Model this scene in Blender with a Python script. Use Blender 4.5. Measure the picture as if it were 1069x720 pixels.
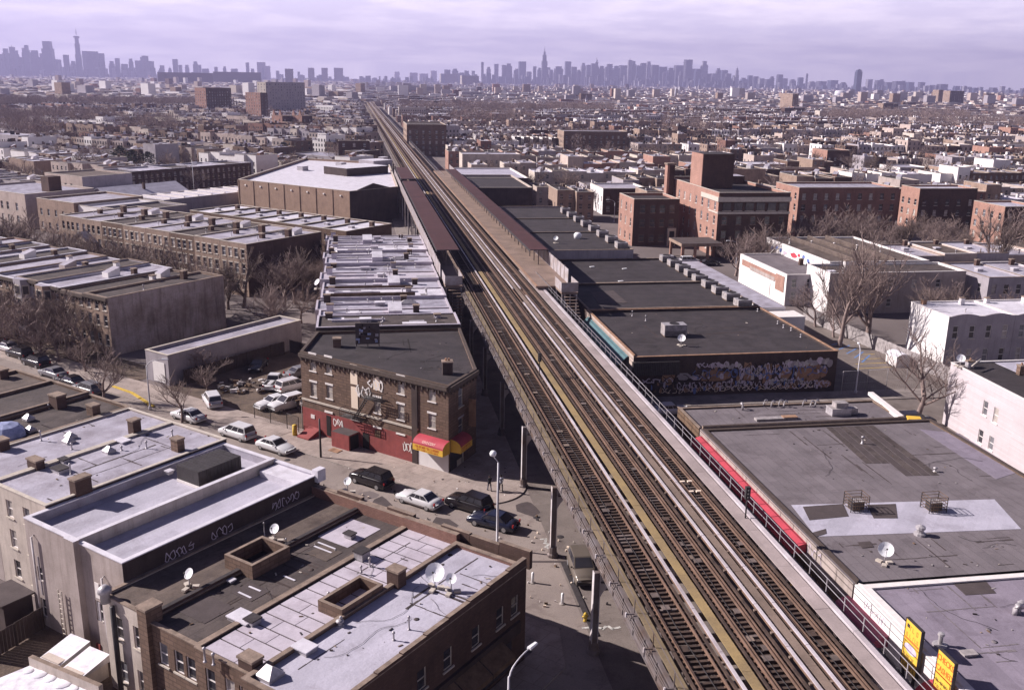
import bpy, bmesh, math, random
from math import sin, cos, tan, pi, radians, sqrt, atan2, floor
from mathutils import Vector, Matrix
# ------------------------------------------------------------------ camera, sky, sun
for o in list(bpy.data.objects): bpy.data.objects.remove(o)
SC = bpy.context.scene
COL = SC.collection
CAMH = 44.0
YAW, PITCH, ROLL = radians(9.62), radians(15.65), radians(1.0)
FPX, PW, PH = 985.0, 1069.0, 720.0
_F0 = Vector((0, cos(PITCH), -sin(PITCH))); _U0 = Vector((0, sin(PITCH), cos(PITCH))); _R0 = Vector((1, 0, 0))
_R = _R0*cos(ROLL) + _U0*sin(ROLL); _U = _U0*cos(ROLL) - _R0*sin(ROLL)
_rz = Matrix.Rotation(-YAW, 3, 'Z')
CF, CR, CU = _rz @ _F0, _rz @ _R, _rz @ _U
cam = bpy.data.objects.new('camera', bpy.data.cameras.new('camera')); COL.objects.link(cam)
cam.matrix_world = Matrix((( CR.x, CU.x, -CF.x, 0), (CR.y, CU.y, -CF.y, 0), (CR.z, CU.z, -CF.z, CAMH), (0, 0, 0, 1)))
cam.data.sensor_width = 36.0; cam.data.lens = 36.0*FPX/PW
cam.data.clip_start = 0.5; cam.data.clip_end = 60000
SC.camera = cam
SUN_AZ = radians(-67.4); SUN_EL = radians(32)          # azimuth from +Y (the railway) towards +X
w = bpy.data.worlds.new('World'); SC.world = w; w.use_nodes = True
nt = w.node_tree; nt.nodes.clear()
def wn(t, **k):
    n = nt.nodes.new(t)
    for a, b in k.items(): setattr(n, a, b)
    return n
out = wn('ShaderNodeOutputWorld'); bg = wn('ShaderNodeBackground'); bg.inputs[1].default_value = 0.05
sky = wn('ShaderNodeTexSky', sky_type='NISHITA', sun_disc=False, sun_elevation=SUN_EL, sun_rotation=SUN_AZ, air_density=1.0, dust_density=1.6, ozone_density=2.0, altitude=50)
tint = wn('ShaderNodeMix', data_type='RGBA', blend_type='MULTIPLY'); tint.inputs[0].default_value = 1
tint.inputs[7].default_value = (0.48, 0.41, 0.53, 1)
tc = wn('ShaderNodeTexCoord'); sep = wn('ShaderNodeSeparateXYZ'); nt.links.new(tc.outputs['Generated'], sep.inputs[0])
# thin cloud deck: direction projected on a high plane
mz = wn('ShaderNodeMath', operation='MAXIMUM'); mz.inputs[1].default_value = 0.012; nt.links.new(sep.outputs[2], mz.inputs[0])
az_ = wn('ShaderNodeMath', operation='ADD'); az_.inputs[1].default_value = 0.11; nt.links.new(mz.outputs[0], az_.inputs[0])
dx = wn('ShaderNodeMath', operation='DIVIDE'); dy = wn('ShaderNodeMath', operation='DIVIDE')
nt.links.new(sep.outputs[0], dx.inputs[0]); nt.links.new(az_.outputs[0], dx.inputs[1])
nt.links.new(sep.outputs[1], dy.inputs[0]); nt.links.new(az_.outputs[0], dy.inputs[1])
cb = wn('ShaderNodeCombineXYZ'); nt.links.new(dx.outputs[0], cb.inputs[0]); nt.links.new(dy.outputs[0], cb.inputs[1])
n1 = wn('ShaderNodeTexNoise'); n1.inputs['Scale'].default_value = 1.5; n1.inputs['Detail'].default_value = 7; n1.inputs['Roughness'].default_value = 0.62
nt.links.new(cb.outputs[0], n1.inputs['Vector'])
r1 = wn('ShaderNodeValToRGB'); r1.color_ramp.elements[0].position = 0.42; r1.color_ramp.elements[1].position = 0.60
nt.links.new(n1.outputs[0], r1.inputs[0])
low = wn('ShaderNodeMix', data_type='RGBA'); low.inputs[6].default_value = (14.0, 12.7, 15.9, 1); low.inputs[7].default_value = (18.2, 16.3, 18.8, 1)
nt.links.new(r1.outputs[0], low.inputs[0])
fd = wn('ShaderNodeMapRange'); fd.interpolation_type = 'SMOOTHSTEP'; fd.inputs[1].default_value = 0.085; fd.inputs[2].default_value = 0.21; fd.inputs[3].default_value = 0.95; fd.inputs[4].default_value = 0.0
nt.links.new(sep.outputs[2], fd.inputs[0])
cm = wn('ShaderNodeMix', data_type='RGBA'); nt.links.new(fd.outputs[0], cm.inputs[0]); nt.links.new(low.outputs[2], cm.inputs[7])
nt.links.new(sky.outputs[0], tint.inputs[6]); nt.links.new(tint.outputs[2], cm.inputs[6])
nt.links.new(cm.outputs[2], bg.inputs[0]); nt.links.new(bg.outputs[0], out.inputs[0])
sl = bpy.data.lights.new('sun', 'SUN'); sl.energy = 5.0; sl.angle = radians(0.5); sl.color = (1.0, 0.915, 0.885)
so = bpy.data.objects.new('sun', sl); COL.objects.link(so)
SUND = Vector((sin(SUN_AZ)*cos(SUN_EL), cos(SUN_AZ)*cos(SUN_EL), sin(SUN_EL)))
so.rotation_euler = SUND.to_track_quat('Z', 'Y').to_euler(); so.location = (-200, 100, 300)
SC.view_settings.view_transform = 'Standard'; SC.view_settings.look = 'None'; SC.view_settings.gamma = 1
SC.view_settings.exposure = 0.92
SC.render.engine = 'CYCLES'
SC.cycles.max_bounces = 5; SC.cycles.volume_bounces = 0; SC.cycles.transparent_max_bounces = 8

def at(px, py, h=0.0):
    """world point seen at photo pixel (px,py) on the horizontal plane z=h"""
    d = CF*FPX + CR*(px-PW/2) - CU*(py-PH/2)
    t = (h-CAMH)/d.z
    return (d.x*t, d.y*t)

# ------------------------------------------------------------------ materials
M = {}
def newmat(name):
    m = bpy.data.materials.new(name); m.use_nodes = True
    return m, m.node_tree, m.node_tree.nodes['Principled BSDF']
def mat(name, col, rough=0.85, var=0.18, scale=0.6, col2=None, bump=0.0, metal=0.0, fine=0.0, grid=None, brick=None, streak=0.0, spec=0.3, emit=None, stripes=None, blot=0.0):
    """procedural surface: base colour with large stains (var), optional fine grain, roll seams (grid=(w,h,angle,dark)),
    brick or siding courses on walls (brick=(w,h,dark)), rain streaks"""
    m, t, b = newmat(name); L = t.links.new
    b.inputs['Roughness'].default_value = rough; b.inputs['Metallic'].default_value = metal
    b.inputs['Specular IOR Level'].default_value = spec
    def N(ty, **k):
        n = t.nodes.new(ty)
        for a, v in k.items(): setattr(n, a, v)
        return n
    geo = N('ShaderNodeNewGeometry'); pos = geo.outputs['Position']
    cur = None
    base = tuple(col)+(1,)
    c2 = tuple(col2)+(1,) if col2 else tuple(c*(1-var*2) for c in col)+(1,)
    if var > 0 or col2:
        n = N('ShaderNodeTexNoise'); n.inputs['Scale'].default_value = scale; n.inputs['Detail'].default_value = 6; n.inputs['Roughness'].default_value = 0.65
        L(pos, n.inputs['Vector'])
        r = N('ShaderNodeValToRGB'); r.color_ramp.elements[0].position = 0.35; r.color_ramp.elements[1].position = 0.68
        r.color_ramp.elements[0].color = base; r.color_ramp.elements[1].color = c2
        L(n.outputs[0], r.inputs[0]); cur = r.outputs[0]
    else:
        rgb = N('ShaderNodeRGB'); rgb.outputs[0].default_value = base; cur = rgb.outputs[0]
    def mul(fac_out, color, factor_scale=1.0, mode='MULTIPLY'):
        nonlocal cur
        mx = N('ShaderNodeMix', data_type='RGBA', blend_type=mode)
        if factor_scale != 1.0:
            q = N('ShaderNodeMath', operation='MULTIPLY'); q.inputs[1].default_value = factor_scale; L(fac_out, q.inputs[0]); fac_out = q.outputs[0]
        L(fac_out, mx.inputs[0]); L(cur, mx.inputs[6]); mx.inputs[7].default_value = color; cur = mx.outputs[2]
    if fine > 0:
        n = N('ShaderNodeTexNoise'); n.inputs['Scale'].default_value = 9; n.inputs['Detail'].default_value = 3; L(pos, n.inputs['Vector'])
        r = N('ShaderNodeValToRGB'); r.color_ramp.elements[0].position = 0.35; r.color_ramp.elements[1].position = 0.7; L(n.outputs[0], r.inputs[0])
        mul(r.outputs[0], (1-fine, 1-fine, 1-fine, 1))
    if blot:
        n = N('ShaderNodeTexNoise'); n.inputs['Scale'].default_value = 0.33; n.inputs['Detail'].default_value = 9; n.inputs['Roughness'].default_value = 0.72; n.inputs['Distortion'].default_value = 0.6; L(pos, n.inputs['Vector'])
        r = N('ShaderNodeValToRGB'); r.color_ramp.elements[0].position = 0.52; r.color_ramp.elements[1].position = 0.60; L(n.outputs[0], r.inputs[0])
        mul(r.outputs[0], (1-blot, 1-blot*1.1, 1-blot*1.1, 1))
        n = N('ShaderNodeTexNoise'); n.inputs['Scale'].default_value = 1.7; n.inputs['Detail'].default_value = 8; n.inputs['Roughness'].default_value = 0.75; L(pos, n.inputs['Vector'])
        r = N('ShaderNodeValToRGB'); r.color_ramp.elements[0].position = 0.57; r.color_ramp.elements[1].position = 0.63; L(n.outputs[0], r.inputs[0])
        mul(r.outputs[0], (1-blot*.8, 1-blot*.9, 1-blot*.9, 1))
    if grid:
        gw, gh, ang, dark = grid
        mp = N('ShaderNodeMapping'); mp.inputs['Rotation'].default_value = (0, 0, -radians(ang)); L(pos, mp.inputs[0])
        bt = N('ShaderNodeTexBrick'); bt.inputs['Scale'].default_value = 1; bt.inputs['Mortar Size'].default_value = 0.045; bt.inputs['Mortar Smooth'].default_value = 0.6
        bt.inputs['Brick Width'].default_value = gw; bt.inputs['Row Height'].default_value = gh
        L(mp.outputs[0], bt.inputs['Vector'])
        mul(bt.outputs['Fac'], (1-dark, 1-dark, 1-dark, 1))
        bt.inputs['Color1'].default_value = (1, 1, 1, 1); bt.inputs['Color2'].default_value = (0.84, 0.84, 0.84, 1); bt.inputs['Mortar'].default_value = (1, 1, 1, 1)
        mx = N('ShaderNodeMix', data_type='RGBA', blend_type='MULTIPLY'); mx.inputs[0].default_value = 1; L(cur, mx.inputs[6]); L(bt.outputs[0], mx.inputs[7]); cur = mx.outputs[2]
    if brick or streak or stripes:
        cr = N('ShaderNodeVectorMath', operation='CROSS_PRODUCT'); L(geo.outputs['True Normal'], cr.inputs[0]); cr.inputs[1].default_value = (0, 0, 1)
        dt = N('ShaderNodeVectorMath', operation='DOT_PRODUCT'); L(cr.outputs[0], dt.inputs[0]); L(pos, dt.inputs[1])
        sp = N('ShaderNodeSeparateXYZ'); L(pos, sp.inputs[0])
        cbn = N('ShaderNodeCombineXYZ'); L(dt.outputs['Value'], cbn.inputs[0]); L(sp.outputs[2], cbn.inputs[1])
    if brick:
        bw, bh, dark = brick
        bt = N('ShaderNodeTexBrick'); bt.inputs['Scale'].default_value = 1; bt.inputs['Mortar Size'].default_value = bh*0.14; bt.inputs['Mortar Smooth'].default_value = 0.3
        bt.inputs['Brick Width'].default_value = bw; bt.inputs['Row Height'].default_value = bh
        bt.inputs['Color1'].default_value = (1, 1, 1, 1); bt.inputs['Color2'].default_value = (1-dark, 1-dark, 1-dark, 1); bt.inputs['Mortar'].default_value = (1-dark*1.3,)*3+(1,)
        L(cbn.outputs[0], bt.inputs['Vector'])
        mx = N('ShaderNodeMix', data_type='RGBA', blend_type='MULTIPLY'); mx.inputs[0].default_value = 1; L(cur, mx.inputs[6]); L(bt.outputs[0], mx.inputs[7]); cur = mx.outputs[2]
    if streak:
        mp = N('ShaderNodeMapping'); mp.inputs['Scale'].default_value = (1.4, 0.13, 1); L(cbn.outputs[0], mp.inputs[0])
        n = N('ShaderNodeTexNoise'); n.inputs['Scale'].default_value = 1; n.inputs['Detail'].default_value = 5; n.inputs['Roughness'].default_value = 0.7; L(mp.outputs[0], n.inputs['Vector'])
        r = N('ShaderNodeValToRGB'); r.color_ramp.elements[0].position = 0.48; r.color_ramp.elements[1].position = 0.72; L(n.outputs[0], r.inputs[0])
        mul(r.outputs[0], (1-streak, 1-streak*1.05, 1-streak*1.1, 1))
    if bump > 0:
        n = N('ShaderNodeTexNoise'); n.inputs['Scale'].default_value = 3.5; n.inputs['Detail'].default_value = 4; L(pos, n.inputs['Vector'])
        bp = N('ShaderNodeBump'); bp.inputs['Strength'].default_value = bump; bp.inputs['Distance'].default_value = 0.12
        L(n.outputs[0], bp.inputs['Height']); L(bp.outputs[0], b.inputs['Normal'])
    L(cur, b.inputs['Base Color'])
    if emit: b.inputs['Emission Color'].default_value = tuple(emit)+(1,); b.inputs['Emission Strength'].default_value = 1
    M[name] = m
    return m
# ground and streets
mat('asphalt', (0.23, 0.19, 0.172), 0.9, 0.16, 0.25, fine=0.25, bump=0.2, grid=(23, 11, 8, 0.25), blot=0.18)
mat('street_old', (0.29, 0.24, 0.215), 0.9, 0.2, 0.12, col2=(0.21, 0.172, 0.158), fine=0.2, blot=0.20)
mat('concrete_walk', (0.41, 0.335, 0.30), 0.9, 0.16, 0.4, fine=0.14, grid=(1.7, 1.7, -43, 0.3), blot=0.16)
mat('concrete_walk_av', (0.30, 0.255, 0.235), 0.9, 0.16, 0.4, fine=0.14, grid=(1.7, 1.7, 0, 0.3), blot=0.16)
mat('kerb_stone', (0.33, 0.29, 0.27), 0.9, 0.15, 1)
mat('dirt', (0.16, 0.115, 0.088), 1.0, 0.25, 0.5, col2=(0.075, 0.055, 0.045), fine=0.35, bump=0.6)
mat('city_ground', (0.19, 0.155, 0.15), 1.0, 0.2, 0.03, col2=(0.11, 0.09, 0.088), fine=0.2)
mat('paint_white', (0.62, 0.60, 0.57), 0.7, 0.3, 3, col2=(0.16, 0.15, 0.14))
mat('paint_yellow', (0.62, 0.42, 0.06), 0.7, 0.2, 3)
mat('paint_blue', (0.12, 0.22, 0.45), 0.7, 0.2, 3)
# roofs
mat('silver_roof', (0.47, 0.445, 0.52), 0.55, 0.16, 0.35, col2=(0.30, 0.27, 0.31), fine=0.12, bump=0.25, grid=(9, 1.0, 48, 0.12), blot=0.16)
mat('silver_roof_b', (0.50, 0.475, 0.555), 0.55, 0.10, 0.3, fine=0.1, bump=0.25, grid=(11, 1.0, 48, 0.10), blot=0.12)
mat('silver_av', (0.46, 0.44, 0.52), 0.55, 0.2, 0.5, col2=(0.24, 0.22, 0.26), fine=0.15, bump=0.25, grid=(8, 1.1, 0, 0.14), blot=0.30)
mat('white_coat', (0.66, 0.63, 0.69), 0.6, 0.12, 0.6, fine=0.06, bump=0.15, blot=0.10)
mat('tar_roof', (0.058, 0.047, 0.05), 0.8, 0.18, 0.35, col2=(0.034, 0.028, 0.03), fine=0.2, bump=0.25, grid=(8, 1.0, 0, 0.25), blot=0.25)
mat('tar_roof_b', (0.105, 0.082, 0.076), 0.85, 0.2, 0.45, col2=(0.06, 0.047, 0.046), fine=0.22, bump=0.25, grid=(9, 1.0, 48, 0.3), blot=0.28)
mat('brown_roof', (0.155, 0.118, 0.10), 0.9, 0.2, 0.5, col2=(0.09, 0.068, 0.06), fine=0.22, grid=(9, 1.0, 48, 0.22), blot=0.28)
mat('grey_roof', (0.20, 0.172, 0.185), 0.85, 0.12, 0.3, fine=0.16, bump=0.15, grid=(6.5, 0.95, 92, 0.3), blot=0.16)
mat('grey_roof_b', (0.27, 0.232, 0.285), 0.85, 0.14, 0.35, col2=(0.21, 0.18, 0.225), fine=0.12, bump=0.15, grid=(9, 1.0, 88, 0.14), blot=0.14)
mat('patch_dark', (0.085, 0.066, 0.066), 0.9, 0.15, 0.8, fine=0.2)
mat('metal_panel', (0.52, 0.47, 0.53), 0.5, 0.10, 0.8, fine=0.06, blot=0.14)
# walls; the dark and grey ones also paint faces in shade
mat('brick_brown', (0.20, 0.128, 0.095), 0.9, 0.12, 0.7, fine=0.14, brick=(0.9, 0.36, 0.3), streak=0.22)
mat('brick_red', (0.27, 0.145, 0.115), 0.9, 0.14, 0.4, fine=0.12, brick=(0.42, 0.15, 0.22), streak=0.2)
mat('brick_orange', (0.42, 0.24, 0.19), 0.9, 0.12, 0.4, fine=0.12, brick=(0.42, 0.15, 0.2), streak=0.15)
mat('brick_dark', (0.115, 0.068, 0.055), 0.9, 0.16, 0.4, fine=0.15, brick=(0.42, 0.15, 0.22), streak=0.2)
mat('brick_buff', (0.37, 0.265, 0.21), 0.9, 0.14, 0.4, fine=0.1, brick=(0.42, 0.15, 0.18), streak=0.25)
mat('brick_tan', (0.36, 0.245, 0.185), 0.9, 0.12, 0.5, fine=0.1, brick=(0.42, 0.15, 0.15), streak=0.15)
mat('brownstone', (0.33, 0.235, 0.185), 0.9, 0.2, 0.4, fine=0.12, streak=0.25)
mat('stucco_grey', (0.40, 0.335, 0.315), 0.92, 0.13, 0.35, col2=(0.30, 0.25, 0.23), fine=0.1, streak=0.3, bump=0.1)
mat('stucco_light', (0.55, 0.475, 0.42), 0.92, 0.12, 0.4, fine=0.1, streak=0.25, bump=0.1)
mat('patched_wall', (0.40, 0.34, 0.335), 0.92, 0.3, 0.28, col2=(0.22, 0.165, 0.145), fine=0.15, brick=(0.6, 0.25, 0.12), streak=0.5)
mat('white_wall', (0.70, 0.665, 0.66), 0.85, 0.05, 0.5, streak=0.06)
mat('siding', (0.52, 0.465, 0.485), 0.7, 0.05, 0.4, brick=(9, 0.22, 0.13), streak=0.06)
mat('grey_wall', (0.36, 0.325, 0.355), 0.9, 0.12, 0.4, fine=0.08, streak=0.2)
mat('red_paint', (0.31, 0.075, 0.070), 0.75, 0.15, 0.6, fine=0.1, streak=0.2, brick=(0.42, 0.16, 0.08))
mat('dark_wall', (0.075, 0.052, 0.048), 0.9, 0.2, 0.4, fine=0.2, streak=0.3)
mat('beige_wall', (0.47, 0.38, 0.34), 0.9, 0.12, 0.3, fine=0.08, streak=0.2)
mat('trim_white', (0.74, 0.69, 0.67), 0.7, 0.08, 2)
mat('trim_stone', (0.52, 0.46, 0.40), 0.85, 0.12, 2)
mat('cornice_dark', (0.085, 0.062, 0.052), 0.8, 0.15, 2)
mat('coping', (0.30, 0.225, 0.18), 0.9, 0.25, 1.2, fine=0.15)
mat('tile_coping', (0.40, 0.235, 0.15), 0.8, 0.25, 1.2, fine=0.15)
# steel, rail
mat('walk_edge', (0.24, 0.18, 0.11), 0.85, 0.2, 0.3, fine=0.2)
mat('rail_steel', (0.27, 0.175, 0.13), 0.55, 0.2, 0.8, metal=0.35)
mat('tie_wood', (0.105, 0.068, 0.052), 0.95, 0.3, 0.9, col2=(0.04, 0.027, 0.024), fine=0.3)
mat('tie_light', (0.20, 0.155, 0.14), 0.95, 0.3, 0.6, fine=0.3)
mat('third_cover', (0.58, 0.53, 0.56), 0.6, 0.2, 0.25, col2=(0.36, 0.31, 0.32), fine=0.15)
mat('walk_yellow', (0.33, 0.235, 0.11), 0.85, 0.14, 0.35, fine=0.2, col2=(0.22, 0.16, 0.09))
mat('walk_tan', (0.25, 0.185, 0.15), 0.9, 0.2, 0.3, fine=0.2)
mat('walk_pink', (0.42, 0.345, 0.335), 0.9, 0.14, 0.3, fine=0.12, grid=(1.2, 3, 0, 0.12))
mat('el_steel', (0.17, 0.15, 0.155), 0.6, 0.25, 0.5, col2=(0.11, 0.075, 0.06), metal=0.15)
mat('el_light', (0.55, 0.52, 0.54), 0.6, 0.15, 0.5, col2=(0.36, 0.30, 0.28))
mat('canopy_red', (0.078, 0.031, 0.030), 0.7, 0.14, 0.25, fine=0.1, grid=(3, 40, 0, 0.15))
mat('platform', (0.26, 0.185, 0.15), 0.9, 0.18, 0.3, fine=0.15)
mat('wind_screen', (0.36, 0.335, 0.36), 0.7, 0.3, 0.6, col2=(0.24, 0.19, 0.17))
mat('galv', (0.48, 0.45, 0.47), 0.45, 0.2, 2, metal=0.3)
mat('duct', (0.40, 0.36, 0.36), 0.6, 0.25, 1.5, fine=0.15)
mat('dark_metal', (0.05, 0.043, 0.045), 0.6, 0.2, 2)
mat('lamp_metal', (0.55, 0.53, 0.57), 0.5, 0.1, 1)
mat('lamp_white', (0.80, 0.80, 0.82), 0.4, 0.05, 1)
mat('glass', (0.045, 0.043, 0.052), 0.12, 0.2, 0.7, spec=0.7)
mat('glass_light', (0.20, 0.20, 0.22), 0.2, 0.5, 0.5, col2=(0.06, 0.055, 0.065), spec=0.6)
mat('curtain', (0.45, 0.40, 0.37), 0.6, 0.3, 1.5, spec=0.5)
mat('opening', (0.016, 0.012, 0.012), 0.95, 0, 1)  # near-black, also stands in for the darkness inside hollows
mat('red_awning', (0.46, 0.06, 0.085), 0.65, 0.14, 0.5, fine=0.08)
mat('pink_awning', (0.40, 0.10, 0.16), 0.65, 0.14, 0.5, fine=0.08)
mat('yellow_sign', (0.74, 0.45, 0.06), 0.6, 0.06, 1)
mat('green_metal', (0.085, 0.165, 0.185), 0.55, 0.12, 0.3, fine=0.06)
mat('sign_white', (0.80, 0.77, 0.78), 0.6, 0.05, 1)
mat('ink_black', (0.04, 0.03, 0.03), 0.7, 0, 1)
mat('ink_orange', (0.72, 0.15, 0.03), 0.7, 0, 1)
mat('ink_red', (0.45, 0.03, 0.02), 0.7, 0, 1)
mat('ink_cream', (0.75, 0.62, 0.50), 0.7, 0, 1)
mat('ink_lilac', (0.60, 0.52, 0.62), 0.7, 0.2, 3)
mat('ink_blue', (0.13, 0.19, 0.45), 0.7, 0.2, 3)
mat('wood_brown', (0.18, 0.115, 0.075), 0.9, 0.25, 1.5, fine=0.2)
mat('snow_white', (0.78, 0.77, 0.82), 0.7, 0.12, 1.2, col2=(0.5, 0.47, 0.52))
mat('bark', (0.20, 0.148, 0.132), 0.95, 0.25, 1.5)
mat('bark_b', (0.27, 0.20, 0.182), 0.95, 0.25, 1.5)
mat('bark_c', (0.30, 0.225, 0.21), 0.95, 0.25, 1.5)
mat('evergreen', (0.028, 0.034, 0.022), 0.95, 0.3, 1.5)
mat('rubber', (0.022, 0.02, 0.021), 0.9, 0, 1)
mat('hub', (0.42, 0.41, 0.42), 0.35, 0.1, 3, metal=0.6)
mat('car_black', (0.014, 0.011, 0.013), 0.22, 0, 1, spec=0.6)
mat('car_navy', (0.014, 0.016, 0.035), 0.2, 0, 1, spec=0.6)
mat('car_white', (0.56, 0.55, 0.57), 0.3, 0.04, 1, spec=0.5)
mat('car_silver', (0.60, 0.57, 0.58), 0.3, 0.04, 1, spec=0.5, metal=0.2)
mat('car_tan', (0.15, 0.125, 0.105), 0.3, 0.04, 1, spec=0.5, metal=0.2)
mat('car_red', (0.25, 0.03, 0.03), 0.3, 0, 1, spec=0.5)
mat('car_grey', (0.16, 0.155, 0.17), 0.3, 0, 1, spec=0.5)
mat('headlight', (0.75, 0.75, 0.75), 0.15, 0, 1, spec=0.8)
mat('taillight', (0.35, 0.02, 0.02), 0.25, 0, 1, spec=0.6)
mat('skin', (0.20, 0.11, 0.08), 0.6, 0, 1); mat('cloth_dark', (0.02, 0.018, 0.022), 0.9, 0, 1); mat('cloth_grey', (0.30, 0.30, 0.36), 0.9, 0, 1)
mat('cloth_blue', (0.05, 0.06, 0.12), 0.9, 0, 1); mat('hair', (0.015, 0.011, 0.01), 0.8, 0, 1)
mat('tarp_blue', (0.38, 0.42, 0.62), 0.6, 0.3, 1.2, col2=(0.12, 0.14, 0.25))
# far city
mat('far_tower', (0.13, 0.13, 0.17), 0.7, 0.2, 0.01, brick=(14, 22, 0.35))
mat('far_pale', (0.36, 0.35, 0.40), 0.7, 0.15, 0.01, brick=(14, 22, 0.25))
mat('far_glass', (0.07, 0.085, 0.13), 0.4, 0.2, 0.01)

# ------------------------------------------------------------------ mesh helpers
class MB:
    def __init__(s): s.v = []; s.f = []; s.m = []; s.names = []; s.sm = []
    def mi(s, m):
        if m not in s.names: s.names.append(m)
        return s.names.index(m)
    def add(s, vs, fs, m, smooth=False):
        n = len(s.v); k = s.mi(m); s.v += [tuple(a) for a in vs]
        for f in fs: s.f.append(tuple(i+n for i in f)); s.m.append(k); s.sm.append(smooth)
        return s
    def quad(s, a, b, c, d, m): return s.add([a, b, c, d], [(0, 1, 2, 3)], m)
    def box(s, x0, y0, z0, x1, y1, z1, m, mt=None):
        v = [(x0,y0,z0),(x1,y0,z0),(x1,y1,z0),(x0,y1,z0),(x0,y0,z1),(x1,y0,z1),(x1,y1,z1),(x0,y1,z1)]
        s.add(v, [(0,3,2,1),(0,1,5,4),(1,2,6,5),(2,3,7,6),(3,0,4,7)], m)
        n = len(s.v)-8; s.f.append((n+4,n+5,n+6,n+7)); s.m.append(s.mi(mt or m)); s.sm.append(False)
        return s
    def prism(s, poly, z0, z1, m, mt=None, bottom=True):
        n = len(poly); v = [(p[0], p[1], z0) for p in poly] + [(p[0], p[1], z1 if len(p) < 3 else p[2]) for p in poly]
        s.add(v, [(i, (i+1) % n, (i+1) % n+n, i+n) for i in range(n)], m)
        b = len(s.v)-2*n
        s.f.append(tuple(b+n+i for i in range(n))); s.m.append(s.mi(mt or m)); s.sm.append(False)
        if bottom: s.f.append(tuple(b+n-1-i for i in range(n))); s.m.append(s.mi(m)); s.sm.append(False)
        return s
    def obox(s, c, d, L, W, z0, z1, m, mt=None):
        """box centred at c (x,y), long axis along unit dir d"""
        dx_, dy_ = d; nx, ny = -dy_, dx_
        P = [(c[0]+dx_*a*L/2+nx*b*W/2, c[1]+dy_*a*L/2+ny*b*W/2) for a, b in ((-1,-1),(1,-1),(1,1),(-1,1))]
        return s.prism(P, z0, z1, m, mt)
    def tube(s, pts, rad, n, m, cap=True, smooth=True):
        rings = []
        for i, p in enumerate(pts):
            p = Vector(p)
            d = (Vector(pts[min(i+1, len(pts)-1)])-Vector(pts[max(i-1, 0)]))
            if d.length < 1e-9: d = Vector((0, 0, 1))
            d.normalize()
            a = d.cross(Vector((0, 0, 1)) if abs(d.z) < 0.95 else Vector((1, 0, 0))).normalized(); b = d.cross(a)
            r = rad[i] if isinstance(rad, (list, tuple)) else rad
            rings.append([p+(a*cos(2*pi*k/n)+b*sin(2*pi*k/n))*r for k in range(n)])
        vs = [q for r_ in rings for q in r_]; fs = []
        for i in range(len(pts)-1):
            for k in range(n): fs.append((i*n+k, i*n+(k+1) % n, (i+1)*n+(k+1) % n, (i+1)*n+k))
        if cap: fs.append(tuple(range(n-1, -1, -1))); fs.append(tuple((len(pts)-1)*n+k for k in range(n)))
        return s.add(vs, fs, m, smooth)
    def lathe(s, c, prof, n, m, smooth=True):
        """prof list of (r,z) about vertical axis at c"""
        vs = [(c[0]+r*cos(2*pi*k/n), c[1]+r*sin(2*pi*k/n), c[2]+z) for r, z in prof for k in range(n)]
        fs = [(i*n+k, i*n+(k+1) % n, (i+1)*n+(k+1) % n, (i+1)*n+k) for i in range(len(prof)-1) for k in range(n)]
        fs.append(tuple(range(n-1, -1, -1))); fs.append(tuple((len(prof)-1)*n+k for k in range(n)))
        return s.add(vs, fs, m, smooth)
    def mesh(s, name, off=(0, 0, 0)):
        me = bpy.data.meshes.new(name)
        me.from_pydata([(a-off[0], b-off[1], c-off[2]) for a, b, c in s.v], [], s.f)
        for n in s.names: me.materials.append(M[n])
        me.polygons.foreach_set('material_index', s.m); me.polygons.foreach_set('use_smooth', s.sm)
        me.update(); return me
    def build(s, name, parent=None, world=True, kind=None, label=None):
        """world=True: coordinates are world ones; the parent's place is taken off"""
        off = (0, 0, 0)
        if parent is not None and world:
            p = parent
            off = Vector((0, 0, 0))
            while p is not None: off = off+p.location; p = p.parent
        o = bpy.data.objects.new(name, s.mesh(name, off)); COL.objects.link(o)
        if parent is not None: o.parent = parent
        if kind: o['kind'] = kind
        if label: o['label'] = label
        return o
def tag(o, label=None, cat=None, group=None, kind=None):
    if label: o['label'] = label
    if cat: o['category'] = cat
    if group: o['group'] = group
    if kind: o['kind'] = kind
    return o
def thing(name, label, cat, loc=(0, 0, 0), rz=0, group=None):
    o = bpy.data.objects.new(name, None); COL.objects.link(o); o.empty_display_size = 0.3
    o.location = loc if len(loc) == 3 else (loc[0], loc[1], 0); o.rotation_euler = (0, 0, rz)
    return tag(o, label, cat, group)
def kids(o): return [c for c in bpy.data.objects if c.parent == o]
def snap(root):
    """tree of a prototype, taken once so that copying is quick"""
    return (root, [snap(c) for c in kids(root)])
def dup(tree, loc=None, rz=None, label=None, group=None, parent=None, scale=None, name=None):
    src, ch = tree
    o = src.copy(); COL.objects.link(o)
    if parent is not None: o.parent = parent
    if loc is not None: o.location = loc if len(loc) == 3 else (loc[0], loc[1], 0)
    if rz is not None: o.rotation_euler = (0, 0, rz)
    if label: o['label'] = label
    if group: o['group'] = group
    if scale: o.scale = scale if isinstance(scale, (tuple, list)) else (scale,)*3
    for c in ch: dup(c, parent=o)
    return o
def inst(me, name, parent, loc=(0, 0, 0), rz=0, scale=None, label=None):
    o = bpy.data.objects.new(name, me); COL.objects.link(o); o.parent = parent; o.location = loc; o.rotation_euler = (0, 0, rz)
    if scale: o.scale = scale
    if label: o['label'] = label
    return o
def unit(a, b):
    dx_, dy_ = b[0]-a[0], b[1]-a[1]; l = sqrt(dx_*dx_+dy_*dy_); return (dx_/l, dy_/l), l
def lerp(a, b, t): return (a[0]+(b[0]-a[0])*t, a[1]+(b[1]-a[1])*t)
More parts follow.
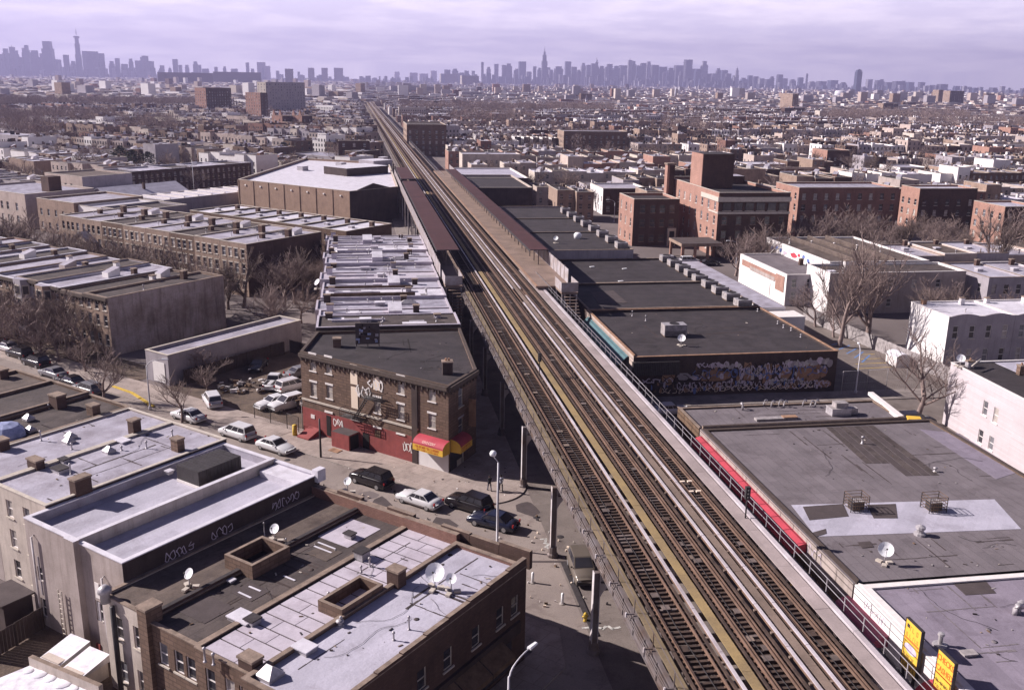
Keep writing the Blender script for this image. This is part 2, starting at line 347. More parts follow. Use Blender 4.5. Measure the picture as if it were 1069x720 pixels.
def ccw(poly):
    a = sum(poly[i][0]*poly[(i+1) % len(poly)][1]-poly[(i+1) % len(poly)][0]*poly[i][1] for i in range(len(poly)))
    return poly if a > 0 else poly[::-1]
def inset(poly, d):
    n = len(poly); r = []
    for i in range(n):
        (ax, ay), _ = unit(poly[i-1], poly[i]); (bx, by), _ = unit(poly[i], poly[(i+1) % n])
        n1_, n2_ = (-ay, ax), (-by, bx); k = 1+n1_[0]*n2_[0]+n1_[1]*n2_[1]
        k = max(k, 0.3)
        r.append((poly[i][0]+(n1_[0]+n2_[0])/k*d, poly[i][1]+(n1_[1]+n2_[1])/k*d))
    return r
def walls(mb, p0, p1, z0, z1, ops, dep, m, mrev=None):
    """wall p0->p1 (outside on the right hand) with rectangular openings ops [(s0,s1,za,zb)] and reveals of depth dep"""
    (ux, uy), L = unit(p0, p1); nx, ny = uy, -ux
    xs = sorted(set([0, L]+[o_[0] for o_ in ops]+[o_[1] for o_ in ops])); zs = sorted(set([z0, z1]+[o_[2] for o_ in ops]+[o_[3] for o_ in ops]))
    P = lambda s_, z, d=0: (p0[0]+ux*s_-nx*d, p0[1]+uy*s_-ny*d, z)
    for i in range(len(xs)-1):
        run = None
        for j in range(len(zs)-1):
            cx_, cz = (xs[i]+xs[i+1])/2, (zs[j]+zs[j+1])/2
            hole = any(o_[0] < cx_ < o_[1] and o_[2] < cz < o_[3] for o_ in ops)
            if hole:
                if run is not None: mb.quad(P(xs[i], run), P(xs[i+1], run), P(xs[i+1], zs[j]), P(xs[i], zs[j]), m); run = None
            elif run is None: run = zs[j]
        if run is not None: mb.quad(P(xs[i], run), P(xs[i+1], run), P(xs[i+1], zs[-1]), P(xs[i], zs[-1]), m)
    r = mrev or m
    for a, b, c, d in ops:
        mb.quad(P(a, c), P(b, c), P(b, c, dep), P(a, c, dep), r); mb.quad(P(a, d, dep), P(b, d, dep), P(b, d), P(a, d), r)
        mb.quad(P(a, c), P(a, c, dep), P(a, d, dep), P(a, d), r); mb.quad(P(b, c, dep), P(b, c), P(b, d), P(b, d, dep), r)
WC = {}
def winmesh(w_, h_, frame, pane, detail=2):
    """double-hung window in its opening: local x along the wall, y into the wall, origin at bottom centre"""
    k = (round(w_, 2), round(h_, 2), frame, pane, detail)
    if k in WC: return WC[k]
    t = 0.07 if detail > 1 else 0.1
    f = MB(); g = MB(); l_ = MB()
    f.box(-w_/2, -0.02, 0, -w_/2+t, 0.06, h_, frame); f.box(w_/2-t, -0.02, 0, w_/2, 0.06, h_, frame)
    f.box(-w_/2+t, -0.02, 0, w_/2-t, 0.06, t, frame); f.box(-w_/2+t, -0.02, h_-t, w_/2-t, 0.06, h_, frame)
    f.box(-w_/2+t, -0.01, h_*0.5-0.04, w_/2-t, 0.05, h_*0.5+0.04, frame)
    g.quad((-w_/2+t, 0.03, t), (w_/2-t, 0.03, t), (w_/2-t, 0.03, h_-t), (-w_/2+t, 0.03, h_-t), pane)
    WC[k] = (f.mesh('window'), g.mesh('pane')); return WC[k]
SC_ = {}
def slab(w_, h_, d_, m):
    k = (round(w_, 2), h_, d_, m)
    if k not in SC_: SC_[k] = MB().box(-w_/2, -d_, 0, w_/2, 0.02, h_, m).mesh('sill')
    return SC_[k]
RND = random.Random(5)
def put_window(parent, p, ang, z, w_, h_, frame='trim_white', pane=None, sill='trim_stone', lintel=None, detail=2, dep=0.16):
    """p = world point on wall line, ang = direction of wall; children: window > pane, sill, lintel"""
    pane = pane or RND.choice(['glass', 'glass', 'glass_light', 'curtain'])
    fm, gm = winmesh(w_, h_, frame, pane, detail)
    ux, uy = cos(ang), sin(ang); nx, ny = uy, -ux
    L0 = parent.location
    o = inst(fm, 'window', parent, (p[0]-nx*dep*0.7-L0.x, p[1]-ny*dep*0.7-L0.y, z-L0.z), ang)
    inst(gm, 'pane', o)
    if sill: inst(slab(w_+0.24, 0.12, 0.1, sill), 'sill', o, (0, -dep*0.7, -0.12))
    if lintel: inst(slab(w_+0.3, 0.24, 0.05, lintel), 'lintel', o, (0, -dep*0.7, h_))
    return o
def building(name, label, cat, poly, h, wall='brick_red', roof='tar_roof', par=0.5, parw=0.25, cop='coping', z0=0.0, wins=None, group=None, frame='trim_white', sill='trim_stone', lintel=None, detail=2, wallmats=None, cornice=None, partnames=True, parlow=None):
    """poly ccw world footprint; wins {edge index: dict(rows=[(z,h)], xs=[fractions] or n=count, w=width)}; detail 2 = separate windows, 1 = joined"""
    rev = ccw(poly) != poly
    assert not rev, name+' footprint must be counter-clockwise'
    n = len(poly)
    cx_, cy_ = sum(p[0] for p in poly)/n, sum(p[1] for p in poly)/n
    T = thing(name, label, cat, (cx_, cy_, z0), 0, group)
    mb = MB(); jw = MB()
    wins = wins or {}
    pars = [par]*n
    if parlow:
        for k, v in parlow.items(): pars[k] = v
    for i in range(n):
        a, b = poly[i], poly[(i+1) % n]; (ux, uy), L = unit(a, b); ang = atan2(uy, ux)
        wm = (wallmats or {}).get(i, wall); ops = []; specs = wins.get(i, [])
        if isinstance(specs, dict): specs = [specs]
        for sp_ in specs:
            ww = sp_.get('w', 0.95); fr = sp_.get('xs') or [(k+0.5)/sp_['n'] for k in range(sp_['n'])]
            for (zb, hh_) in sp_['rows']:
                for f_ in fr:
                    s_ = f_*L
                    if s_-ww/2 < 0.12 or s_+ww/2 > L-0.12: continue
                    ops.append((round(s_-ww/2, 3), round(s_+ww/2, 3), z0+zb, z0+zb+hh_))
                    p = (a[0]+ux*s_, a[1]+uy*s_)
                    if detail >= 2:
                        put_window(T, p, ang, z0+zb, ww, hh_, sp_.get('frame', frame), sp_.get('pane'), sp_.get('sill', sill), sp_.get('lintel', lintel))
                    else:
                        nx, ny = uy, -ux; q = lambda s2, z2, d2: (a[0]+ux*s2-nx*d2, a[1]+uy*s2-ny*d2, z2)
                        s0, s1, za, zc = s_-ww/2, s_+ww/2, z0+zb, z0+zb+hh_
                        jw.quad(q(s0, za, .15), q(s1, za, .15), q(s1, zc, .15), q(s0, zc, .15), RND.choice(['glass', 'glass', 'glass_light', 'curtain']))
                        jw.quad(q(s0-.1, za-.16, -.05), q(s1+.1, za-.16, -.05), q(s1+.1, za, -.05), q(s0-.1, za, -.05), 'trim_stone')
                        jw.quad(q(s0-.1, za, -.05), q(s1+.1, za, -.05), q(s1+.1, za, .1), q(s0-.1, za, .1), 'trim_stone')
                        jw.quad(q(s0, (za+zc)/2-.04, .12), q(s1, (za+zc)/2-.04, .12), q(s1, (za+zc)/2+.04, .12), q(s0, (za+zc)/2+.04, .12), frame)
        walls(mb, a, b, z0, z0+h+pars[i], ops, 0.2, wm)
        if ops and detail < 2: pass
        if ops and any(True for _ in ops):   # dark room behind openings is the pane itself
            pass
    mb.build('wall', T)
    inn = inset(poly, parw)
    rb = MB(); rb.add([(p[0], p[1], z0+h) for p in inn], [tuple(range(n))], roof); rb.build('roof', T)
    if par > 0 or parlow:
        pb = MB()
        for i in range(n):
            a, b = poly[i], poly[(i+1) % n]; c, d = inn[(i+1) % n], inn[i]; z = z0+h+pars[i]
            if pars[i] <= 0.01: continue
            wm = (wallmats or {}).get(i, wall)
            pb.quad((c[0], c[1], z0+h), (d[0], d[1], z0+h), (d[0], d[1], z), (c[0], c[1], z), 'silver_roof' if cop == 'white_coat' else wm)
            oa, ob = inset(poly, -0.05)[i], inset(poly, -0.05)[(i+1) % n]; ic, id_ = inset(poly, parw+0.04)[(i+1) % n], inset(poly, parw+0.04)[i]
            vs = [(q[0], q[1], z+zz) for zz in (0.0, 0.09) for q in (oa, ob, ic, id_)]
            pb.add(vs, [(0,1,5,4),(1,2,6,5),(2,3,7,6),(3,0,4,7),(4,5,6,7),(3,2,1,0)], cop)
        pb.build('parapet', T)
    if detail < 2 and jw.f: jw.build('window', T, kind='stuff')
    if cornice:
        cbm = MB()
        for i in cornice:
            a, b = poly[i], poly[(i+1) % n]; (ux, uy), L = unit(a, b); nx, ny = uy, -ux; z = z0+h+pars[i]
            for (o1, za, zb_) in ((0.18, -0.75, -0.5), (0.38, -0.5, -0.02)):
                vs = [(a[0], a[1], 0), (a[0]+nx*o1, a[1]+ny*o1, 0), (b[0]+nx*o1, b[1]+ny*o1, 0), (b[0], b[1], 0)]
                cbm.prism([(v[0], v[1]) for v in vs], z+za, z+zb_, 'cornice_dark')
            k = int(L/0.8)
            for j in range(k):
                s_ = (j+0.5)*L/k; c_ = (a[0]+ux*s_+nx*0.15, a[1]+uy*s_+ny*0.15)
                cbm.obox(c_, (ux, uy), 0.16, 0.3, z-1.0, z-0.5, 'cornice_dark')
        cbm.build('cornice', T)
    return T
# ------------------------------------------------------------------ ground, streets
RZ = 8.6                       # top of sleepers
def structure(name, mb): o = mb.build(name); o['kind'] = 'structure'; return o
g = MB(); g.add([(-26000, -400, -0.02), (26000, -400, -0.02), (26000, 26000, -0.02), (-26000, 26000, -0.02)], [(0, 1, 2, 3)], 'city_ground'); structure('ground', g)
# avenue under the railway
g = MB(); g.quad((18.2, -60, 0.0), (34.6, -60, 0.0), (34.6, 2600, 0.0), (18.2, 2600, 0.0), 'asphalt'); structure('avenue_road', g)
# diagonal side street between the brown corner building and the silver-roofed row
SD = (0.731, -0.682); SN = (0.682, 0.731)       # along / across the side street
def sl_(a, n): return (SD[0]*a+SN[0]*n, SD[1]*a+SN[1]*n)
# n: 77.8 = facade line of corner building, 55..: facade line of lower block
g = MB(); g.add([(x, y, 0.004) for x, y in (sl_(-250, 60.6), sl_(-34.5, 60.6), sl_(-34.5, 20), (18.2, 0), (18.2, 100), sl_(-66, 76), sl_(-250, 76))], [(0, 1, 2, 3, 4, 5, 6)], 'street_old'); structure('side_street_road', g)
def pavement(name, poly, m='concrete_walk', h=0.13, kerbs=None):
    mb = MB(); mb.prism(ccw(poly), -0.015, h, 'kerb_stone', m); return structure(name, mb)
cc = (13.3, 97.2); arc = [(cc[0]+5.0*cos(t), cc[1]+5.0*sin(t)) for t in [radians(a) for a in range(-133, 1, 7)]]
pavement('corner_pavement', [sl_(-86, 80.9), sl_(-86, 75.2)] + arc + [(18.3, 98), (18.3, 226), (14, 226), (14, 107), (9.9, 101)], 'concrete_walk')
pavement('side_pavement', [sl_(-250, 80.9), sl_(-250, 75.2), sl_(-86.1, 75.2), sl_(-86.1, 80.9)], 'concrete_walk')
pavement('near_side_pavement', [sl_(-250, 56.3), sl_(-34.6, 56.3), sl_(-34.6, 60.4), sl_(-250, 60.4)], 'concrete_walk')
pavement('near_side_pavement', [sl_(-34.6, 20), sl_(-31.4, 20), sl_(-31.4, 56.0), sl_(-34.6, 60.4)], 'concrete_walk')
g = MB(); g.add([(x, y, .006) for x, y in (sl_(-250, 81.0), sl_(-120, 81.0), sl_(-120, 86.5), sl_(-250, 86.5))], [(0, 1, 2, 3)], 'dirt'); structure('front_yards_ground', g)
pavement('avenue_pavement', [(34.8, -60), (39.2, -60), (39.2, 103), (34.8, 103)], 'concrete_walk_av')
pavement('avenue_pavement', [(34.8, 120.5), (140, 119.0), (140, 122.8), (71, 124.2), (39.0, 125.4), (39.0, 340), (34.8, 340)], 'concrete_walk_av')
pavement('avenue_pavement', [(12.0, 232), (16.4, 232), (16.4, 400), (12.0, 400)], 'concrete_walk_av')
g = MB(); g.quad((34.7, 105.5, 0.004), (150, 106.5, 0.004), (150, 119.0, 0.004), (34.7, 120.3, 0.004), 'asphalt'); structure('cross_street_road', g)
pavement('cross_pavement', [(37, 103.2), (150, 104.0), (150, 106.3), (34.9, 105.3)], 'concrete_walk_av')
# yellow kerb on the far left
pts = [at(118, 404), at(138, 411), at(160, 425)]
g = MB()
for a, b in zip(pts, pts[1:]):
    (ux, uy), L = unit(a, b); g.obox(lerp(a, b, .5), (ux, uy), L, .5, 0.0, 0.2, 'paint_yellow')
tag(g.build('painted_kerb'), 'yellow painted kerb beside the bare trees at the side street', 'kerb')

# ------------------------------------------------------------------ elevated railway
VX0, VX1 = 18.3, 33.1
V = thing('railway_viaduct', 'long steel elevated railway viaduct on columns running to the horizon', 'viaduct', (25.7, 60, 0))
def vb(name, mb, kind=None): return mb.build(name, V, kind=kind)
YN, YF = 24.0, 1500.0
for nm, x0, x1, z, m in (('walkway', 18.5, 19.12, RZ+.22, 'walk_edge'), ('walkway', 23.02, 23.7, RZ+.22, 'walk_yellow'), ('walkway', 27.38, 28.02, RZ+.2, 'walk_tan'), ('walkway', 30.85, 31.95, RZ+.34, 'walk_pink')):
    mb = MB(); y1 = 176 if nm == 'walkway' and x0 > 30 else YF
    y = YN; st = 6.0
    while y < y1:
        y2 = min(y+(st if y < 260 else 60), y1); mb.box(x0, y, z-0.07, x1, y2-0.02, z+RND.uniform(-.008, .008), m); y = y2
    vb('walkway', mb)
for x in (18.36, 32.9):
    mb = MB(); mb.box(x-.14, YN, RZ-1.35, x+.14, YF, RZ-0.02, 'el_steel'); mb.box(x-.25, YN, RZ-1.42, x+.25, YF, RZ-1.36, 'el_steel')
    for k in range(140): mb.box(x-.22, YN+k*2.6, RZ-1.34, x+.22, YN+k*2.6+.08, RZ-0.04, 'el_steel')
    vb('edge_girder', mb)
mb = MB()
for x in (19.97, 21.65, 24.5, 26.05, 28.75, 30.2): mb.box(x-.12, YN, RZ-1.1, x+.12, YF, RZ-.24, 'el_steel')
vb('stringer', mb)
mb = MB()
for k in range(190): mb.box(18.5, YN+k*2.6+.3, RZ-.9, 32.75, YN+k*2.6+.5, RZ-.3, 'el_steel')
vb('floor_beam', mb, 'stuff')
bents = [i*16.1+80.2 for i in range(-3, 60)]
def column(x, y, s):
    c = MB(); c.box(-.2, -.2, 0.4, .2, .2, 7.2, 'el_steel')
    c.quad((-.21, -.22, .5), (-.21, .22, .5), (-.21, .22, 7.1), (-.21, -.22, 7.1), 'el_light') if s < 0 else None  # pale left face paints the sunlight on the column
    c.box(-.27, -.27, .4, -.21, .27, 7.22, 'el_light'); c.box(.21, -.27, .4, .27, .27, 7.22, 'el_light')
    return c
cme = column(0, 0, -1).mesh('column')
bme = MB().lathe((0, 0, 0), [(.55, 0), (.55, .25), (.42, .4), (.40, .95), (.30, 1.15)], 10, 'el_steel', False).mesh('column_base')
def bracket(s):
    b = MB(); n = 9; prof = []
    for i in range(n): t = i/(n-1)*pi/2; prof.append((s*(.2+2.0*(1-cos(t))), 6.35-2.0*(1-sin(t))))
    for y0, y1 in ((-.13, .13),):
        vs = []
        for y_ in (y0, y1):
            vs += [(p[0], y_, p[1]) for p in prof]+[(s*.2, y_, 6.35)]
        m_ = n+1; b.add(vs, [tuple(range(m_)), tuple(range(2*m_-1, m_-1, -1))]+[(i, (i+1) % m_, (i+1) % m_+m_, i+m_) for i in range(m_)], 'el_light')
    return b.mesh('bracket')
brl, brr = bracket(1), bracket(-1)
for y in bents:
    if y > 420 and int(y) % 3: pass
    for x, bm in ((17.9, brl), (33.5, brr)):
        c = inst(cme, 'column', V, (x-25.7, y-60, 0))
        if y < 330: inst(bme, 'column_base', c); inst(bm, 'bracket', c)
    mb = MB(); mb.box(18.2, y-.06, 6.36, 33.2, y+.06, 7.18, 'el_light'); mb.box(18.2, y-.3, 7.18, 33.2, y+.3, 7.25, 'el_light'); mb.box(18.2, y-.3, 6.3, 33.2, y+.3, 6.36, 'el_steel')
    vb('cross_beam', mb)
# handrails
def handrail(x, z, y0, y1, st, m, out=0):
    mb = MB(); k = int((y1-y0)/st)
    for zz in ((z+1.08, z+.55) if m == 'galv' else (z+1.08,)): mb.box(x-.02, y0, zz-.02, x+.02, y1, zz+.02, m)
    o = vb('handrail', mb)
    pm = MB().box(-.03, -.03, 0, .03, .03, 1.1, m)
    if out: pm.box(-.6, -.05, -.12, 0, .05, -.04, 'el_steel'); pm.box(-.64, -.06, -.3, -.54, .06, .05, 'el_light')
    pme = pm.mesh('post')
    for i in range(min(k, 60)): inst(pme, 'post', o, (x-25.7, y0+(i+.5)*st-60, z)); 
    o2 = MB()
    for i in range(60, k): o2.box(x-.03, y0+(i+.5)*st-.03, z, x+.03, y0+(i+.5)*st+.03, z+1.1, m)
    if o2.f:
        p = o2.build('post', o, world=False, kind='stuff')
        for v in p.data.vertices: v.co.x -= 25.7; v.co.y -= 60
    for c in (o,): c.location = (0, 0, 0)
handrail(18.3, RZ+.2, YN, 176, 4.2, 'el_steel', -1)
handrail(33.0, RZ+.1, YN, 170, 2.6, 'galv')
handrail(18.3, RZ+.2, 352, 900, 4.0, 'el_light'); handrail(33.0, RZ+.1, 352, 900, 4.0, 'galv')
mb = MB()
y = YN
while y < 172: mb.box(32.12, y, RZ+.05, 32.5, min(y+9, 172)-.03, RZ+.42, 'third_cover'); y += 9
vb('cable_trough', mb)
mb = MB()
for i in range(3): mb.tube([(18.08-.05*i, YN, RZ-.15-.16*i), (18.08-.05*i, 176, RZ-.15-.16*i)], .045, 5, 'el_steel')
vb('conduit', mb)
# tracks: each a thing lying on the viaduct
RAILM = {}
tie_me = MB().box(-1.32, -.115, -.2, 1.32, .115, 0, 'tie_wood').mesh('sleeper')
tie_l = MB().box(-1.32, -.115, -.2, 1.32, .115, 0.01, 'tie_light').mesh('sleeper')
for nm, xc, g_, tr, lab in (('a', 20.81, 0.84, 1, 'rusty railway track nearest the street, beside the outer yellow walkway'),
                        ('b', 25.28, 0.78, 1, 'middle railway track between the yellow walkway and the tan centre strip'),
                        ('c', 29.48, 0.73, -1, 'railway track farthest right, beside the pink concrete walkway')):
    T = thing('railway_track', lab, 'railway track', (xc, 60, RZ), 0, 'the three tracks of the elevated line')
    n = 0; y = YN
    while n < 296:
        inst(tie_l if RND.random() < .07 else tie_me, 'sleeper', T, (RND.uniform(-.05, .05), y-60, RND.uniform(-.02, .0)), RND.uniform(-.012, .012)); n += 1; y += .56
    mb = MB()
    while y < 900:
        mb.box(xc-1.3, y-.12, RZ-.2, xc+1.3, y+.12, RZ, 'tie_wood'); y += .56 if y < 420 else 1.4
    mb.build('sleeper', T, kind='stuff')
    for s in (-1, 1):
        mb = MB(); x = xc+s*g_
        mb.box(x-.07, YN, RZ, x+.07, YF, RZ+.03, 'rail_steel'); mb.box(x-.02, YN, RZ+.03, x+.02, YF, RZ+.13, 'rail_steel'); mb.box(x-.045, YN, RZ+.13, x+.045, YF, RZ+.18, 'rail_steel')
        mb.build('rail', T)
        mb = MB(); x = xc+s*(g_+.42); mb.box(x-.09, YN, RZ, x+.09, YF, RZ+.14, 'tie_wood'); mb.build('guard_timber', T)
        if nm != 'a': mb = MB(); x = xc+s*(g_-.22); mb.box(x-.04, YN, RZ, x+.04, YF, RZ+.16, 'rail_steel'); mb.build('guard_rail', T)
    x3 = {'a': 22.42, 'b': 26.98, 'c': 28.33}[nm]
    mb = MB(); mb.box(x3-.04, YN, RZ+.02, x3+.04, YF, RZ+.2, 'rail_steel'); tr_ = mb.build('third_rail', T)
    k = 0; y = YN; mb = MB()
    while y < YF:
        L = 5.2 if y < 300 else 40
        if not ((nm == 'c' and y > 150 and y < 158) or (nm == 'b' and 146 < y < 156)):
            if y < 300:
                me_k = ('cover', L)
                if me_k not in RAILM: RAILM[me_k] = MB().box(-.12, 0, 0, .12, L-.05, .07, 'third_cover').mesh('cover_board')
                inst(RAILM[me_k], 'cover_board', T, (x3-xc+RND.uniform(-.01, .01), y-60, .32), RND.uniform(-.001, .001))
            else: mb.box(x3-.135, y, RZ+.32, x3+.135, y+L, RZ+.39, 'third_cover')
        y += L
    mb.build('cover_board', T, kind='stuff')
    mb = MB(); y = YN; rp_ = random.Random(int(xc*10))
    for i in range(230):
        for s in (-1, 1):
            x = xc+s*g_; mb.box(x-.17, y-.09, RZ-.01, x+.17, y+.09, RZ+.025, 'rail_steel')
        if i % 5 == 0: mb.box(x3-.26, y-.1, RZ, x3+.26, y+.1, RZ+.16, 'walk_tan')
        if rp_.random() < .10: q = xc+rp_.uniform(-.55, .55); mb.box(q-.3, y-.1, RZ, q+.3, y+.5, RZ+.05, rp_.choice(['tie_light', 'walk_tan', 'tie_wood']))
        y += .56
    mb.build('tie_plate', T, kind='stuff')
    mb = MB(); cx0 = xc+rp_.uniform(-.35, .35); pts_ = [(cx0+.10*sin(j*.9)+rp_.uniform(-.04, .04), YN+j*2.5, RZ+.04) for j in range(64)]; mb.tube(pts_, .03, 4, 'dark_metal'); mb.build('cable', T)
    # small boxes and yellow blocks on the sleepers
    if nm == 'c':
        for dx_, dy_ in ((-.35, 76.6), (.35, 76.6), (-.3, 74.4), (.4, 74.4)):
            inst(MB().box(-.22, -.13, 0, .22, .13, .14, 'ink_cream').mesh('track_magnet'), 'track_magnet', T, (dx_, dy_-60, .02))
# signal masts standing on the deck
def signal(px, py, h, lab):
    x, y = at(px, py, RZ+.3)
    T = thing('railway_signal', lab, 'railway signal', (x, y, RZ+.2), 0, 'railway signals on the viaduct')
    MB().box(-.05, -.05, 0, .05, .05, h, 'dark_metal').build('post', T, False)
    hd = MB().box(-.2, -.16, h-.1, .2, .16, h+1.0, 'dark_metal').build('signal_head', T, False)
    for k in range(3): MB().tube([(0, -.16, h+.1+k*.32), (0, -.34, h+.1+k*.32)], [.1, .12], 8, 'dark_metal').build('lamp_hood', hd, False)
signal(778, 541, 2.0, 'black railway signal mast beside the pink walkway and the red awning')
signal(563, 390, 1.8, 'thin dark railway signal mast between the near and middle tracks')
x, y = at(543, 333, RZ)

# ------------------------------------------------------------------ station
def canopy(name_lab, x0, x1, segs, z, post_x, screen_x, side):
    T = thing('platform_canopy', name_lab, 'canopy', ((x0+x1)/2, segs[0][0], RZ), 0, 'maroon canopies over the station platforms')
    for (y0, y1, dz) in segs:
        mb = MB(); xm = (x0+x1)/2
        mb.prism([(x0, y0), (x1, y0), (x1, y1), (x0, y1)], z+dz, z+dz+.16, 'dark_metal', 'canopy_red'); mb.build('roof_panel', T)
        mb = MB(); mb.box(x0-.05, y0-.05, z+dz-.28, x0+.05, y1+.05, z+dz+.02, 'dark_metal'); mb.box(x1-.05, y0-.05, z+dz-.28, x1+.05, y1+.05, z+dz+.02, 'dark_metal'); mb.build('eave', T)
    y = segs[0][0]+.6; pm = MB().box(-.09, -.09, 0, .09, .09, z-RZ-1.0, 'el_steel').mesh('post')
    while y < segs[-1][1]: inst(pm, 'post', T, (post_x-(x0+x1)/2, y-segs[0][0], 1.0)); y += 4.6
    return T
PF = RZ+1.0
mb = MB()
LP = tag(thing('station_platform', 'left side station platform under a maroon canopy', 'platform', (17.0, 180, RZ), 0, 'platforms of the elevated station'))
LPm = MB().box(14.9, 166, PF-.35, 19.25, 352, PF, 'platform').build('deck', LP)
RPt = thing('station_platform', 'right side station platform, sunlit strip between tracks and maroon canopy', 'platform', (34.0, 180, RZ), 0, 'platforms of the elevated station')
MB().box(30.85, 158, PF-.35, 37.0, 372, PF, 'platform').build('deck', RPt)
MB().box(30.87, 158, PF+.003, 31.2, 372, PF+.012, 'tile_coping').build('edge_strip', RPt)
for t_, xx, y0, y1 in ((LP, 14.9, 166, 352), (RPt, 37.0, 160, 372)):
    for k in range(int((y1-y0)/3.1)):
        me_k = 'screen'
        if me_k not in RAILM: RAILM[me_k] = MB().box(-.05, 0, 0, .05, 3.0, 2.5, 'wind_screen').box(-.09, 2.98, 0, .09, 3.1, 2.75, 'el_steel').mesh('screen_panel')
        inst(RAILM[me_k], 'screen_panel', t_, (xx-t_.location.x, y0+k*3.1-180, 1.0))
# supports under the platforms
for t_, xs_ in ((LP, (15.3, 17.5)), (RPt, (36.6, 34.5))):
    mb = MB()
    for y in bents:
        if 160 < y < 360: mb.box(xs_[0]-.15, y-.15, 0, xs_[0]+.15, y+.15, PF-.3, 'el_light'); mb.box(min(xs_), y-.2, PF-1.1, max(xs_)+1, y+.2, PF-.36, 'el_steel')
    mb.build('support_frame', t_)
canopy('long maroon canopy roof over the left platform beside the silver-roofed row houses', 15.3, 19.6, [(178, 262, 0), (262, 304, .02), (311, 352, 0)], 12.5, 17.2, 15, -1)
canopy('long maroon canopy roof over the right platform behind the wide black roofs', 33.2, 36.7, [(177, 258, 0), (258, 345, .02)], 12.5, 35.0, 37, 1)
# stairs landing hut at the near end of each platform
for (x0, y0, x1, y1, lab) in ((15.2, 160, 18.2, 166.2, 'small grey stair landing at the near end of the left platform'), (34.3, 153, 37.2, 158.4, 'small pale stair landing with mesh sides at the near end of the right platform')):
    T = thing('stair_landing', lab, 'stair landing', ((x0+x1)/2, (y0+y1)/2, RZ))
    MB().box(x0, y0, PF-.4, x1, y1, PF-.1, 'platform').build('floor', T)
    mb = MB()
    for a, b in (((x0, y0), (x1, y0)), ((x0, y0), (x0, y1)), ((x1, y0), (x1, y1))):
        mb.box(min(a[0], b[0])-.03, min(a[1], b[1])-.03, PF, max(a[0], b[0])+.03, max(a[1], b[1])+.03, PF+1.6, 'wind_screen')
    mb.build('railing', T)
    mb = MB()
    for i in range(14): mb.box(x0+.4, y0-.3-i*.55, PF-.4-i*.42, x1-.4, y0+.3-i*.55, PF-.3-i*.42, 'platform')
    mb.build('stair', T)
    mb = MB()
    for xx in (x0+.2, x1-.2): mb.box(xx-.1, y0+.2, 0, xx+.1, y0+.4, PF-.4, 'el_light'); mb.box(xx-.1, y1-.4, 0, xx+.1, y1-.2, PF-.4, 'el_light')
    mb.build('support_frame', T)
# ------------------------------------------------------------------ near buildings
def AN(a, n): return (SD[0]*a+SN[0]*n, SD[1]*a+SN[1]*n)
def LOT(a0, n0, a1, n1): return [AN(a0, n0), AN(a1, n0), AN(a1, n1), AN(a0, n1)]
def RECT(x0, y0, x1, y1): return [(x0, y0), (x1, y0), (x1, y1), (x0, y1)]
SANG = atan2(SD[1], SD[0])
def wallpt(px, py, p0, p1):
    """distance along the wall p0->p1 and height where the photo pixel's ray meets it"""
    d = CF*FPX + CR*(px-PW/2) - CU*(py-PH/2)
    (ux, uy), L = unit(p0, p1); nx, ny = uy, -ux
    t = (p0[0]*nx+p0[1]*ny)/(d.x*nx+d.y*ny)
    return (d.x*t-p0[0])*ux+(d.y*t-p0[1])*uy, CAMH+d.z*t
def pixwin(p0, p1, lst, **k):
    """[(px, ytop, ybottom, width)] -> window specs"""
    (ux, uy), L = unit(p0, p1); r = []
    for px, yt, yb, ww in lst:
        s0, z1 = wallpt(px, yt, p0, p1); s1, z0 = wallpt(px, yb, p0, p1); s_ = (s0+s1)/2
        r.append(dict(xs=[s_/L], rows=[(z0, z1-z0)], w=ww, **k))
    return r
def sub(name, mb, T, **k): return mb.build(name, T, **k)
# --- roof furniture
def chimney(T, x, y, z, w_=0.8, d_=0.8, h_=1.3, m='brick_dark', ang=SANG, pots=0):  # default brick is darkened to paint the shaded chimney face
    u = (cos(ang), sin(ang)); mb = MB().obox((x, y), u, w_, d_, z-.05, z+h_, m); mb.obox((x, y), u, w_+.14, d_+.14, z+h_-.14, z+h_+.03, 'coping')
    o = sub('chimney', mb, T)
    if pots:
        for k in range(pots): sub('chimney_pot', MB().lathe((x+u[0]*(k-(pots-1)/2)*.35, y+u[1]*(k-(pots-1)/2)*.35, z+h_), [(.13, -.02), (.11, .3), (.13, .32)], 8, 'tile_coping', False), o)
    return o
def vent(T, x, y, z, h_=0.8, r=0.07, cap=True, m='galv'):
    mb = MB(); prof = [(r*1.9, -.02), (r*1.9, .05), (r, .07), (r, h_)]
    if cap: prof += [(r*1.8, h_+.02), (r*1.8, h_+.12), (r*.5, h_+.2)]
    mb.lathe((x, y, z), prof, 8, m); return sub('vent_pipe', mb, T)
def gooseneck(T, x, y, z, r=.14, m='galv', ang=0):
    u = (cos(ang), sin(ang)); pts = [(x, y, z), (x, y, z+.5)]+[(x+u[0]*.28*(1-cos(t)), y+u[1]*.28*(1-cos(t)), z+.5+.28*sin(t)) for t in (pi/4, pi/2, 3*pi/4, pi)]
    return sub('vent_pipe', MB().tube(pts, r, 8, m), T)
def hatch(T, x, y, z, w_=1.2, d_=1.0, h_=.35, ang=SANG, m='white_coat', name='roof_hatch'):
    u = (cos(ang), sin(ang)); mb = MB().obox((x, y), u, w_, d_, z-.02, z+h_, 'galv'); mb.obox((x, y), u, w_+.16, d_+.16, z+h_, z+h_+.09, m)
    return sub(name, mb, T)
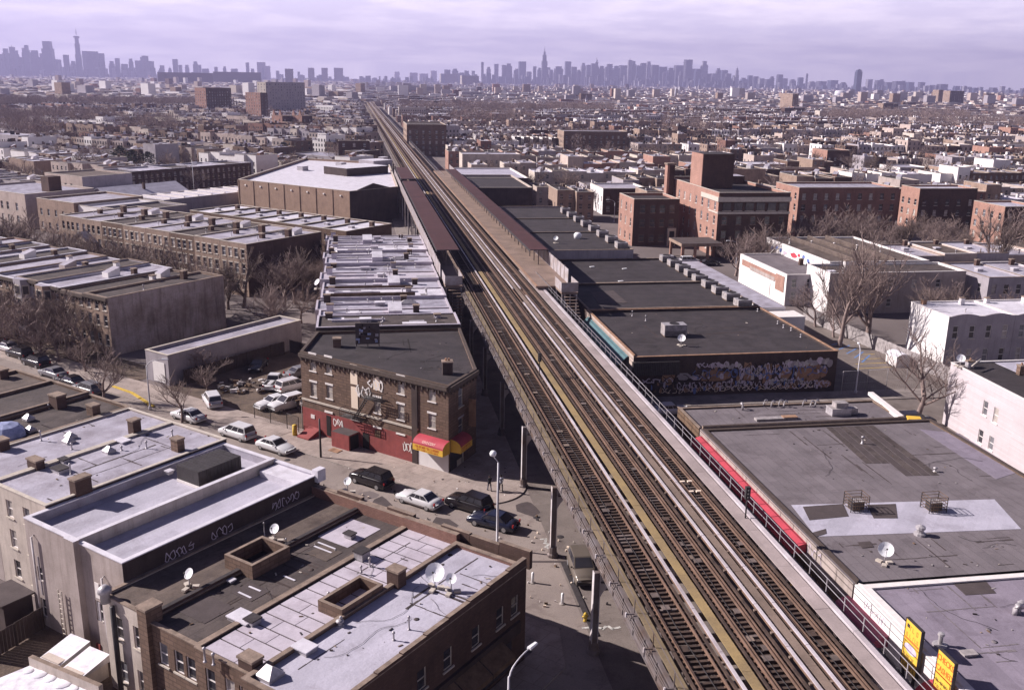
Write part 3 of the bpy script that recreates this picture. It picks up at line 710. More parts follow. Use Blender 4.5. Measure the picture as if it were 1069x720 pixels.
def skylight(T, x, y, z, w_=1.2, d_=1.0, h_=.5, ang=SANG):
    u = (cos(ang), sin(ang)); v = (-u[1], u[0]); mb = MB().obox((x, y), u, w_, d_, z-.02, z+.25, 'galv')
    P = [(x+u[0]*a*w_/2+v[0]*b*d_/2, y+u[1]*a*w_/2+v[1]*b*d_/2, z+.25) for a, b in ((-1,-1),(1,-1),(1,1),(-1,1))]; R = [(x-u[0]*w_*.2, y-u[1]*w_*.2, z+.25+h_), (x+u[0]*w_*.2, y+u[1]*w_*.2, z+.25+h_)]
    mb.add(P+R, [(0, 1, 5, 4), (2, 3, 4, 5), (1, 2, 5), (3, 0, 4)], 'galv'); return sub('skylight', mb, T)
def bulkhead(T, x, y, z, w_=2.2, d_=2.6, h_=2.2, ang=SANG, m='stucco_grey', top='silver_roof'):
    u = (cos(ang), sin(ang)); v = (-u[1], u[0]); P = [(x+u[0]*a*w_/2+v[0]*b*d_/2, y+u[1]*a*w_/2+v[1]*b*d_/2) for a, b in ((-1,-1),(1,-1),(1,1),(-1,1))]
    mb = MB().prism([P[0]+(z+h_*.55,), P[1]+(z+h_*.55,), P[2]+(z+h_,), P[3]+(z+h_,)], z-.02, z+h_, m, top)
    return sub('roof_bulkhead', mb, T)
def dish(px, py, z, r, lab, az_=-2.3, group='satellite dishes on the flat roofs', pole=.9):
    x, y = at(px, py, z); T = thing('satellite_dish', lab, 'satellite dish', (x, y, z), 0, group)
    mb = MB(); f = Vector((cos(az_)*.8, sin(az_)*.8, .6)).normalized(); a = f.cross(Vector((0, 0, 1))).normalized(); b = a.cross(f)
    c = Vector((0, 0, pole+r*.6)); vs = [c-f*r*.28]; n = 18
    for k, rr in ((1, .5), (2, 1.0)):
        vs += [c-f*r*.28*(1-rr*rr)+(a*cos(2*pi*i/n)+b*sin(2*pi*i/n))*r*rr for i in range(n)]
    fs = [(0, 1+i, 1+(i+1) % n) for i in range(n)]+[(1+i, 1+n+i, 1+n+(i+1) % n, 1+(i+1) % n) for i in range(n)]
    bk = [v-f*.035 for v in vs]; nv = len(vs); fs2 = [tuple(nv+q for q in reversed(g)) for g in fs]
    fs3 = [(1+n+i, nv+1+n+i, nv+1+n+(i+1) % n, 1+n+(i+1) % n) for i in range(n)]
    mb.add(vs+bk, fs+fs2+fs3, 'lamp_white', False).build('reflector', T, False)
    MB().tube([(0, 0, 0), (0, 0, pole), tuple(c-f*r*.3)], .045, 6, 'galv').build('mast', T, False)
    MB().tube([tuple(c-b*r*.9), tuple(c+f*r*.9-b*r*.15)], .025, 5, 'galv').tube([tuple(c+f*r*.82-b*r*.15), tuple(c+f*r*.98-b*r*.15)], .07, 8, 'dark_metal').build('feed_arm', T, False)
    m2 = MB(); 
    for i in range(3): m2.obox((cos(i*2.09)*.45, sin(i*2.09)*.45), (cos(i*2.09), sin(i*2.09)), .5, .35, 0, .16, 'trim_stone')
    m2.build('ballast_block', T, False); return T
ACP = None
def ac_unit(x, y, z, lab, w_=1.8, d_=1.3, h_=1.1, group='air handling units on the black roofs', rz=0):
    T = thing('rooftop_unit', lab, 'rooftop unit', (x, y, z), rz, group)
    MB().box(-w_/2, -d_/2, .2, w_/2, d_/2, h_, 'duct', 'galv').build('cabinet', T, False)
    mb = MB()
    for k in range(5): mb.box(-w_/2+.15, -d_/2-.03, .32+k*.14, w_/2-.15, -d_/2, .38+k*.14, 'dark_metal')
    mb.build('grille', T, False)
    MB().box(-w_/2+.1, -d_/2+.1, 0, -w_/2+.25, d_/2-.1, .2, 'wood_brown').box(w_/2-.25, -d_/2+.1, 0, w_/2-.1, d_/2-.1, .2, 'wood_brown').build('curb', T, False)
    MB().lathe((0, 0, h_), [(min(w_, d_)*.38, 0), (min(w_, d_)*.38, .1), (min(w_, d_)*.3, .1), (min(w_, d_)*.3, .02)], 12, 'dark_metal', False).build('fan_guard', T, False)
    return T

# --- lower left row, a runs along the street, n away from the camera towards the street
RH = {}
def row_rear_wins(p0, p1, rows, xs, ww=.95, **k): return dict(rows=rows, xs=xs, w=ww, **k)
rear = lambda xs, rows=((1.2, 1.7), (4.1, 1.7), (7.0, 1.6)), **k: dict(rows=list(rows), xs=xs, **k)
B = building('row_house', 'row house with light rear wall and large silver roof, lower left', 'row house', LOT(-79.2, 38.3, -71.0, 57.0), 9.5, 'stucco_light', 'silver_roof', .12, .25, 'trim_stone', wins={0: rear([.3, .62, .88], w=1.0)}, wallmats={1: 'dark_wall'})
RH['l0'] = B
ax, ay = AN(-70.9, 0)
chimney(B, *at(85, 513, 9.6), 9.5, .9, 1.5, 1.5, 'brick_dark')
B2 = building('row_house', 'row house at the far left edge with grey rear wall under a silver roof', 'row house', LOT(-86.5, 38.3, -79.25, 57.0), 9.5, 'stucco_grey', 'silver_roof', .12, .25, 'trim_stone', wins={0: rear([.3, .75])})
# row of dark roofs further left
a = -86.5
for i, (wd, rf, hh_, lab) in enumerate(((7.4, 'tar_roof_b', 9.4, 'dark brown roofed row house beside the silver roof, far left'), (7.2, 'tar_roof_b', 9.6, 'second dark roofed row house from the silver roof, at left edge'), (7.4, 'brown_roof', 9.5, 'third dark roofed row house from the silver roof, at left edge'), (8, 'white_coat', 9.3, 'pale roofed row house at the left edge beyond the dark roofs'), (8, 'silver_roof', 9.4, 'outermost silver roofed row house at the left edge'))):
    T = building('row_house', lab, 'row house', LOT(a-wd, 38.3, a-.04, 57.2), hh_, 'brick_brown', rf, .25, .25, 'coping', wins={0: rear([.3, .7])})
    if i == 0:
        chimney(T, *at(61, 425, 9.4), 9.4, 1.5, 1.1, 1.5); chimney(T, *at(98, 433, 9.4), 9.4, 1.1, .9, 1.2, 'brick_brown')
        vent(T, *at(51, 426, 9.4), 9.4, .3)
    if i == 1: chimney(T, *at(2, 470, 9.4), 9.4, 1.2, 1.0, 1.2)
    if i == 2: chimney(T, *at(2, 395, 9.4), 9.4, 1.4, 1.0, 1.2)
    a -= wd
skylight(B2, *at(32, 440+10, 9.5), 9.5, .9, .8, .35)
for px, py in ((30, 438), (74, 457), (72, 462), (114, 472)): skylight(B if px > 60 else B2, *at(px, py, 9.5), 9.5, .9, .9, .4)
for px, py, hh_ in ((43, 460, .9), (75, 469, .5), (153, 468, .6), (180, 455, .5), (127, 470, .3), (74, 495, .9)): vent(B if px > 60 else B2, *at(px, py, 9.5), 9.5, hh_)
chimney(B, *at(141, 449+3, 9.5), 9.5, .9, .9, 1.5); chimney(B, *at(186, 470, 9.5), 9.5, 1.0, .8, 1.3, 'brick_brown')
hatch(B, *at(128, 461, 9.5), 9.5, 1.3, .9, .15); chimney(B, *at(38, 488, 9.5), 9.5, 1.5, .8, .9, 'brick_dark'); hatch(B, *at(63, 492, 9.5), 9.5, 1.3, 1.0, .35, m='tar_roof'); hatch(B, *at(67, 482, 9.5), 9.5, .8, .6, .3, m='tar_roof')
tarp = tag(MB().lathe((*at(6, 455, 9.5), 9.5), [(1.9, 0), (1.8, .5), (1.3, 1.1), (.5, 1.35)], 9, 'tarp_blue', False).build('tarpaulin_heap'), 'crumpled pale blue tarpaulin heap on the dark roof at left edge', 'tarpaulin')
# wide stucco building, two bays with a raised wall between
B = building('commercial_building', 'wide grey stucco building with stepped silver roof and blue shaded raised wall', 'building', LOT(-70.9, 36.4, -58.0, 56.6), 8.6, 'stucco_grey', 'silver_roof_b', .75, .35, 'white_coat', wallmats={1: 'dark_wall', 0: 'stucco_grey'}, wins={0: pixwin(AN(-70.9, 36.4), AN(-58, 36.4), [(104, 628, 648, .9), (42, 592, 606, .7), (46, 625, 643, .7)])}, sill=None)  # dark material on the side wall paints its shade
mb = MB().prism(LOT(-64.0, 36.45, -63.55, 56.5), 8.58, 9.6, 'stucco_light', 'white_coat'); sub('raised_wall', mb, B)
mb = MB().prism(LOT(-64.6, 35.9, -63.3, 36.42), 0, 9.7, 'stucco_grey', 'white_coat'); sub('pilaster', mb, B)
mb = MB().prism(LOT(-63.2, 54.2, -58.4, 56.3), 8.58, 9.2, 'white_coat'); sub('front_step', mb, B)
mb = MB().prism(LOT(-58.3, 56.0, -57.6, 57.0), 8.8, 9.95, 'white_coat'); sub('corner_block', mb, B)
hx, hy = AN(-66.9, 51.6)
ubox = tag(thing('rooftop_unit', 'large dark ribbed rooftop box on the silver stucco building', 'rooftop unit', (hx, hy, 8.62), SANG))
mb = MB().box(-1.5, -2.4, .28, 1.5, 2.4, 1.6, 'dark_metal')
for k in range(12): mb.box(-1.53, -2.3+k*.4, .3, 1.53, -2.24+k*.4, 1.63, 'dark_metal')
mb.build('cabinet', ubox, False); MB().box(-1.55, -2.45, 0, 1.55, 2.45, .26, 'trim_white').build('curb', ubox, False)
hatch(B, *at(177, 494, 8.95), 8.95, .5, .5, .25); vent(B, *at(186, 492, 8.95), 8.95, .4)
for px, yt, yb in ((33, 560, 660), (106.5, 603, 700)):
    s_, z1 = wallpt(px, yt, AN(-70.9, 36.2), AN(-58, 36.2)); p = AN(-70.9+s_, 36.15)
    sub('drain_pipe', MB().tube([(p[0], p[1], .1), (p[0], p[1], z1), (p[0]+SN[0]*.3, p[1]+SN[1]*.3, z1+.1)], .09, 6, 'el_light'), B)
p0, p1 = AN(-70.9, 36.4), AN(-58, 36.4)
def panel(T, p0, p1, x0, yt, x1, yb, m, name='wall_patch', d=.05):
    s0, z1 = wallpt(x0, yt, p0, p1); s1, z0 = wallpt(x1, yb, p0, p1); (ux, uy), L = unit(p0, p1); nx, ny = uy, -ux
    q = lambda s_, e: (p0[0]+ux*s_+nx*e, p0[1]+uy*s_+ny*e)
    return sub(name, MB().prism([q(s0, .003), q(s0, d), q(s1, d), q(s1, .003)], z0, z1, m), T)
panel(B, p0, p1, 99, 607, 105, 625, 'trim_white'); panel(B, p0, p1, 39, 580, 45, 620, 'grey_wall'); panel(B, p0, p1, 103, 628, 107, 648, 'grey_wall', 'wall_patch', .08)
panel(B, p0, p1, 101, 670, 108, 697, 'red_paint', 'door', .08)
# steel ladder and clutter on the rear wall
mb = MB(); p = AN(-66.5, 36.15)
for s_ in (-.25, .25):
    mb.tube([(p[0]+SD[0]*s_, p[1]+SD[1]*s_, .2), (p[0]+SD[0]*s_, p[1]+SD[1]*s_, 4.4)], .05, 5, 'trim_stone')
for k in range(9): mb.tube([(p[0]-SD[0]*.25, p[1]-SD[1]*.25, .5+k*.45), (p[0]+SD[0]*.25, p[1]+SD[1]*.25, .5+k*.45)], .04, 5, 'trim_stone')
sub('ladder', mb, B)
# graffiti marks on the shaded side wall: built as strokes of flat paint
def scrawl(T, p0, p1, boxes, m, seed, wd=.09, d=.012, name='graffiti_mark'):
    r = random.Random(seed); (ux, uy), L = unit(p0, p1); nx, ny = uy, -ux; mb = MB()
    for (s0, z0, s1, z1, k) in boxes:
        for i in range(k):
            cx_ = s0+(i+.5)*(s1-s0)/k; hh_ = z1-z0; ww = (s1-s0)/k
            n = r.randint(5, 9); ph = r.uniform(0, 6.3); px_, pz = None, None
            for j in range(n+1):
                t = ph+j*2*pi/(n)*r.choice((.6, .8, 1.0)); x_ = cx_+cos(t)*ww*.55*r.uniform(.6, 1.1); z_ = (z0+z1)/2+sin(t)*hh_*.45*r.uniform(.6, 1.1)
                if px_ is not None:
                    dx_, dz_ = x_-px_, z_-pz; l = sqrt(dx_*dx_+dz_*dz_)+1e-6; ax_, az2 = -dz_/l*wd/2, dx_/l*wd/2
                    dd = d+r.uniform(0, .006)
                    P = [(px_+ax_, pz+az2), (px_-ax_, pz-az2), (x_-ax_, z_-az2), (x_+ax_, z_+az2)]
                    mb.add([(p0[0]+ux*s_+nx*dd, p0[1]+uy*s_+ny*dd, z) for s_, z in P], [(0, 1, 2, 3)], m)
                px_, pz = x_, z_
    o = sub(name, mb, T); o['kind'] = 'stuff'; return o
scrawl(B, AN(-58, 36.4), AN(-58, 56.6), [(3.5, 7.7, 6.3, 8.7, 5), (8.0, 7.7, 10.2, 8.7, 4), (14.5, 7.8, 17.6, 8.8, 6)], 'ink_lilac', 3, .07)

# brick houses C (two), D, E
rw3 = [(1.0, 1.7), (3.9, 1.7)]
B = building('row_house', 'narrow brown-roofed house against the dark graffiti wall', 'row house', LOT(-57.95, 34.6, -52.5, 56.0), 7.6, 'stucco_light', 'brown_roof', .12, .25, 'coping', wins={0: [rear([.3, .7], [(1.0, 1.8), (4.6, 1.8)])]}, wallmats={1: 'brick_red'})
sub('parapet_wall', MB().prism(LOT(-58, 55.6, -52.5, 56.1), 0, 8.5, 'brick_red', 'coping'), B)
chimney(B, *AN(-52.3, 34.5), 0, 1.0, 1.3, 8.9, 'brick_brown'); 
x, y = AN(-57.3, 34.4); sub('vent_dome', MB().lathe((x, y, 7.4), [(.35, 0), (.35, .7), (.5, .8), (.48, 1.1), (.2, 1.35)], 12, 'galv'), B)
x, y = AN(-56.4, 34.3); sub('drain_pipe', MB().tube([(x, y, 0), (x, y, 7.4)], .2, 8, 'dark_metal'), B)
C = building('row_house', 'brick house with dark tar roof and large open brick light shaft', 'row house', LOT(-52.45, 34.2, -47.0, 55.8), 7.6, 'brick_brown', 'tar_roof_b', .15, .25, 'coping', wins={0: [rear([.32, .62, .85], [(1.2, 1.7), (4.9, 1.7)])]}, wallmats={3: 'brick_dark'})
sub('parapet_wall', MB().prism(LOT(-52.45, 55.4, -47.0, 55.9), 0, 8.6, 'brick_red', 'coping'), C)
mb = MB()   # party ridge between the two
sub('party_ridge', MB().prism(LOT(-52.6, 34.3, -52.25, 42.5), 7.6, 8.05, 'brick_dark', 'tar_roof'), C); sub('party_ridge', MB().prism(LOT(-52.6, 46.6, -52.25, 55.4), 7.6, 8.05, 'brick_dark', 'tar_roof'), C)
def shaft(T, a0, n0, a1, n1, z, h_, m='brick_brown'):
    mb = MB(); t = .28; P = LOT(a0, n0, a1, n1); I = inset(P, t)
    for i in range(4):
        A, Bp, c, d = P[i], P[(i+1) % 4], I[(i+1) % 4], I[i]
        mb.quad((A[0], A[1], z), (Bp[0], Bp[1], z), (Bp[0], Bp[1], z+h_), (A[0], A[1], z+h_), m)
        mb.quad((c[0], c[1], z-3), (d[0], d[1], z-3), (d[0], d[1], z+h_), (c[0], c[1], z+h_), m)
        mb.quad((A[0], A[1], z+h_), (Bp[0], Bp[1], z+h_), (c[0], c[1], z+h_), (d[0], d[1], z+h_), 'coping')
    mb.add([(p[0], p[1], z+.01) for p in I], [(0, 1, 2, 3)], 'opening'); return sub('light_shaft', mb, T)  # black sheet stands in for the shaded depth of the shaft
shaft(C, -54.0, 42.4, -50.9, 46.2, 7.6, 1.15)
for (a0, n0, a1, n1, m) in ((-51.9, 50.2, -48.6, 54.2, 'metal_panel'), (-50.6, 47.6, -48.4, 49.4, 'brown_roof'), (-51.8, 36.4, -49.0, 39.0, 'patch_dark'), (-50.8, 40.2, -48.6, 42.0, 'patch_dark')):
    sub('roof_patch', MB().prism(LOT(a0, n0, a1, n1), 7.603, 7.63, m), C)
def seam_marks(T, z, segs, m='white_coat'):
    mb = MB()
    for x0, y0, x1, y1 in segs:
        a, b = at(x0, y0, z), at(x1, y1, z); u, L = unit(a, b); mb.obox(lerp(a, b, .5), u, L, .16, z+.03, z+.05, m)
    return sub('coating_streak', mb, T)
seam_marks(C, 7.6, [(249, 618, 262, 624), (260, 612, 272, 617), (296, 601, 308, 606), (328, 570, 346, 577), (332, 566, 350, 573)])
hatch(C, *at(254, 645, 7.75), 7.6, 1.9, 1.2, .25); vent(C, *at(214, 689, 7.7), 7.6, .9); vent(C, *at(223, 692, 7.7), 7.6, .7); hatch(C, *at(264, 652, 7.6), 7.6, .8, .8, .5, m='tar_roof')
vent(C, *at(276, 556, 7.8), 7.6, 1.0, .04); vent(C, *at(299, 573, 7.8), 7.6, 1.0, .04); hatch(C, *at(241, 607, 7.6), 7.6, .5, .4, .15)
D = building('row_house', 'brick house roofed with rows of silver metal panels', 'row house', LOT(-46.95, 34.0, -41.5, 55.7), 7.7, 'brick_brown', 'patch_dark', .12, .2, 'coping', wins={0: [rear([.25, .6, .85], [(1.2, 1.8), (4.9, 1.8)])]})
sub('parapet_wall', MB().prism(LOT(-46.95, 55.3, -41.5, 55.8), 0, 8.7, 'brick_red', 'coping'), D)
pn = {}
n0 = 34.4; k = 0
while n0 < 54.9:       # silver sheets, laid one by one
    ln = 1.32; a0 = -46.55
    for wd in ((1.9, 2.9) if k % 2 else (2.9, 1.9)):
        key = (wd, ln)
        if key not in pn: pn[key] = MB().box(.05, .06, 0, wd-.02, ln-.06, .04, 'metal_panel').mesh('roof_panel')
        if not (43.2 > n0 > 40.6+1 and 0):
            x, y = AN(a0, n0); inst(pn[key], 'roof_panel', D, (x-D.location.x, y-D.location.y, 7.71+RND.uniform(0, .012)), SANG+RND.uniform(-.004, .004))
        a0 += wd
    n0 += ln; k += 1
shaft(D, -43.6, 41.9, -41.3, 46.2, 7.7, .95)
hatch(D, *at(196/3+130+170, 480+300/3-20, 7.7), 7.7, .8, .6, .3, m='tar_roof'); hatch(D, *at(378, 583, 7.7), 7.7, .9, .9, .7, m='tar_roof'); vent(D, *at(386, 592, 7.7), 7.7, .7); vent(D, *at(343, 625, 7.7), 7.7, .4)
chimney(D, *at(262, 697, 7.8), 7.7, 1.3, .9, 1.0, 'brick_dark')
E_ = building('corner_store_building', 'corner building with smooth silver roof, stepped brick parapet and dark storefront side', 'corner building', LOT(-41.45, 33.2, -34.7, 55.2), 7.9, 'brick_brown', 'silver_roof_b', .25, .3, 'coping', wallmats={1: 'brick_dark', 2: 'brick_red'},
    wins={1: [dict(rows=[(4.7, 1.6)], xs=[.12, .25, .42, .55, .7, .84, .93], w=1.0, pane='glass')], 0: [rear([.3, .7], [(4.7, 1.7)])]}, frame='trim_stone')  # darker brick on the storefront side paints that wall's shade
for (s0, z0, s1, z1) in ((0, 8.15, 22, .001),): pass
mb = MB()          # stepped parapets: blocks getting higher towards the street corner
for i in range(9):
    n_ = 33.2+i*2.44; mb.prism(LOT(-35.02, n_, -34.66, n_+2.4), 7.9, 8.3+i*.075, 'brick_dark', 'coping')
sub('stepped_parapet', mb, E_)
mb = MB()
for i in range(8):
    a0 = -58+i*2.9; mb.prism(LOT(a0, 55.85, min(a0+2.86, -34.7), 56.25), 7.5, 8.55+(.28 if i % 2 else 0)+(.2 if i > 5 else 0), 'brick_dark', 'coping')
sub('street_parapet', mb, E_)
# storefront with fascia and awning, fascia darkened to paint the shaded side
p0, p1 = AN(-34.7, 33.2), AN(-34.7, 55.2)
mb = MB()
for s0, s1, z0, z1, m, d in ((1, 21, 3.0, 4.0, 'dark_wall', .25), (1.5, 6, .4, 2.8, 'glass', .06), (7, 12, .4, 2.8, 'dark_metal', .06), (13, 20, .4, 2.8, 'glass', .06)):
    q = lambda s_, e: (p0[0]+SN[0]*s_+SD[0]*e, p0[1]+SN[1]*s_+SD[1]*e)
    mb.prism([q(s0, .003), q(s0, d), q(s1, d), q(s1, .003)], z0, z1, m)
sub('storefront', mb, E_)
mb = MB(); q = lambda s_, e: (p0[0]+SN[0]*s_+SD[0]*e, p0[1]+SN[1]*s_+SD[1]*e)
for s0 in (9.5, 12.5, 15.5):
    vs = [q(s0, .26)+(3.6,), q(s0+2.9, .26)+(3.6,), q(s0+2.9, 1.5)+(2.9,), q(s0, 1.5)+(2.9,), q(s0, 1.5)+(2.5,), q(s0+2.9, 1.5)+(2.5,)]
    mb.add(vs, [(0, 1, 2, 3), (3, 2, 5, 4)], 'wood_brown')
sub('awning', mb, E_)
chimney(E_, *at(414, 609, 8), 7.9, 1.1, .9, 1.4, 'brick_dark'); hatch(E_, *at(318, 678, 7.95), 7.9, 1.3, 1.0, .3); skylight(E_, *at(282, 706, 7.9), 7.9, 1.3, 1.3, .6)
for px, py, hh_ in ((356, 652, .5), (377, 597, .4), (411, 668, .5), (427, 657, .9)): vent(E_, *at(px, py, 7.9), 7.9, hh_, .06)
vent(E_, *at(355, 653, 7.9), 7.9, .3, .16)
dish(454, 614, 7.95, .72, 'larger white satellite dish on the silver corner roof', -1.9); dish(471, 618, 7.95, .4, 'small white satellite dish just right of the larger one on the corner roof', -1.9)
dish(367/1+0, 511, 8.6, .4, 'small white satellite dish at the street end of the brown roof', -2.2) if 0 else None
dish(288-1, 565, 7.7, .42, 'small white satellite dish beside the open brick light shaft', -2.2); dish(198, 613, 7.7, .42, 'small white satellite dish at the rear edge of the brown roof', -2.4); dish(363, 514, 8.1, .38, 'small white satellite dish on the street parapet of the brown roof', -2.2)
# rear yard: pale roof with snow patches, two white sheds, fence
def slantroof(name, lab, cat, poly, h, m, wall='stucco_light'):
    T = thing(name, lab, cat, (*poly[0], 0)); sub('wall', MB().prism(poly, 0, h-.12, wall), T); sub('roof', MB().prism(inset(poly, -.12), h-.1, h, m), T); return T
yb = [at(-60, 760, 3.0), at(60, 770, 3.0), at(103, 722, 3.0), at(33, 688, 3.0), at(-60, 740, 3.0)]
yb = ccw([at(-70, 735, 3.2), at(33, 693, 3.2), at(106, 724, 3.2), at(60, 800, 3.2)])
T = thing('garage', 'low garage with bluish white patched roof and pale parapet at bottom left corner', 'garage', (*yb[0], 0))
sub('wall', MB().prism(yb, 0, 3.1, 'stucco_grey'), T); sub('roof', MB().prism(inset(yb, .05), 3.1, 3.2, 'snow_white'), T)
pr = [at(33, 693, 3.2), at(106, 724, 3.2)]; u, L = unit(*pr); sub('parapet', MB().obox(lerp(*pr, .5), u, L, .35, 2.5, 3.9, 'stucco_light', 'coping'), T)
mb = MB()
for i, (px, py, w_) in enumerate(((42, 703, 1.3), (52, 708, 1.1), (66, 713, 1.5), (76, 719, 1.0), (30, 700, .9))): mb.lathe((*at(px, py, 3.2), 3.2), [(w_*.42, 0), (w_*.36, .04), (w_*.2, .07)], 9, 'snow_white')
sub('snow_patch', mb, T)
for (px, py, lab) in ((68, 683, 'small white-roofed shed nearer the fence behind the stucco building'), (88, 697, 'small white-roofed shed beside the red door')):
    x, y = at(px, py, 1.2); T = thing('garden_shed', lab, 'shed', (x, y, 0), SANG+.1, 'white-roofed sheds in the rear yard')
    MB().box(-.95, -1.3, 0, .95, 1.3, 1.5, 'stucco_light').build('wall', T, False)
    MB().prism([(-1.1, -1.45, 1.35), (1.1, -1.45, 1.35), (1.1, 1.45, 1.9), (-1.1, 1.45, 1.9)], 1.3, 1.9, 'galv', 'snow_white').build('roof', T, False)
g = MB(); g.add([(x, y, .008) for x, y in (AN(-150, 10), AN(-34, 10), AN(-34, 36), AN(-150, 38.2))], [(0, 1, 2, 3)], 'dirt'); structure('rear_yard_ground', g)
def board_fence(lab, p0, p1, h_, m='wood_brown', group='fences round the yards', step=.32, posts=2.4):
    u, L = unit(p0, p1); T = thing('board_fence', lab, 'fence', (*p0, 0), atan2(u[1], u[0]), group)
    me_ = MB().box(0, -.02, .05, step-.03, .02, h_, m).mesh('board'); k = int(L/step)
    for i in range(min(k, 290)): inst(me_, 'board', T, (i*step, 0, RND.uniform(-.04, .04)))
    pm = MB().box(-.06, -.1, 0, .06, -.02, h_+.05, m).mesh('post')
    for i in range(int(L/posts)+1): inst(pm, 'post', T, (i*posts, 0, 0))
    return T
board_fence('dark board fence across the rear yard at bottom left', at(-10, 690, 0), at(48, 655, 0), 2.0, 'dark_wall')
board_fence('dark board fence beside the low garage and white sheds', at(-10, 650+35, 0), at(24, 700, 0), 1.6, 'dark_wall') if 0 else None
x, y = AN(-72.5, 35); T = thing('shed', 'small dark lean-to against the rear wall of the light row house', 'shed', (x, y, 0), SANG)
MB().box(-1.6, -1.2, 0, 1.6, 1.2, 2.6, 'dark_wall', 'patch_dark').build('wall', T, False); MB().box(-1.8, -1.4, 2.62, 1.8, 1.4, 2.75, 'patch_dark').build('roof', T, False)

# --- brown corner building with the awning shop
P = [AN(-85.2, 80.7), AN(-61.7, 80.7), (13.9, 107.2), (14.1, 127.0), (-5.5, 126.8)]
p0, p1 = P[0], P[1]
top = [(326.5, 370, 387, 1.05), (343, 373, 390, 1.05), (418.5, 393, 411, 1.05), (451, 402, 419, 1.05)]
mid = [(327.5, 399, 414, 1.05), (344, 402, 416, 1.05), (394, 415, 431, 1.05), (418.5, 422, 438, 1.05), (451, 432, 447, 1.05)]
BB = building('corner_building', 'three-storey brown brick corner building with red painted ground floor and awnings', 'corner building', P, 10.3, 'brick_brown', 'tar_roof', .3, .3, 'cornice_dark', wins={0: pixwin(p0, p1, top+mid, lintel='trim_white', sill='trim_white', pane='curtain') , 1: pixwin(P[1], P[2], [(481, 402, 424, 1.2), (481, 436, 452, 1.2)], lintel='grey_wall')}, cornice=[0, 1], frame='trim_stone')
def cell(T, x0, yt, x1, yb, m, name, d=.05, p=(p0, p1)): return panel(T, p[0], p[1], x0, yt, x1, yb, m, name, d)
(ux, uy), L0 = unit(p0, p1)
q = lambda s_, e: (p0[0]+ux*s_+uy*e, p0[1]+uy*s_-ux*e)
def strip(T, s0, s1, z0, z1, m, name, d=.06): return sub(name, MB().prism([q(s0, .003), q(s0, d), q(s1, d), q(s1, .003)], z0, z1, m), T)
sdiv, _ = wallpt(437, 470, p0, p1)
strip(BB, .02, sdiv, .02, 3.35, 'red_paint', 'painted_ground_floor', .035)
strip(BB, 0, sdiv, 4.35, 4.6, 'trim_stone', 'belt_course', .12)
strip(BB, sdiv, L0+.03, .02, 3.3, 'white_wall', 'white_shop_wall', .07)
strip(BB, sdiv-.9, sdiv-.05, 0, 10.2, 'dark_wall', 'pipe_chase', .14)
for x0, yt, x1, yb in ((365.5, 379, 373.5, 402), (366.5, 403, 374, 427), (389.5, 385, 397, 408)): cell(BB, x0, yt, x1, yb, 'ink_cream', 'bricked_up_window', .05)
for x0, yt, x1, yb in ((339.5, 428, 348, 432), (366, 436, 376, 440), (390, 444, 399, 448), (414, 451, 423.5, 455)): cell(BB, x0, yt, x1, yb, 'trim_white', 'lintel', .14)
for x0, yt, x1, yb in ((341, 433, 346, 455), (379, 451, 386, 470)): cell(BB, x0, yt, x1, yb, 'opening', 'door', .08)
cell(BB, 391.5, 448, 397.5, 457, 'wood_brown', 'boarded_window', .08); cell(BB, 325, 432, 329, 437, 'trim_white', 'window_grille', .09)
scrawl(BB, p0, p1, [(wallpt(372, 402, p0, p1)[0], 6.6, wallpt(387, 405, p0, p1)[0], 8.2, 3), (wallpt(384, 395, p0, p1)[0], 7.9, wallpt(400, 397, p0, p1)[0], 9.4, 3)], 'trim_white', 5, .16, .05)
scrawl(BB, p0, p1, [(wallpt(348, 440, p0, p1)[0], 1.9, wallpt(360, 445, p0, p1)[0], 3.1, 3), (wallpt(421, 470, p0, p1)[0], 1.2, wallpt(436, 475, p0, p1)[0], 2.7, 4)], 'trim_white', 8, .12, .07)
# fire escape
s1, zz = wallpt(389, 405, p0, p1); s0, _ = wallpt(369, 430, p0, p1); s2, _ = wallpt(402, 405, p0, p1)
fe = MB()
def bar(a, b, r=.035, m='dark_metal'): fe.tube([a, b], r, 5, m)
def fp(s_, e, z): return q(s_, e)+(z,)
for z0, sa, sb in ((7.1, s1-.9, s2+.5), (4.0, s0-1.2, s0+2.2)):
    for e in (.1, .3, .5, .7, .9, 1.1): bar(fp(sa, e, z0), fp(sb, e, z0), .04)
    for s_ in (sa, sb):
        bar(fp(s_, .1, z0), fp(s_, 1.15, z0)); bar(fp(s_, 1.15, z0), fp(s_, 1.15, z0+1.0)); bar(fp(s_, .1, z0+1), fp(s_, 1.15, z0+1))
    for zz in (.5, 1.0): bar(fp(sa, 1.15, z0+zz), fp(sb, 1.15, z0+zz))
    k = sa
    while k < sb: bar(fp(k, 1.15, z0), fp(k, 1.15, z0+1), .02); k += .3
for e in (.35, 1.0): bar(fp(s1-.3, e, 7.1), fp(s0+.8, e, 4.0), .06)
for i in range(9): t = (i+.5)/9; bar(fp(s1-.3+(s0+.8-s1+.3)*t, .35, 7.1-3.1*t), fp(s1-.3+(s0+.8-s1+.3)*t, 1.0, 7.1-3.1*t), .06)
sub('fire_escape', fe, BB)
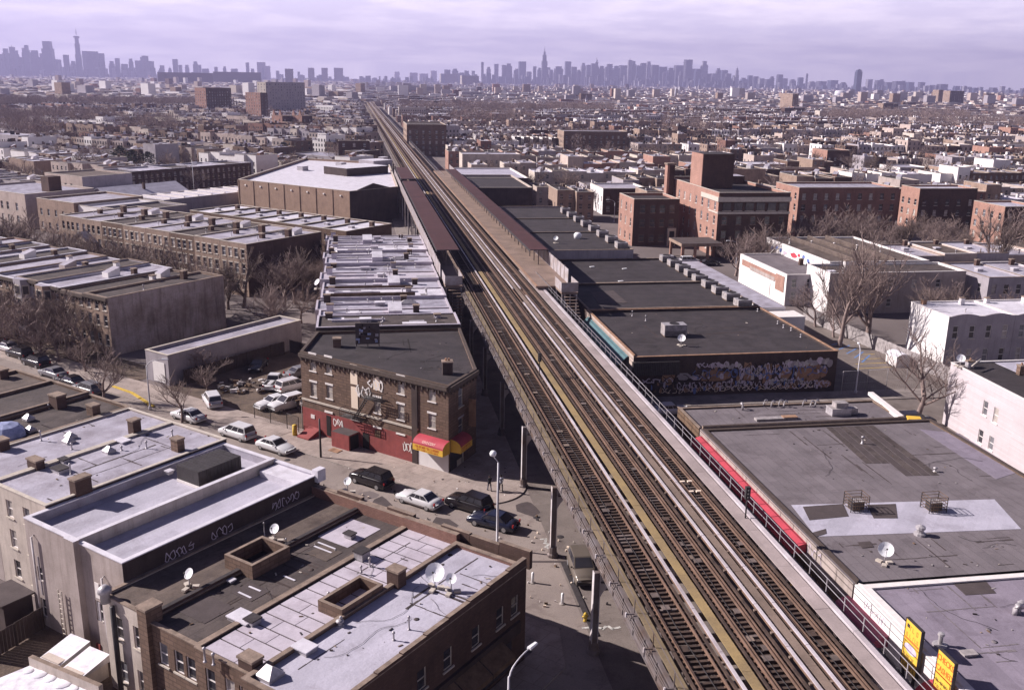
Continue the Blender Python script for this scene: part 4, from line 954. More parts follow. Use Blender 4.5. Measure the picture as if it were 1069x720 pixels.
# cellar hatches and porch hood on the pavement side
s_, _ = wallpt(368, 460, p0, p1)
sub('cellar_hood', MB().prism([q(s_-1.7, .04), q(s_-1.7, 1.9), q(s_+1.2, 1.9), q(s_+1.2, .04)], .1, 2.1, 'red_paint', 'patch_dark').prism([q(s_+1.21, .2), q(s_+1.21, 1.7), q(s_+1.24, 1.7), q(s_+1.24, .2)], .13, 1.9, 'opening'), BB)
s_, _ = wallpt(326, 447, p0, p1); a_, b_ = q(s_-.4, .1), q(s_+1.6, .1); c_, d_ = q(s_+1.6, 2.3), q(s_-.4, 2.3)
sub('cellar_door', MB().prism([a_+(1.0,), d_+(.3,), c_+(.3,), b_+(1.0,)], .1, 1, 'red_paint'), BB)
# roof details
chimney(BB, *at(467, 390, 10.3), 10.3, 1.2, 1.0, 1.6, 'dark_wall', 0, 2); chimney(BB, *at(352, 361, 10.4), 10.3, 1.0, 1.0, 1.2, 'brick_brown', 0)
x, y = at(384, 362, 10.3)
T = thing('billboard', 'dark ragged rooftop billboard box on the brown corner building', 'billboard', (x, y, 10.3), -.05)
MB().box(-1.55, -.1, .4, 1.55, .2, 3.2, 'patch_dark').build('panel', T, False)
mb = MB()
for i in range(40):
    r_ = RND; xx, zz = r_.uniform(-1.5, 1.0), r_.uniform(.5, 2.8); mb.box(xx, -.14-r_.random()*.02, zz, xx+r_.uniform(.15, .6), -.1, zz+r_.uniform(.1, .4), r_.choice(['grey_wall', 'dark_wall', 'opening', 'dark_wall', 'tarp_blue']))
mb.build('torn_paper', T, False, kind='stuff')
MB().box(-1.5, .2, 0, -1.4, .3, 3.2, 'dark_metal').box(1.4, .2, 0, 1.5, .3, 3.2, 'dark_metal').box(-.05, .2, 0, .05, .3, 3.4, 'dark_metal').build('frame', T, False)
# awnings of the corner shop
def text(body, size, m, parent, loc, rot, name='lettering', ext=.01, sx=1.0):
    cu = bpy.data.curves.new(name, 'FONT'); cu.body = body; cu.size = size; cu.extrude = ext; cu.align_x = 'CENTER'; cu.align_y = 'CENTER'; cu.resolution_u = 2
    cu.materials.append(M[m]); t_ = bpy.data.objects.new('t', cu); me = bpy.data.meshes.new_from_object(t_); bpy.data.objects.remove(t_); bpy.data.curves.remove(cu); o = bpy.data.objects.new(name, me); COL.objects.link(o); o.parent = parent; o.location = loc; o.rotation_euler = rot; o.scale = (sx, 1, 1); return o
def glyphs(T, x0, x1, z, h_, y, m, seed):
    """a row of print too small to read: letter-sized strokes"""
    r = random.Random(seed); mb = MB(); x = x0; cw = h_*.55
    while x+cw < x1:
        if r.random() < .14: x += cw; continue
        t = h_*.16; k = r.randint(0, 3); mb.box(x, y-.004, z, x+t, y, z+h_, m)
        if k != 0: mb.box(x+t, y-.004, z+h_-t, x+cw, y, z+h_, m)
        if k != 1: mb.box(x+t, y-.004, z, x+cw, y, z+t, m)
        if k > 1: mb.box(x+cw-t, y-.004, z+t, x+cw, y, z+h_-t, m)
        x += cw*1.35
    mb.build('small_print', T, False, kind='stuff')
def awning(lab, c, ang, w_, words_top, words_front):
    T = thing('shop_awning', lab, 'awning', (c[0], c[1], 2.55), ang, 'red and yellow awnings of the corner shop'); n = 7
    prof = [(-1.35*sin(t), .75+.8*cos(t)) for t in [pi/2*i/(n-1) for i in range(n)]]; prof = prof[::1]
    mb = MB(); vs = [(x_, y_, z_) for x_ in (-w_/2, w_/2) for y_, z_ in prof]; mb.add(vs, [(i, i+n, i+n+1, i+1) for i in range(n-1)], 'red_awning'); mb.build('red_hood', T, False)
    MB().quad((-w_/2, -1.35, 0), (w_/2, -1.35, 0), (w_/2, -1.35, .75), (-w_/2, -1.35, .75), 'yellow_sign').build('valance', T, False)
    mb = MB()
    for x_ in (-w_/2, w_/2):
        vs = [(x_, y_, z_) for y_, z_ in prof]+[(x_, -1.35, 0), (x_, 0, 0)]; f = tuple(range(len(vs))); mb.add(vs, [f if x_ > 0 else f[::-1]], 'yellow_sign')
    mb.build('side_panel', T, False)
    if words_top: text(words_top, .42, 'ink_cream', T, (0, -1.17, 1.13), (radians(48), 0, 0))
    glyphs(T, -w_*.42, w_*.42, .38, .27, -1.355, 'ink_red', 3); glyphs(T, -w_*.36, w_*.36, .1, .17, -1.355, 'ink_red', 5)
    return T
c1 = q((sdiv+L0)/2+.25, .06); awning('red and yellow curved awning on the sunny side of the corner shop', c1, SANG, 4.4, 'GROCERY', None)
(vx, vy), L1 = unit(P[1], P[2]); c2 = (P[1][0]+vx*1.9+vy*.03, P[1][1]+vy*1.9-vx*.03)
awning('red and yellow curved awning over the shop door, round the corner in shade', c2, atan2(vy, vx), 3.0, None, None)
mb = MB(); qq = lambda s_, e: (P[1][0]+vx*s_+vy*e, P[1][1]+vy*s_-vx*e)
mb.prism([qq(.3, .003), qq(.3, .06), qq(3.4, .06), qq(3.4, .003)], .15, 2.5, 'glass'); mb.prism([qq(2.0, .06), qq(2.0, .1), qq(3.2, .1), qq(3.2, .06)], .15, .9, 'trim_stone'); mb.prism([qq(3.4, .003), qq(3.4, .12), qq(3.65, .12), qq(3.65, .003)], .15, 2.6, 'trim_stone'); sub('shop_door', mb, BB)
s_ = 5.2; T = thing('hanging_sign', 'narrow orange vertical sign projecting on the shaded corner facade', 'sign', (*qq(s_, .5), 4.2)); MB().obox((0, 0), (vy, -vx), .9, .16, 0, 3.4, 'tile_coping').build('sign_face', T, False)
MB().obox((-vy*.4, vx*.4), (vy, -vx), .5, .05, 2.6, 2.66, 'dark_metal').build('bracket', T, False)

# --- row houses along the avenue behind it
y = 127.05; names_ = ['first', 'second', 'third', 'fourth', 'fifth', 'sixth', 'seventh', 'eighth', 'ninth', 'tenth', 'eleventh', 'twelfth']
wid = [7.6, 7.3, 7.4, 7.2, 7.5, 7.2, 7.4, 7.5, 7.3, 7.6, 7.4, 7.2]
for i in range(12):
    h_ = [10.8, 9.9, 9.7, 9.9, 9.5, 9.8, 9.6, 9.9, 9.5, 9.7, 9.6, 9.3][i]; x0 = -5.6-.02*i-(.6 if i % 3 == 2 else 0); x1 = 14.2+.05*i
    rf = ['tar_roof_b', 'silver_roof_b', 'silver_av', 'white_coat', 'silver_roof_b', 'metal_panel', 'silver_av', 'silver_roof_b', 'silver_av', 'white_coat', 'silver_av', 'silver_av'][i]
    T = building('row_house', names_[i]+' silver-roofed avenue house counting back from the brown corner building' if i else 'dark-roofed avenue house just behind the brown corner building', 'row house', RECT(x0, y, x1, y+wid[i]-.06), h_, 'brick_brown' if i % 2 else 'stucco_grey', rf, (.15), .22, 'metal_panel', parlow={0: .3, 2: .1}, wallmats={0: 'metal_panel' if i else 'dark_wall'},
        wins={1: dict(rows=[(4.2, 1.7), (7.0, 1.6)], n=3, w=1.0), 3: dict(rows=[(1.2, 1.6), (4.2, 1.6), (7.0, 1.5)], n=2, w=1.0)}, group='row houses with silver roofs beside the elevated station', detail=1)
    r_ = random.Random(i*7+1); yc = y+wid[i]/2
    mb = MB(); ym = y+wid[i]*.55; mb.box(x0+2, ym, h_, x0+9.5, ym+.3, h_+.3, 'metal_panel', 'metal_panel'); sub('roof_step', mb, T)
    for k in range(4): a_, b_ = r_.uniform(x0+1, 11), y+r_.uniform(.6, wid[i]-1.2); sub('roof_patch', MB().box(a_, b_, h_+.003, a_+r_.uniform(1, 4), b_+r_.uniform(.5, 1.5), h_+.02+.002*k, r_.choice(['white_coat', 'patch_dark', 'silver_roof_b', 'galv'])), T)
    chimney(T, x0+1.6, y+wid[i]-1.0, h_, 1.0, .8, 1.3 if i % 3 else .8, 'metal_panel' if i % 2 else 'dark_wall', 0); chimney(T, 9.0+r_.uniform(-3, 3), yc+1.5, h_, .9, .7, r_.uniform(.6, 1.2), 'dark_wall' if i % 3 else 'grey_wall', 0)
    hatch(T, 3+r_.uniform(-2, 3), yc, h_, 1.5, 1.1, .5, 0, r_.choice(['white_coat', 'metal_panel'])); 
    for k in range(3): vent(T, r_.uniform(-3, 12), y+r_.uniform(1, wid[i]-1.3), h_, r_.uniform(.4, 1.0), .09)
    if i % 3 == 1: bulkhead(T, 5.5+r_.uniform(-3, 3), yc, h_, 2.0, 2.6, 1.7, 0, 'metal_panel', 'white_coat')
    if i in (2, 4, 7): skylight(T, 8, yc+.4, h_, 2.6, 1.1, .5, 0)
    if i in (3, 4): sub('roof_fence', MB().box(x0+.5, y+.5, h_, x1-5, y+.55, h_+.9, 'wood_brown'), T)
    y += wid[i]
dish(331, 302, 9.7, .6, 'white satellite dish at the left end of the avenue row house roofs', -2.6)
dish(350, 271, 9.7, .6, 'white satellite dish on a farther avenue row house roof', -2.6)
# blue box on roof
# --- lot, shed, garages
B = building('long_shed', 'long low grey one-storey garage with silver roof and white roll door', 'garage', LOT(-119.5, 82.3, -114.3, 108.8), 4.2, 'grey_wall', 'silver_roof', .4, .3, 'trim_stone')
p0g, p1g = AN(-119.5, 82.3), AN(-114.3, 82.3); panel(B, p0g, p1g, 159.5, 376, 173.5, 400, 'white_wall', 'roll_door', .08)
g = MB(); g.add([(x, y, .010) for x, y in (AN(-114, 80.2), AN(-85.3, 80.2), (-5.8, 126.5), AN(-84, 108), AN(-114, 109))], [(0, 1, 2, 3, 4)], 'dirt'); structure('car_lot_ground', g)
board_fence('dark board fence along the back of the car lot beside the long garage', AN(-113.2, 84), AN(-113.2, 104), 2.2, 'dark_wall')
board_fence('dark board fence closing the far end of the car lot', AN(-113.1, 105), AN(-94, 105), 2.2, 'dark_wall')
g = MB(); g.add([(x, y, .137) for x, y in (at(244, 455-10, .13), at(277, 456, .13), at(300, 446, .13), at(262, 436, .13))], [(0, 1, 2, 3)], 'concrete_walk'); tag(g.build('concrete_slab'), 'pale concrete slab at the entrance of the car lot', 'slab')
# patched grey-white party wall, the house row behind trees
B = building('row_house', 'row house end with tall patched whitewashed party wall', 'row house', LOT(-140.5, 86.5, -134.2, 109.5), 9.3, 'brownstone', 'tar_roof_b', .3, .3, 'coping', wallmats={1: 'patched_wall'}, wins={0: dict(rows=[(1.6, 1.9), (4.8, 1.8), (7.4, 1.4)], n=3, w=1.0)}, cornice=[0])
chimney(B, *at(192, 291, 9.3), 9.3, 1.0, .9, 1.5, 'brick_dark'); bulkhead(B, *at(170, 290, 9.3), 9.3, 1.6, 2, 1.8, m='white_wall'); vent(B, *at(150, 303, 9.3), 9.3, .8)
a = -140.55; cols_ = ['brownstone', 'brick_buff', 'grey_wall', 'brownstone', 'brick_buff', 'stucco_grey', 'grey_wall', 'brick_orange', 'brick_orange', 'brick_buff', 'brownstone', 'brick_orange', 'brownstone', 'brick_buff', 'brownstone', 'stucco_grey']
for i in range(16):
    wd = 6.6; h_ = 9.3+.25*((i*7) % 3-1); wc = cols_[i]; rf = ['tar_roof_b', 'silver_roof', 'tar_roof_b', 'silver_roof', 'silver_roof', 'tar_roof_b', 'silver_roof_b'][i % 7]
    lot = LOT(a-wd+.05, 86.5, a, 108.5)
    T = building('row_house', ('row house number %s from the patched white wall, ' % (['two', 'three', 'four', 'five', 'six', 'seven', 'eight', 'nine', 'ten', 'eleven', 'twelve', 'thirteen', 'fourteen', 'fifteen', 'sixteen', 'seventeen'][i]))+('bow fronted, behind bare trees' if i % 3 else 'flat fronted, behind bare trees'), 'row house', lot, h_, wc, rf, .25, .25, 'white_coat' if i % 2 else 'coping', wins={0: dict(rows=[(1.6, 1.9), (4.8, 1.8), (7.4, 1.4)], n=3, w=1.0)} if i % 3 == 0 else {0: dict(rows=[(1.6, 1.9), (4.8, 1.8), (7.4, 1.4)], xs=[.83], w=1.0)}, cornice=[0], group='row houses along the tree-lined side street', detail=2 if i < 5 else 1)
    if i % 3:
        bay = [AN(a-wd+.5, 86.45), AN(a-wd+1.2, 85.2), AN(a-wd+3.4, 85.2), AN(a-wd+4.1, 86.45)]; mb = MB().prism(bay, 0, h_+.3, wc, 'silver_roof'); o = sub('bow_front', mb, T)
        jw = MB()
        for A_, B_ in ((bay[0], bay[1]), (bay[1], bay[2]), (bay[2], bay[3])):
            (ux_, uy_), LL = unit(A_, B_)
            for zb in (1.7, 4.8, 7.3):
                f0, f1 = LL*.2, LL*.8; qv = lambda s_, e: (A_[0]+ux_*s_+uy_*e, A_[1]+uy_*s_-ux_*e)
                jw.prism([qv(f0-.1, .004), qv(f0-.1, .05), qv(f1+.1, .05), qv(f1+.1, .004)], zb-.12, zb+1.85 if zb < 7 else zb+1.6, 'trim_stone'); jw.prism([qv(f0, .05), qv(f0, .07), qv(f1, .07), qv(f1, .05)], zb, zb+(1.7 if zb < 7 else 1.4), 'glass')
        jw.build('window', T, kind='stuff')
    chimney(T, *AN(a-.6, 100+(i % 3)), h_, .9, .8, 1.3, 'brick_dark' if i % 2 else 'white_wall')
    if i % 2: bulkhead(T, *AN(a-3, 98), h_, 1.8, 2.4, 1.6, m='white_wall' if i % 4 == 1 else 'stucco_grey')
    stoop = MB()
    for k in range(6): stoop.prism(LOT(a-2.0, 84.2+k*.35, a-.6, 86.4), .02+k*.24 if k else .0, .24+k*.24, 'brownstone')
    sub('stoop', stoop, T)
    a -= wd
# --- brick row with silver roofs
a = -150; 
for i in range(8):
    wd = 8.2; h_ = 10.8+.1*(i % 2)
    T = building('row_house', ('%s house from the right end of the tan three-storey row with silver roofs' % ['first', 'second', 'third', 'fourth', 'fifth', 'sixth', 'seventh', 'eighth'][i]), 'row house', LOT(a-wd+.05, 128.7, a, 150), h_, 'brick_buff' if i % 3 != 2 else 'brick_brown', 'silver_roof' if i not in (2, 5) else 'tar_roof_b', .2, .25, 'trim_stone',
        wins={0: dict(rows=[(1.4, 1.9), (4.8, 2.0), (8.0, 1.8)], xs=[.14, .38, .6, .85], w=1.05)}, group='tan three-storey row houses with silver roofs', wallmats={1: 'brick_dark' if i == 0 else 'brick_brown'}, detail=2 if i < 6 else 1, lintel='trim_stone')
    chimney(T, *AN(a-.8, 141), h_, 1.2, 1.0, 1.8, 'brick_dark'); chimney(T, *AN(a-4.5, 137), h_, 1.0, .9, 1.0, 'brick_dark'); hatch(T, *AN(a-5, 143), h_, 1.4, 1.0, .5, m='dark_metal'); vent(T, *AN(a-2.5, 134), h_, .8)
    if i % 2 == 0: bulkhead(T, *AN(a-3, 145), h_, 2, 2.4, 1.4, m='white_wall')
    a -= wd
# second line of silver-roofed houses behind
a = -152
for i in range(7):
    T = building('row_house', '%s house of the second silver-roofed line, behind the tan row' % ['first', 'second', 'third', 'fourth', 'fifth', 'sixth', 'seventh'][i], 'row house', LOT(a-7.9, 160, a, 176), 9.4, 'brick_brown', 'silver_roof_b' if i % 3 else 'white_coat', .3, .25, 'trim_stone', wins={0: dict(rows=[(1.4, 1.7), (4.2, 1.7), (7, 1.5)], n=3, w=1)}, group='second line of silver-roofed houses', detail=1)
    chimney(T, *AN(a-1, 170), 9.4, 1, .9, 1.4, 'brick_dark'); hatch(T, *AN(a-4, 166), 9.4, 1.3, 1, .5)
    a -= 7.95
# little white gabled house beside it
def gabled(lab, c, ang, w_, d_, h_, rise, wall, roof, group=None):
    T = thing('gabled_house', lab, 'house', (c[0], c[1], 0), ang, group)
    mb = MB(); mb.box(-w_/2, -d_/2, 0, w_/2, d_/2, h_, wall); mb.add([(-w_/2, -d_/2, h_), (w_/2, -d_/2, h_), (0, -d_/2, h_+rise), (-w_/2, d_/2, h_), (w_/2, d_/2, h_), (0, d_/2, h_+rise)], [(0, 1, 2), (4, 3, 5)], wall); mb.build('wall', T, False)
    rb = MB(); e = .35
    for s in (-1, 1):
        A_ = [(s*(w_/2+e), -d_/2-e, h_-rise*e/(w_/2)), (0, -d_/2-e, h_+rise), (0, d_/2+e, h_+rise), (s*(w_/2+e), d_/2+e, h_-rise*e/(w_/2))]
        vs = A_+[(x_, y_, z_+.14) for x_, y_, z_ in A_]; rb.add(vs, [(0,1,2,3),(4,7,6,5),(0,4,5,1),(2,6,7,3),(0,3,7,4)], roof)
    rb.build('roof', T, False)
    fm, gm = winmesh(1.0, 1.5, 'trim_white', 'glass')
    for zz in (1.2, 4.0):
        if zz+1.5 < h_:
            for xx in (-w_*.25, w_*.25):
                o = inst(fm, 'window', T, (xx, -d_/2-.05, zz)); inst(gm, 'pane', o)
    MB().box(w_*.22, -.4, h_+rise*.3, w_*.22+.7, .4, h_+rise+.9, 'brick_dark').build('chimney', T, False)
    return T
c = at(121, 275, 0); gabled('small white gabled house with light gable beside the tan brick row', (c[0], c[1]+5), SANG, 6.5, 12, 6.2, 2.2, 'white_wall', 'silver_roof')
c = at(104, 280, 0); gabled('small pale gabled house with silver roof behind bare trees', (c[0], c[1]+6), SANG, 6.5, 12, 6.2, 2.0, 'beige_wall', 'silver_av')

# --- factory
P = [AN(-254, 216.2), AN(-202.6, 215.2), AN(-200.2, 235.2), (14.6, 398), (-20, 420)]
F_ = building('warehouse', 'large tan brick warehouse with white roof, shaded front beside the station', 'warehouse', P, 9.6, 'brick_tan', 'white_coat', .8, .4, 'trim_stone', wallmats={1: 'dark_wall'})  # dark material on front and gable paints their shade
mb = MB(); (ux, uy), L = unit(P[0], P[1])
for i in range(8):
    s_ = L*i/7; c = (P[0][0]+ux*s_+uy*.1, P[0][1]+uy*s_-ux*.1); sub('pilaster', MB().obox(c, (ux, uy), .35, .12, 0, 10.35, 'brick_tan'), F_)
mb = MB()
for i in range(7):
    s_ = L*(i+.5)/7; c = (P[0][0]+ux*s_+uy*.12, P[0][1]+uy*s_-ux*.12); mb.obox(c, (ux, uy), .6, .3, 8.6, 9.0, 'trim_white')
sub('wall_lamp', mb, F_)
(ux, uy), L = unit(P[1], P[2]); vs = []
q2 = lambda s_, e: (P[1][0]+ux*s_+uy*e, P[1][1]+uy*s_-ux*e)
a_, b_ = q2(3, .02), q2(17, .02); m_ = q2(10, .02); a2, b2, m2 = q2(3, -.5), q2(17, -.5), q2(10, -.5)
sub('gable', MB().add([a_+(10.4,), b_+(10.4,), m_+(12.2,), a2+(10.4,), b2+(10.4,), m2+(12.2,)], [(0, 1, 2), (4, 3, 5), (0, 2, 5, 3), (1, 4, 5, 2)], 'dark_wall'), F_)
x, y = at(372, 180, 10); sub('roof_structure', MB().obox((x, y), (ux, uy), 20, 13, 9.6, 12.4, 'dark_wall', 'white_coat'), F_)
x, y = at(392, 172, 10); sub('roof_structure', MB().obox((x, y), (ux, uy), 10, 9, 9.6, 12, 'grey_wall', 'white_coat'), F_)
for px, py in ((316, 178), (356, 174), (400, 168)): hatch(F_, *at(px, py, 9.6), 9.6, 3, 3, 1.6, m='white_coat')
# low silver works beside the warehouse
B = building('workshop', 'low grey-blue workshop with ribbed silver roof left of the warehouse', 'workshop', LOT(-258, 193, -262+24, 226) if 0 else [AN(-275, 190), AN(-259, 190), AN(-259, 232), AN(-275, 232)], 5.2, 'grey_wall', 'silver_roof_b', .2, .3, 'trim_white')
mb = MB()
for i in range(7): mb.prism(LOT(-274, 193+i*5.5, -260, 193.5+i*5.5), 5.2, 5.8, 'trim_white'); 
sub('roof_rib', mb, B)
gabled('grey gable-ended workshop left of the warehouse', AN(-286, 200), SANG, 13, 30, 5, 2.6, 'grey_wall', 'silver_roof_b')
# long dark row further back, tan institutional blocks
def longblock(name, lab, cat, poly, h_, wall, roof, specs, **k): return building(name, lab, cat, poly, h_, wall, roof, k.pop('par', .5), .35, k.pop('cop', 'trim_stone'), wins=specs, detail=1, **k)
for i in range(5):
    longblock('row_house', '%s shaded brick row house of the long line behind the tan institutional block' % ['first', 'second', 'third', 'fourth', 'fifth'][i], 'row house', LOT(-326, 207+i*13, -311, 219.9+i*13), 8.8, 'brick_dark', 'silver_roof_b' if i % 2 else 'tar_roof_b', {1: dict(rows=[(1.2, 1.8), (4.0, 1.8), (6.6, 1.5)], n=5, w=1.1)}, group='long line of shaded brick row houses', cop='white_coat')  # dark brick material paints the shade on the long facade
T1 = longblock('school_building', 'beige institutional block with blank shaded end wall behind the trees, left', 'building', [(-104.7, 364), (-84.6, 330.5), (-62, 322), (-74, 356), (-88, 372)][:5] if 0 else LOT(-318, 186, -296, 205), 10, 'beige_wall', 'brown_roof', {0: dict(rows=[(1.5, 2), (5.6, 2.2)], xs=[.55, .7], w=1.3)}, wallmats={1: 'grey_wall'})
T2 = longblock('school_building', 'beige institutional block nearest the left edge with arched entrance', 'building', LOT(-300, 150, -268, 172), 9.5, 'beige_wall', 'silver_av', {0: dict(rows=[(1.5, 2), (5.0, 2.2)], xs=[.3, .4, .6, .7, .85], w=1.3)}, wallmats={1: 'grey_wall'})
sub('chimney_stack', MB().prism(LOT(-276, 160, -272, 164), 9.5, 14, 'brick_dark'), T2)
for i, (a0, n0, a1, n1, h_, wm, rf) in enumerate(((-262, 150, -244, 172, 9, 'brick_buff', 'silver_roof'), (-243.5, 151, -232, 170, 8.4, 'white_wall', 'silver_roof_b'), (-231.5, 150, -219, 168, 9, 'grey_wall', 'tar_roof_b'))):
    longblock('flat_building', ['tan brick flats with silver roof left of the tan row', 'pale bay-windowed flats left of the tan row', 'grey walled flats with tar roof beside the tan row'][i], 'flats', LOT(a0, n0, a1, n1), h_, wm, rf, {0: dict(rows=[(1.2, 1.8), (5, 1.8)], n=5, w=1.1)})
# ------------------------------------------------------------------ right side of the avenue
def rw(n, rows, w_=1.0, **k): return dict(rows=rows, n=n, w=w_, **k)
# near store block
S1 = building('store_building', 'low store with weathered roof and pipe frames, beyond the grey roofed store', 'store', RECT(37.3, 94.1, 62.4, 101.3), 6.7, 'wood_brown', 'grey_roof', .12, .25, 'coping', parlow={3: .25})
sub('roof_step', MB().box(37.6, 93.7, 6.5, 62.2, 94.05, 7.35, 'coping', 'cornice_dark'), S1)
S2 = building('store_building', 'long low store with grey patched roof, red awning on its railway side', 'store', RECT(37.5, 59.95, 65.2, 93.6), 6.9, 'wood_brown', 'grey_roof', .12, .4, 'cornice_dark', parlow={3: .12, 0: 0.0})
S3 = building('store_building', 'low store with pale lilac grey roof and yellow roof signs', 'store', RECT(37.7, 23, 65.2, 59.9), 6.75, 'white_wall', 'grey_roof_b', .12, .5, 'trim_white', parlow={3: .25, 2: .08})
def rp(T, poly, m, z, n='roof_patch'): return sub(n, MB().prism([p for p in ccw(poly)], z+.003, z+.022, m, bottom=False), T)
A = lambda px, py, z=6.9: at(px, py, z)
rp(S2, [A(826, 527), A(1038, 521), A(1066, 552), A(852, 560)], 'silver_roof_b', 6.9)
for i in range(7):   # strips of dark roll roofing
    t0, t1 = i/7+.006, (i+1)/7-.006; c0, c1 = lerp((862, 446), (912, 444), t0), lerp((862, 446), (912, 444), t1); d0, d1 = lerp((918, 497), (981, 496), t0), lerp((918, 497), (981, 496), t1)
    if i < 3: d0, d1 = lerp(c0, d0, .74), lerp(c1, d1, .74)
    rp(S2, [A(*c0), A(*c1), A(*d1), A(*d0)], 'patch_dark' if i % 2 else 'tar_roof_b', 6.903, 'roofing_strip')
for q_ in ([(838, 529), (880, 526), (886, 539), (845, 543)], [(848, 556), (862, 552), (863, 557), (850, 561)], [(905, 527), (935, 526), (937, 541), (912, 541)], [(895, 566), (908, 565), (912, 571), (900, 572)]):
    rp(S2, [A(*c) for c in q_], 'patch_dark', 6.925)
for q_ in ([(896, 600), (948, 603), (946, 608), (897, 611)], [(984, 599), (1020, 596), (1040, 619), (1008, 621)]): rp(S3, [A(c[0], c[1], 6.75) for c in q_], 'patch_dark', 6.755)
S2c = rp(S2, [A(960, 448), A(1000, 452), A(1065, 492), A(1040, 500)], 'grey_roof_b', 6.9)
# roof furniture
def cage(px, py, z, lab):
    x, y = at(px, py, z); T = thing('rooftop_unit', lab, 'rooftop unit', (x, y, z), 0, 'caged fan units on the grey store roof'); mb = MB()
    MB().box(-.55, -.45, .1, .55, .45, .9, 'dark_metal', 'duct').build('cabinet', T, False)
    for a in (-.85, .85):
        for b in (-.7, .7): mb.box(a-.03, b-.03, 0, a+.03, b+.03, 1.5, 'dark_metal')
    for zz in (.3, .6, .9, 1.2, 1.5):
        mb.box(-.85, -.72, zz-.02, .85, -.68, zz+.02, 'wood_brown'); mb.box(-.85, .68, zz-.02, .85, .72, zz+.02, 'wood_brown'); mb.box(-.87, -.7, zz-.02, -.83, .7, zz+.02, 'wood_brown'); mb.box(.83, -.7, zz-.02, .87, .7, zz+.02, 'wood_brown')
    for i in range(9): mb.box(-.85+i*.21-.012, -.71, 0, -.85+i*.21+.012, -.69, 1.5, 'wood_brown')
    mb.build('cage', T, False); return T
cage(893, 531, 6.9, 'square mesh-caged fan unit, left one on the silver strip of the store roof'); cage(974, 532, 6.9, 'square mesh-caged fan unit, right one on the silver strip of the store roof')
dish(923, 588, 6.9, .62, 'white satellite dish on the grey store roof behind the yellow signs', -2.0)
gooseneck(S3, *at(1062, 639, 6.75), 6.75, .24, ang=0); gooseneck(S3, *at(1059, 641, 6.75), 6.75, .18, ang=0)
x, y = at(960, 558, 6.9); sub('vent_pipe', MB().lathe((x, y, 6.9), [(.5, 0), (.5, .2), (.3, .3), (.3, .55), (.42, .6), (.4, .8), (.1, .95)], 10, 'galv', False), S2)
x, y = at(981, 673, 6.75); sub('vent_pipe', MB().lathe((x, y, 6.75), [(.5, 0), (.5, .1), (.16, .15), (.16, .75), (.24, .78), (.22, .95), (.05, 1.0)], 10, 'galv', False), S3)
vent(S2, *at(900, 463, 6.9), 6.9, .7, .1); vent(S2, *at(976, 492, 6.9), 6.9, .3, .12); hatch(S3, *at(1011, 683, 6.75), 6.75, .9, .5, .12, 0, 'duct')
hatch(S1, *at(824, 437, 6.7), 6.7, 1.6, .6, .25, 0, 'tile_coping'); gooseneck(S1, *at(775, 428, 6.7), 6.7, .14, ang=1.5); x, y = at(875, 432, 6.7); 
mb = MB().box(x-1.2, y-.8, 6.7, x+1.2, y+.8, 7.6, 'galv', 'duct').box(x-.6, y-.5, 7.6, x+.9, y+.6, 8.2, 'duct').box(x+1.2, y-.5, 6.7, x+2.2, y+.3, 7.5, 'duct'); sub('air_handler', mb, S1)
for k, px in enumerate((797, 805, 813, 818, 838, 846, 851)):
    x, y = at(px, 424+(k % 2), 6.7); gooseneck(S1, x, y, 6.7, .09, ang=.3)
sub('low_box', MB().box(*at(790, 440, 6.7), 6.7, at(790, 440, 6.7)[0]+3.5, at(790, 440, 6.7)[1]+.8, 6.95, 'duct'), S1)
rp(S1, [A(862, 423, 6.7), A(868, 423, 6.7), A(884, 433, 6.7), A(880, 434, 6.7)], 'trim_white', 6.72, 'white_board')
sub('white_coping', MB().prism(ccw([A(906, 412, 6.7), A(911, 412, 6.7), A(943, 437, 6.7), A(937, 438, 6.7)]), 6.7, 7.1, 'trim_white'), S1)
sub('yellow_panel', MB().prism(ccw([A(946, 436, 6.7), A(960, 437, 6.7), A(962, 440, 6.7), A(948, 440, 6.7)]), 6.7, 7.0, 'yellow_sign'), S1)
# fascia wall, red awnings, shopfront lights on the railway side (x about 38)
def long_awning(lab, y0, y1, z, m, wd=1.5):
    T = thing('store_awning', lab, 'awning', (37.45, y0, z)); L = y1-y0; n = 6; mb = MB()
    prof = [(-wd*sin(t), .9*cos(t)) for t in [pi/2*i/(n-1) for i in range(n)]]
    vs = [(x_, y_, z_) for y_ in (0, L) for x_, z_ in prof]; mb.add(vs, [(i, i+1, i+n+1, i+n) for i in range(n-1)], m)
    vs2 = [(x_, 0, z_) for x_, z_ in prof]+[(0, 0, 0)]; mb.add(vs2, [tuple(range(len(vs2)))[::-1]], m); vs2 = [(x_, L, z_) for x_, z_ in prof]+[(0, L, 0)]; mb.add(vs2, [tuple(range(len(vs2)))], m)
    mb.build('canvas', T, False); fm = MB()
    for k in range(int(L/3.2)+1): fm.box(-wd-.03, min(k*3.2, L-.1), -.05, .0, min(k*3.2, L-.1)+.06, 0, 'dark_metal')
    fm.box(-wd-.05, 0, -.5, -wd, L, -.44, 'dark_metal'); fm.build('frame', T, False)
    MB().box(-wd-.04, .1, -.42, -wd, L-.1, 0, 'dark_metal').build('valance', T, False)
    mb = MB(); k = .6
    while k < L-.8: mb.box(-wd-.06, k, -.3, -wd-.04, k+.5, -.12, 'ink_red' if int(k*3) % 3 else 'yellow_sign'); k += .9
    mb.build('printed_sign', T, False); return T
y_top = at(733, 460, 5.9)[1]; y_bot = at(850, 573, 5.9)[1]
long_awning('long curved red awning along the grey roofed store beside the railway', y_bot, y_top, 5.6, 'red_awning')
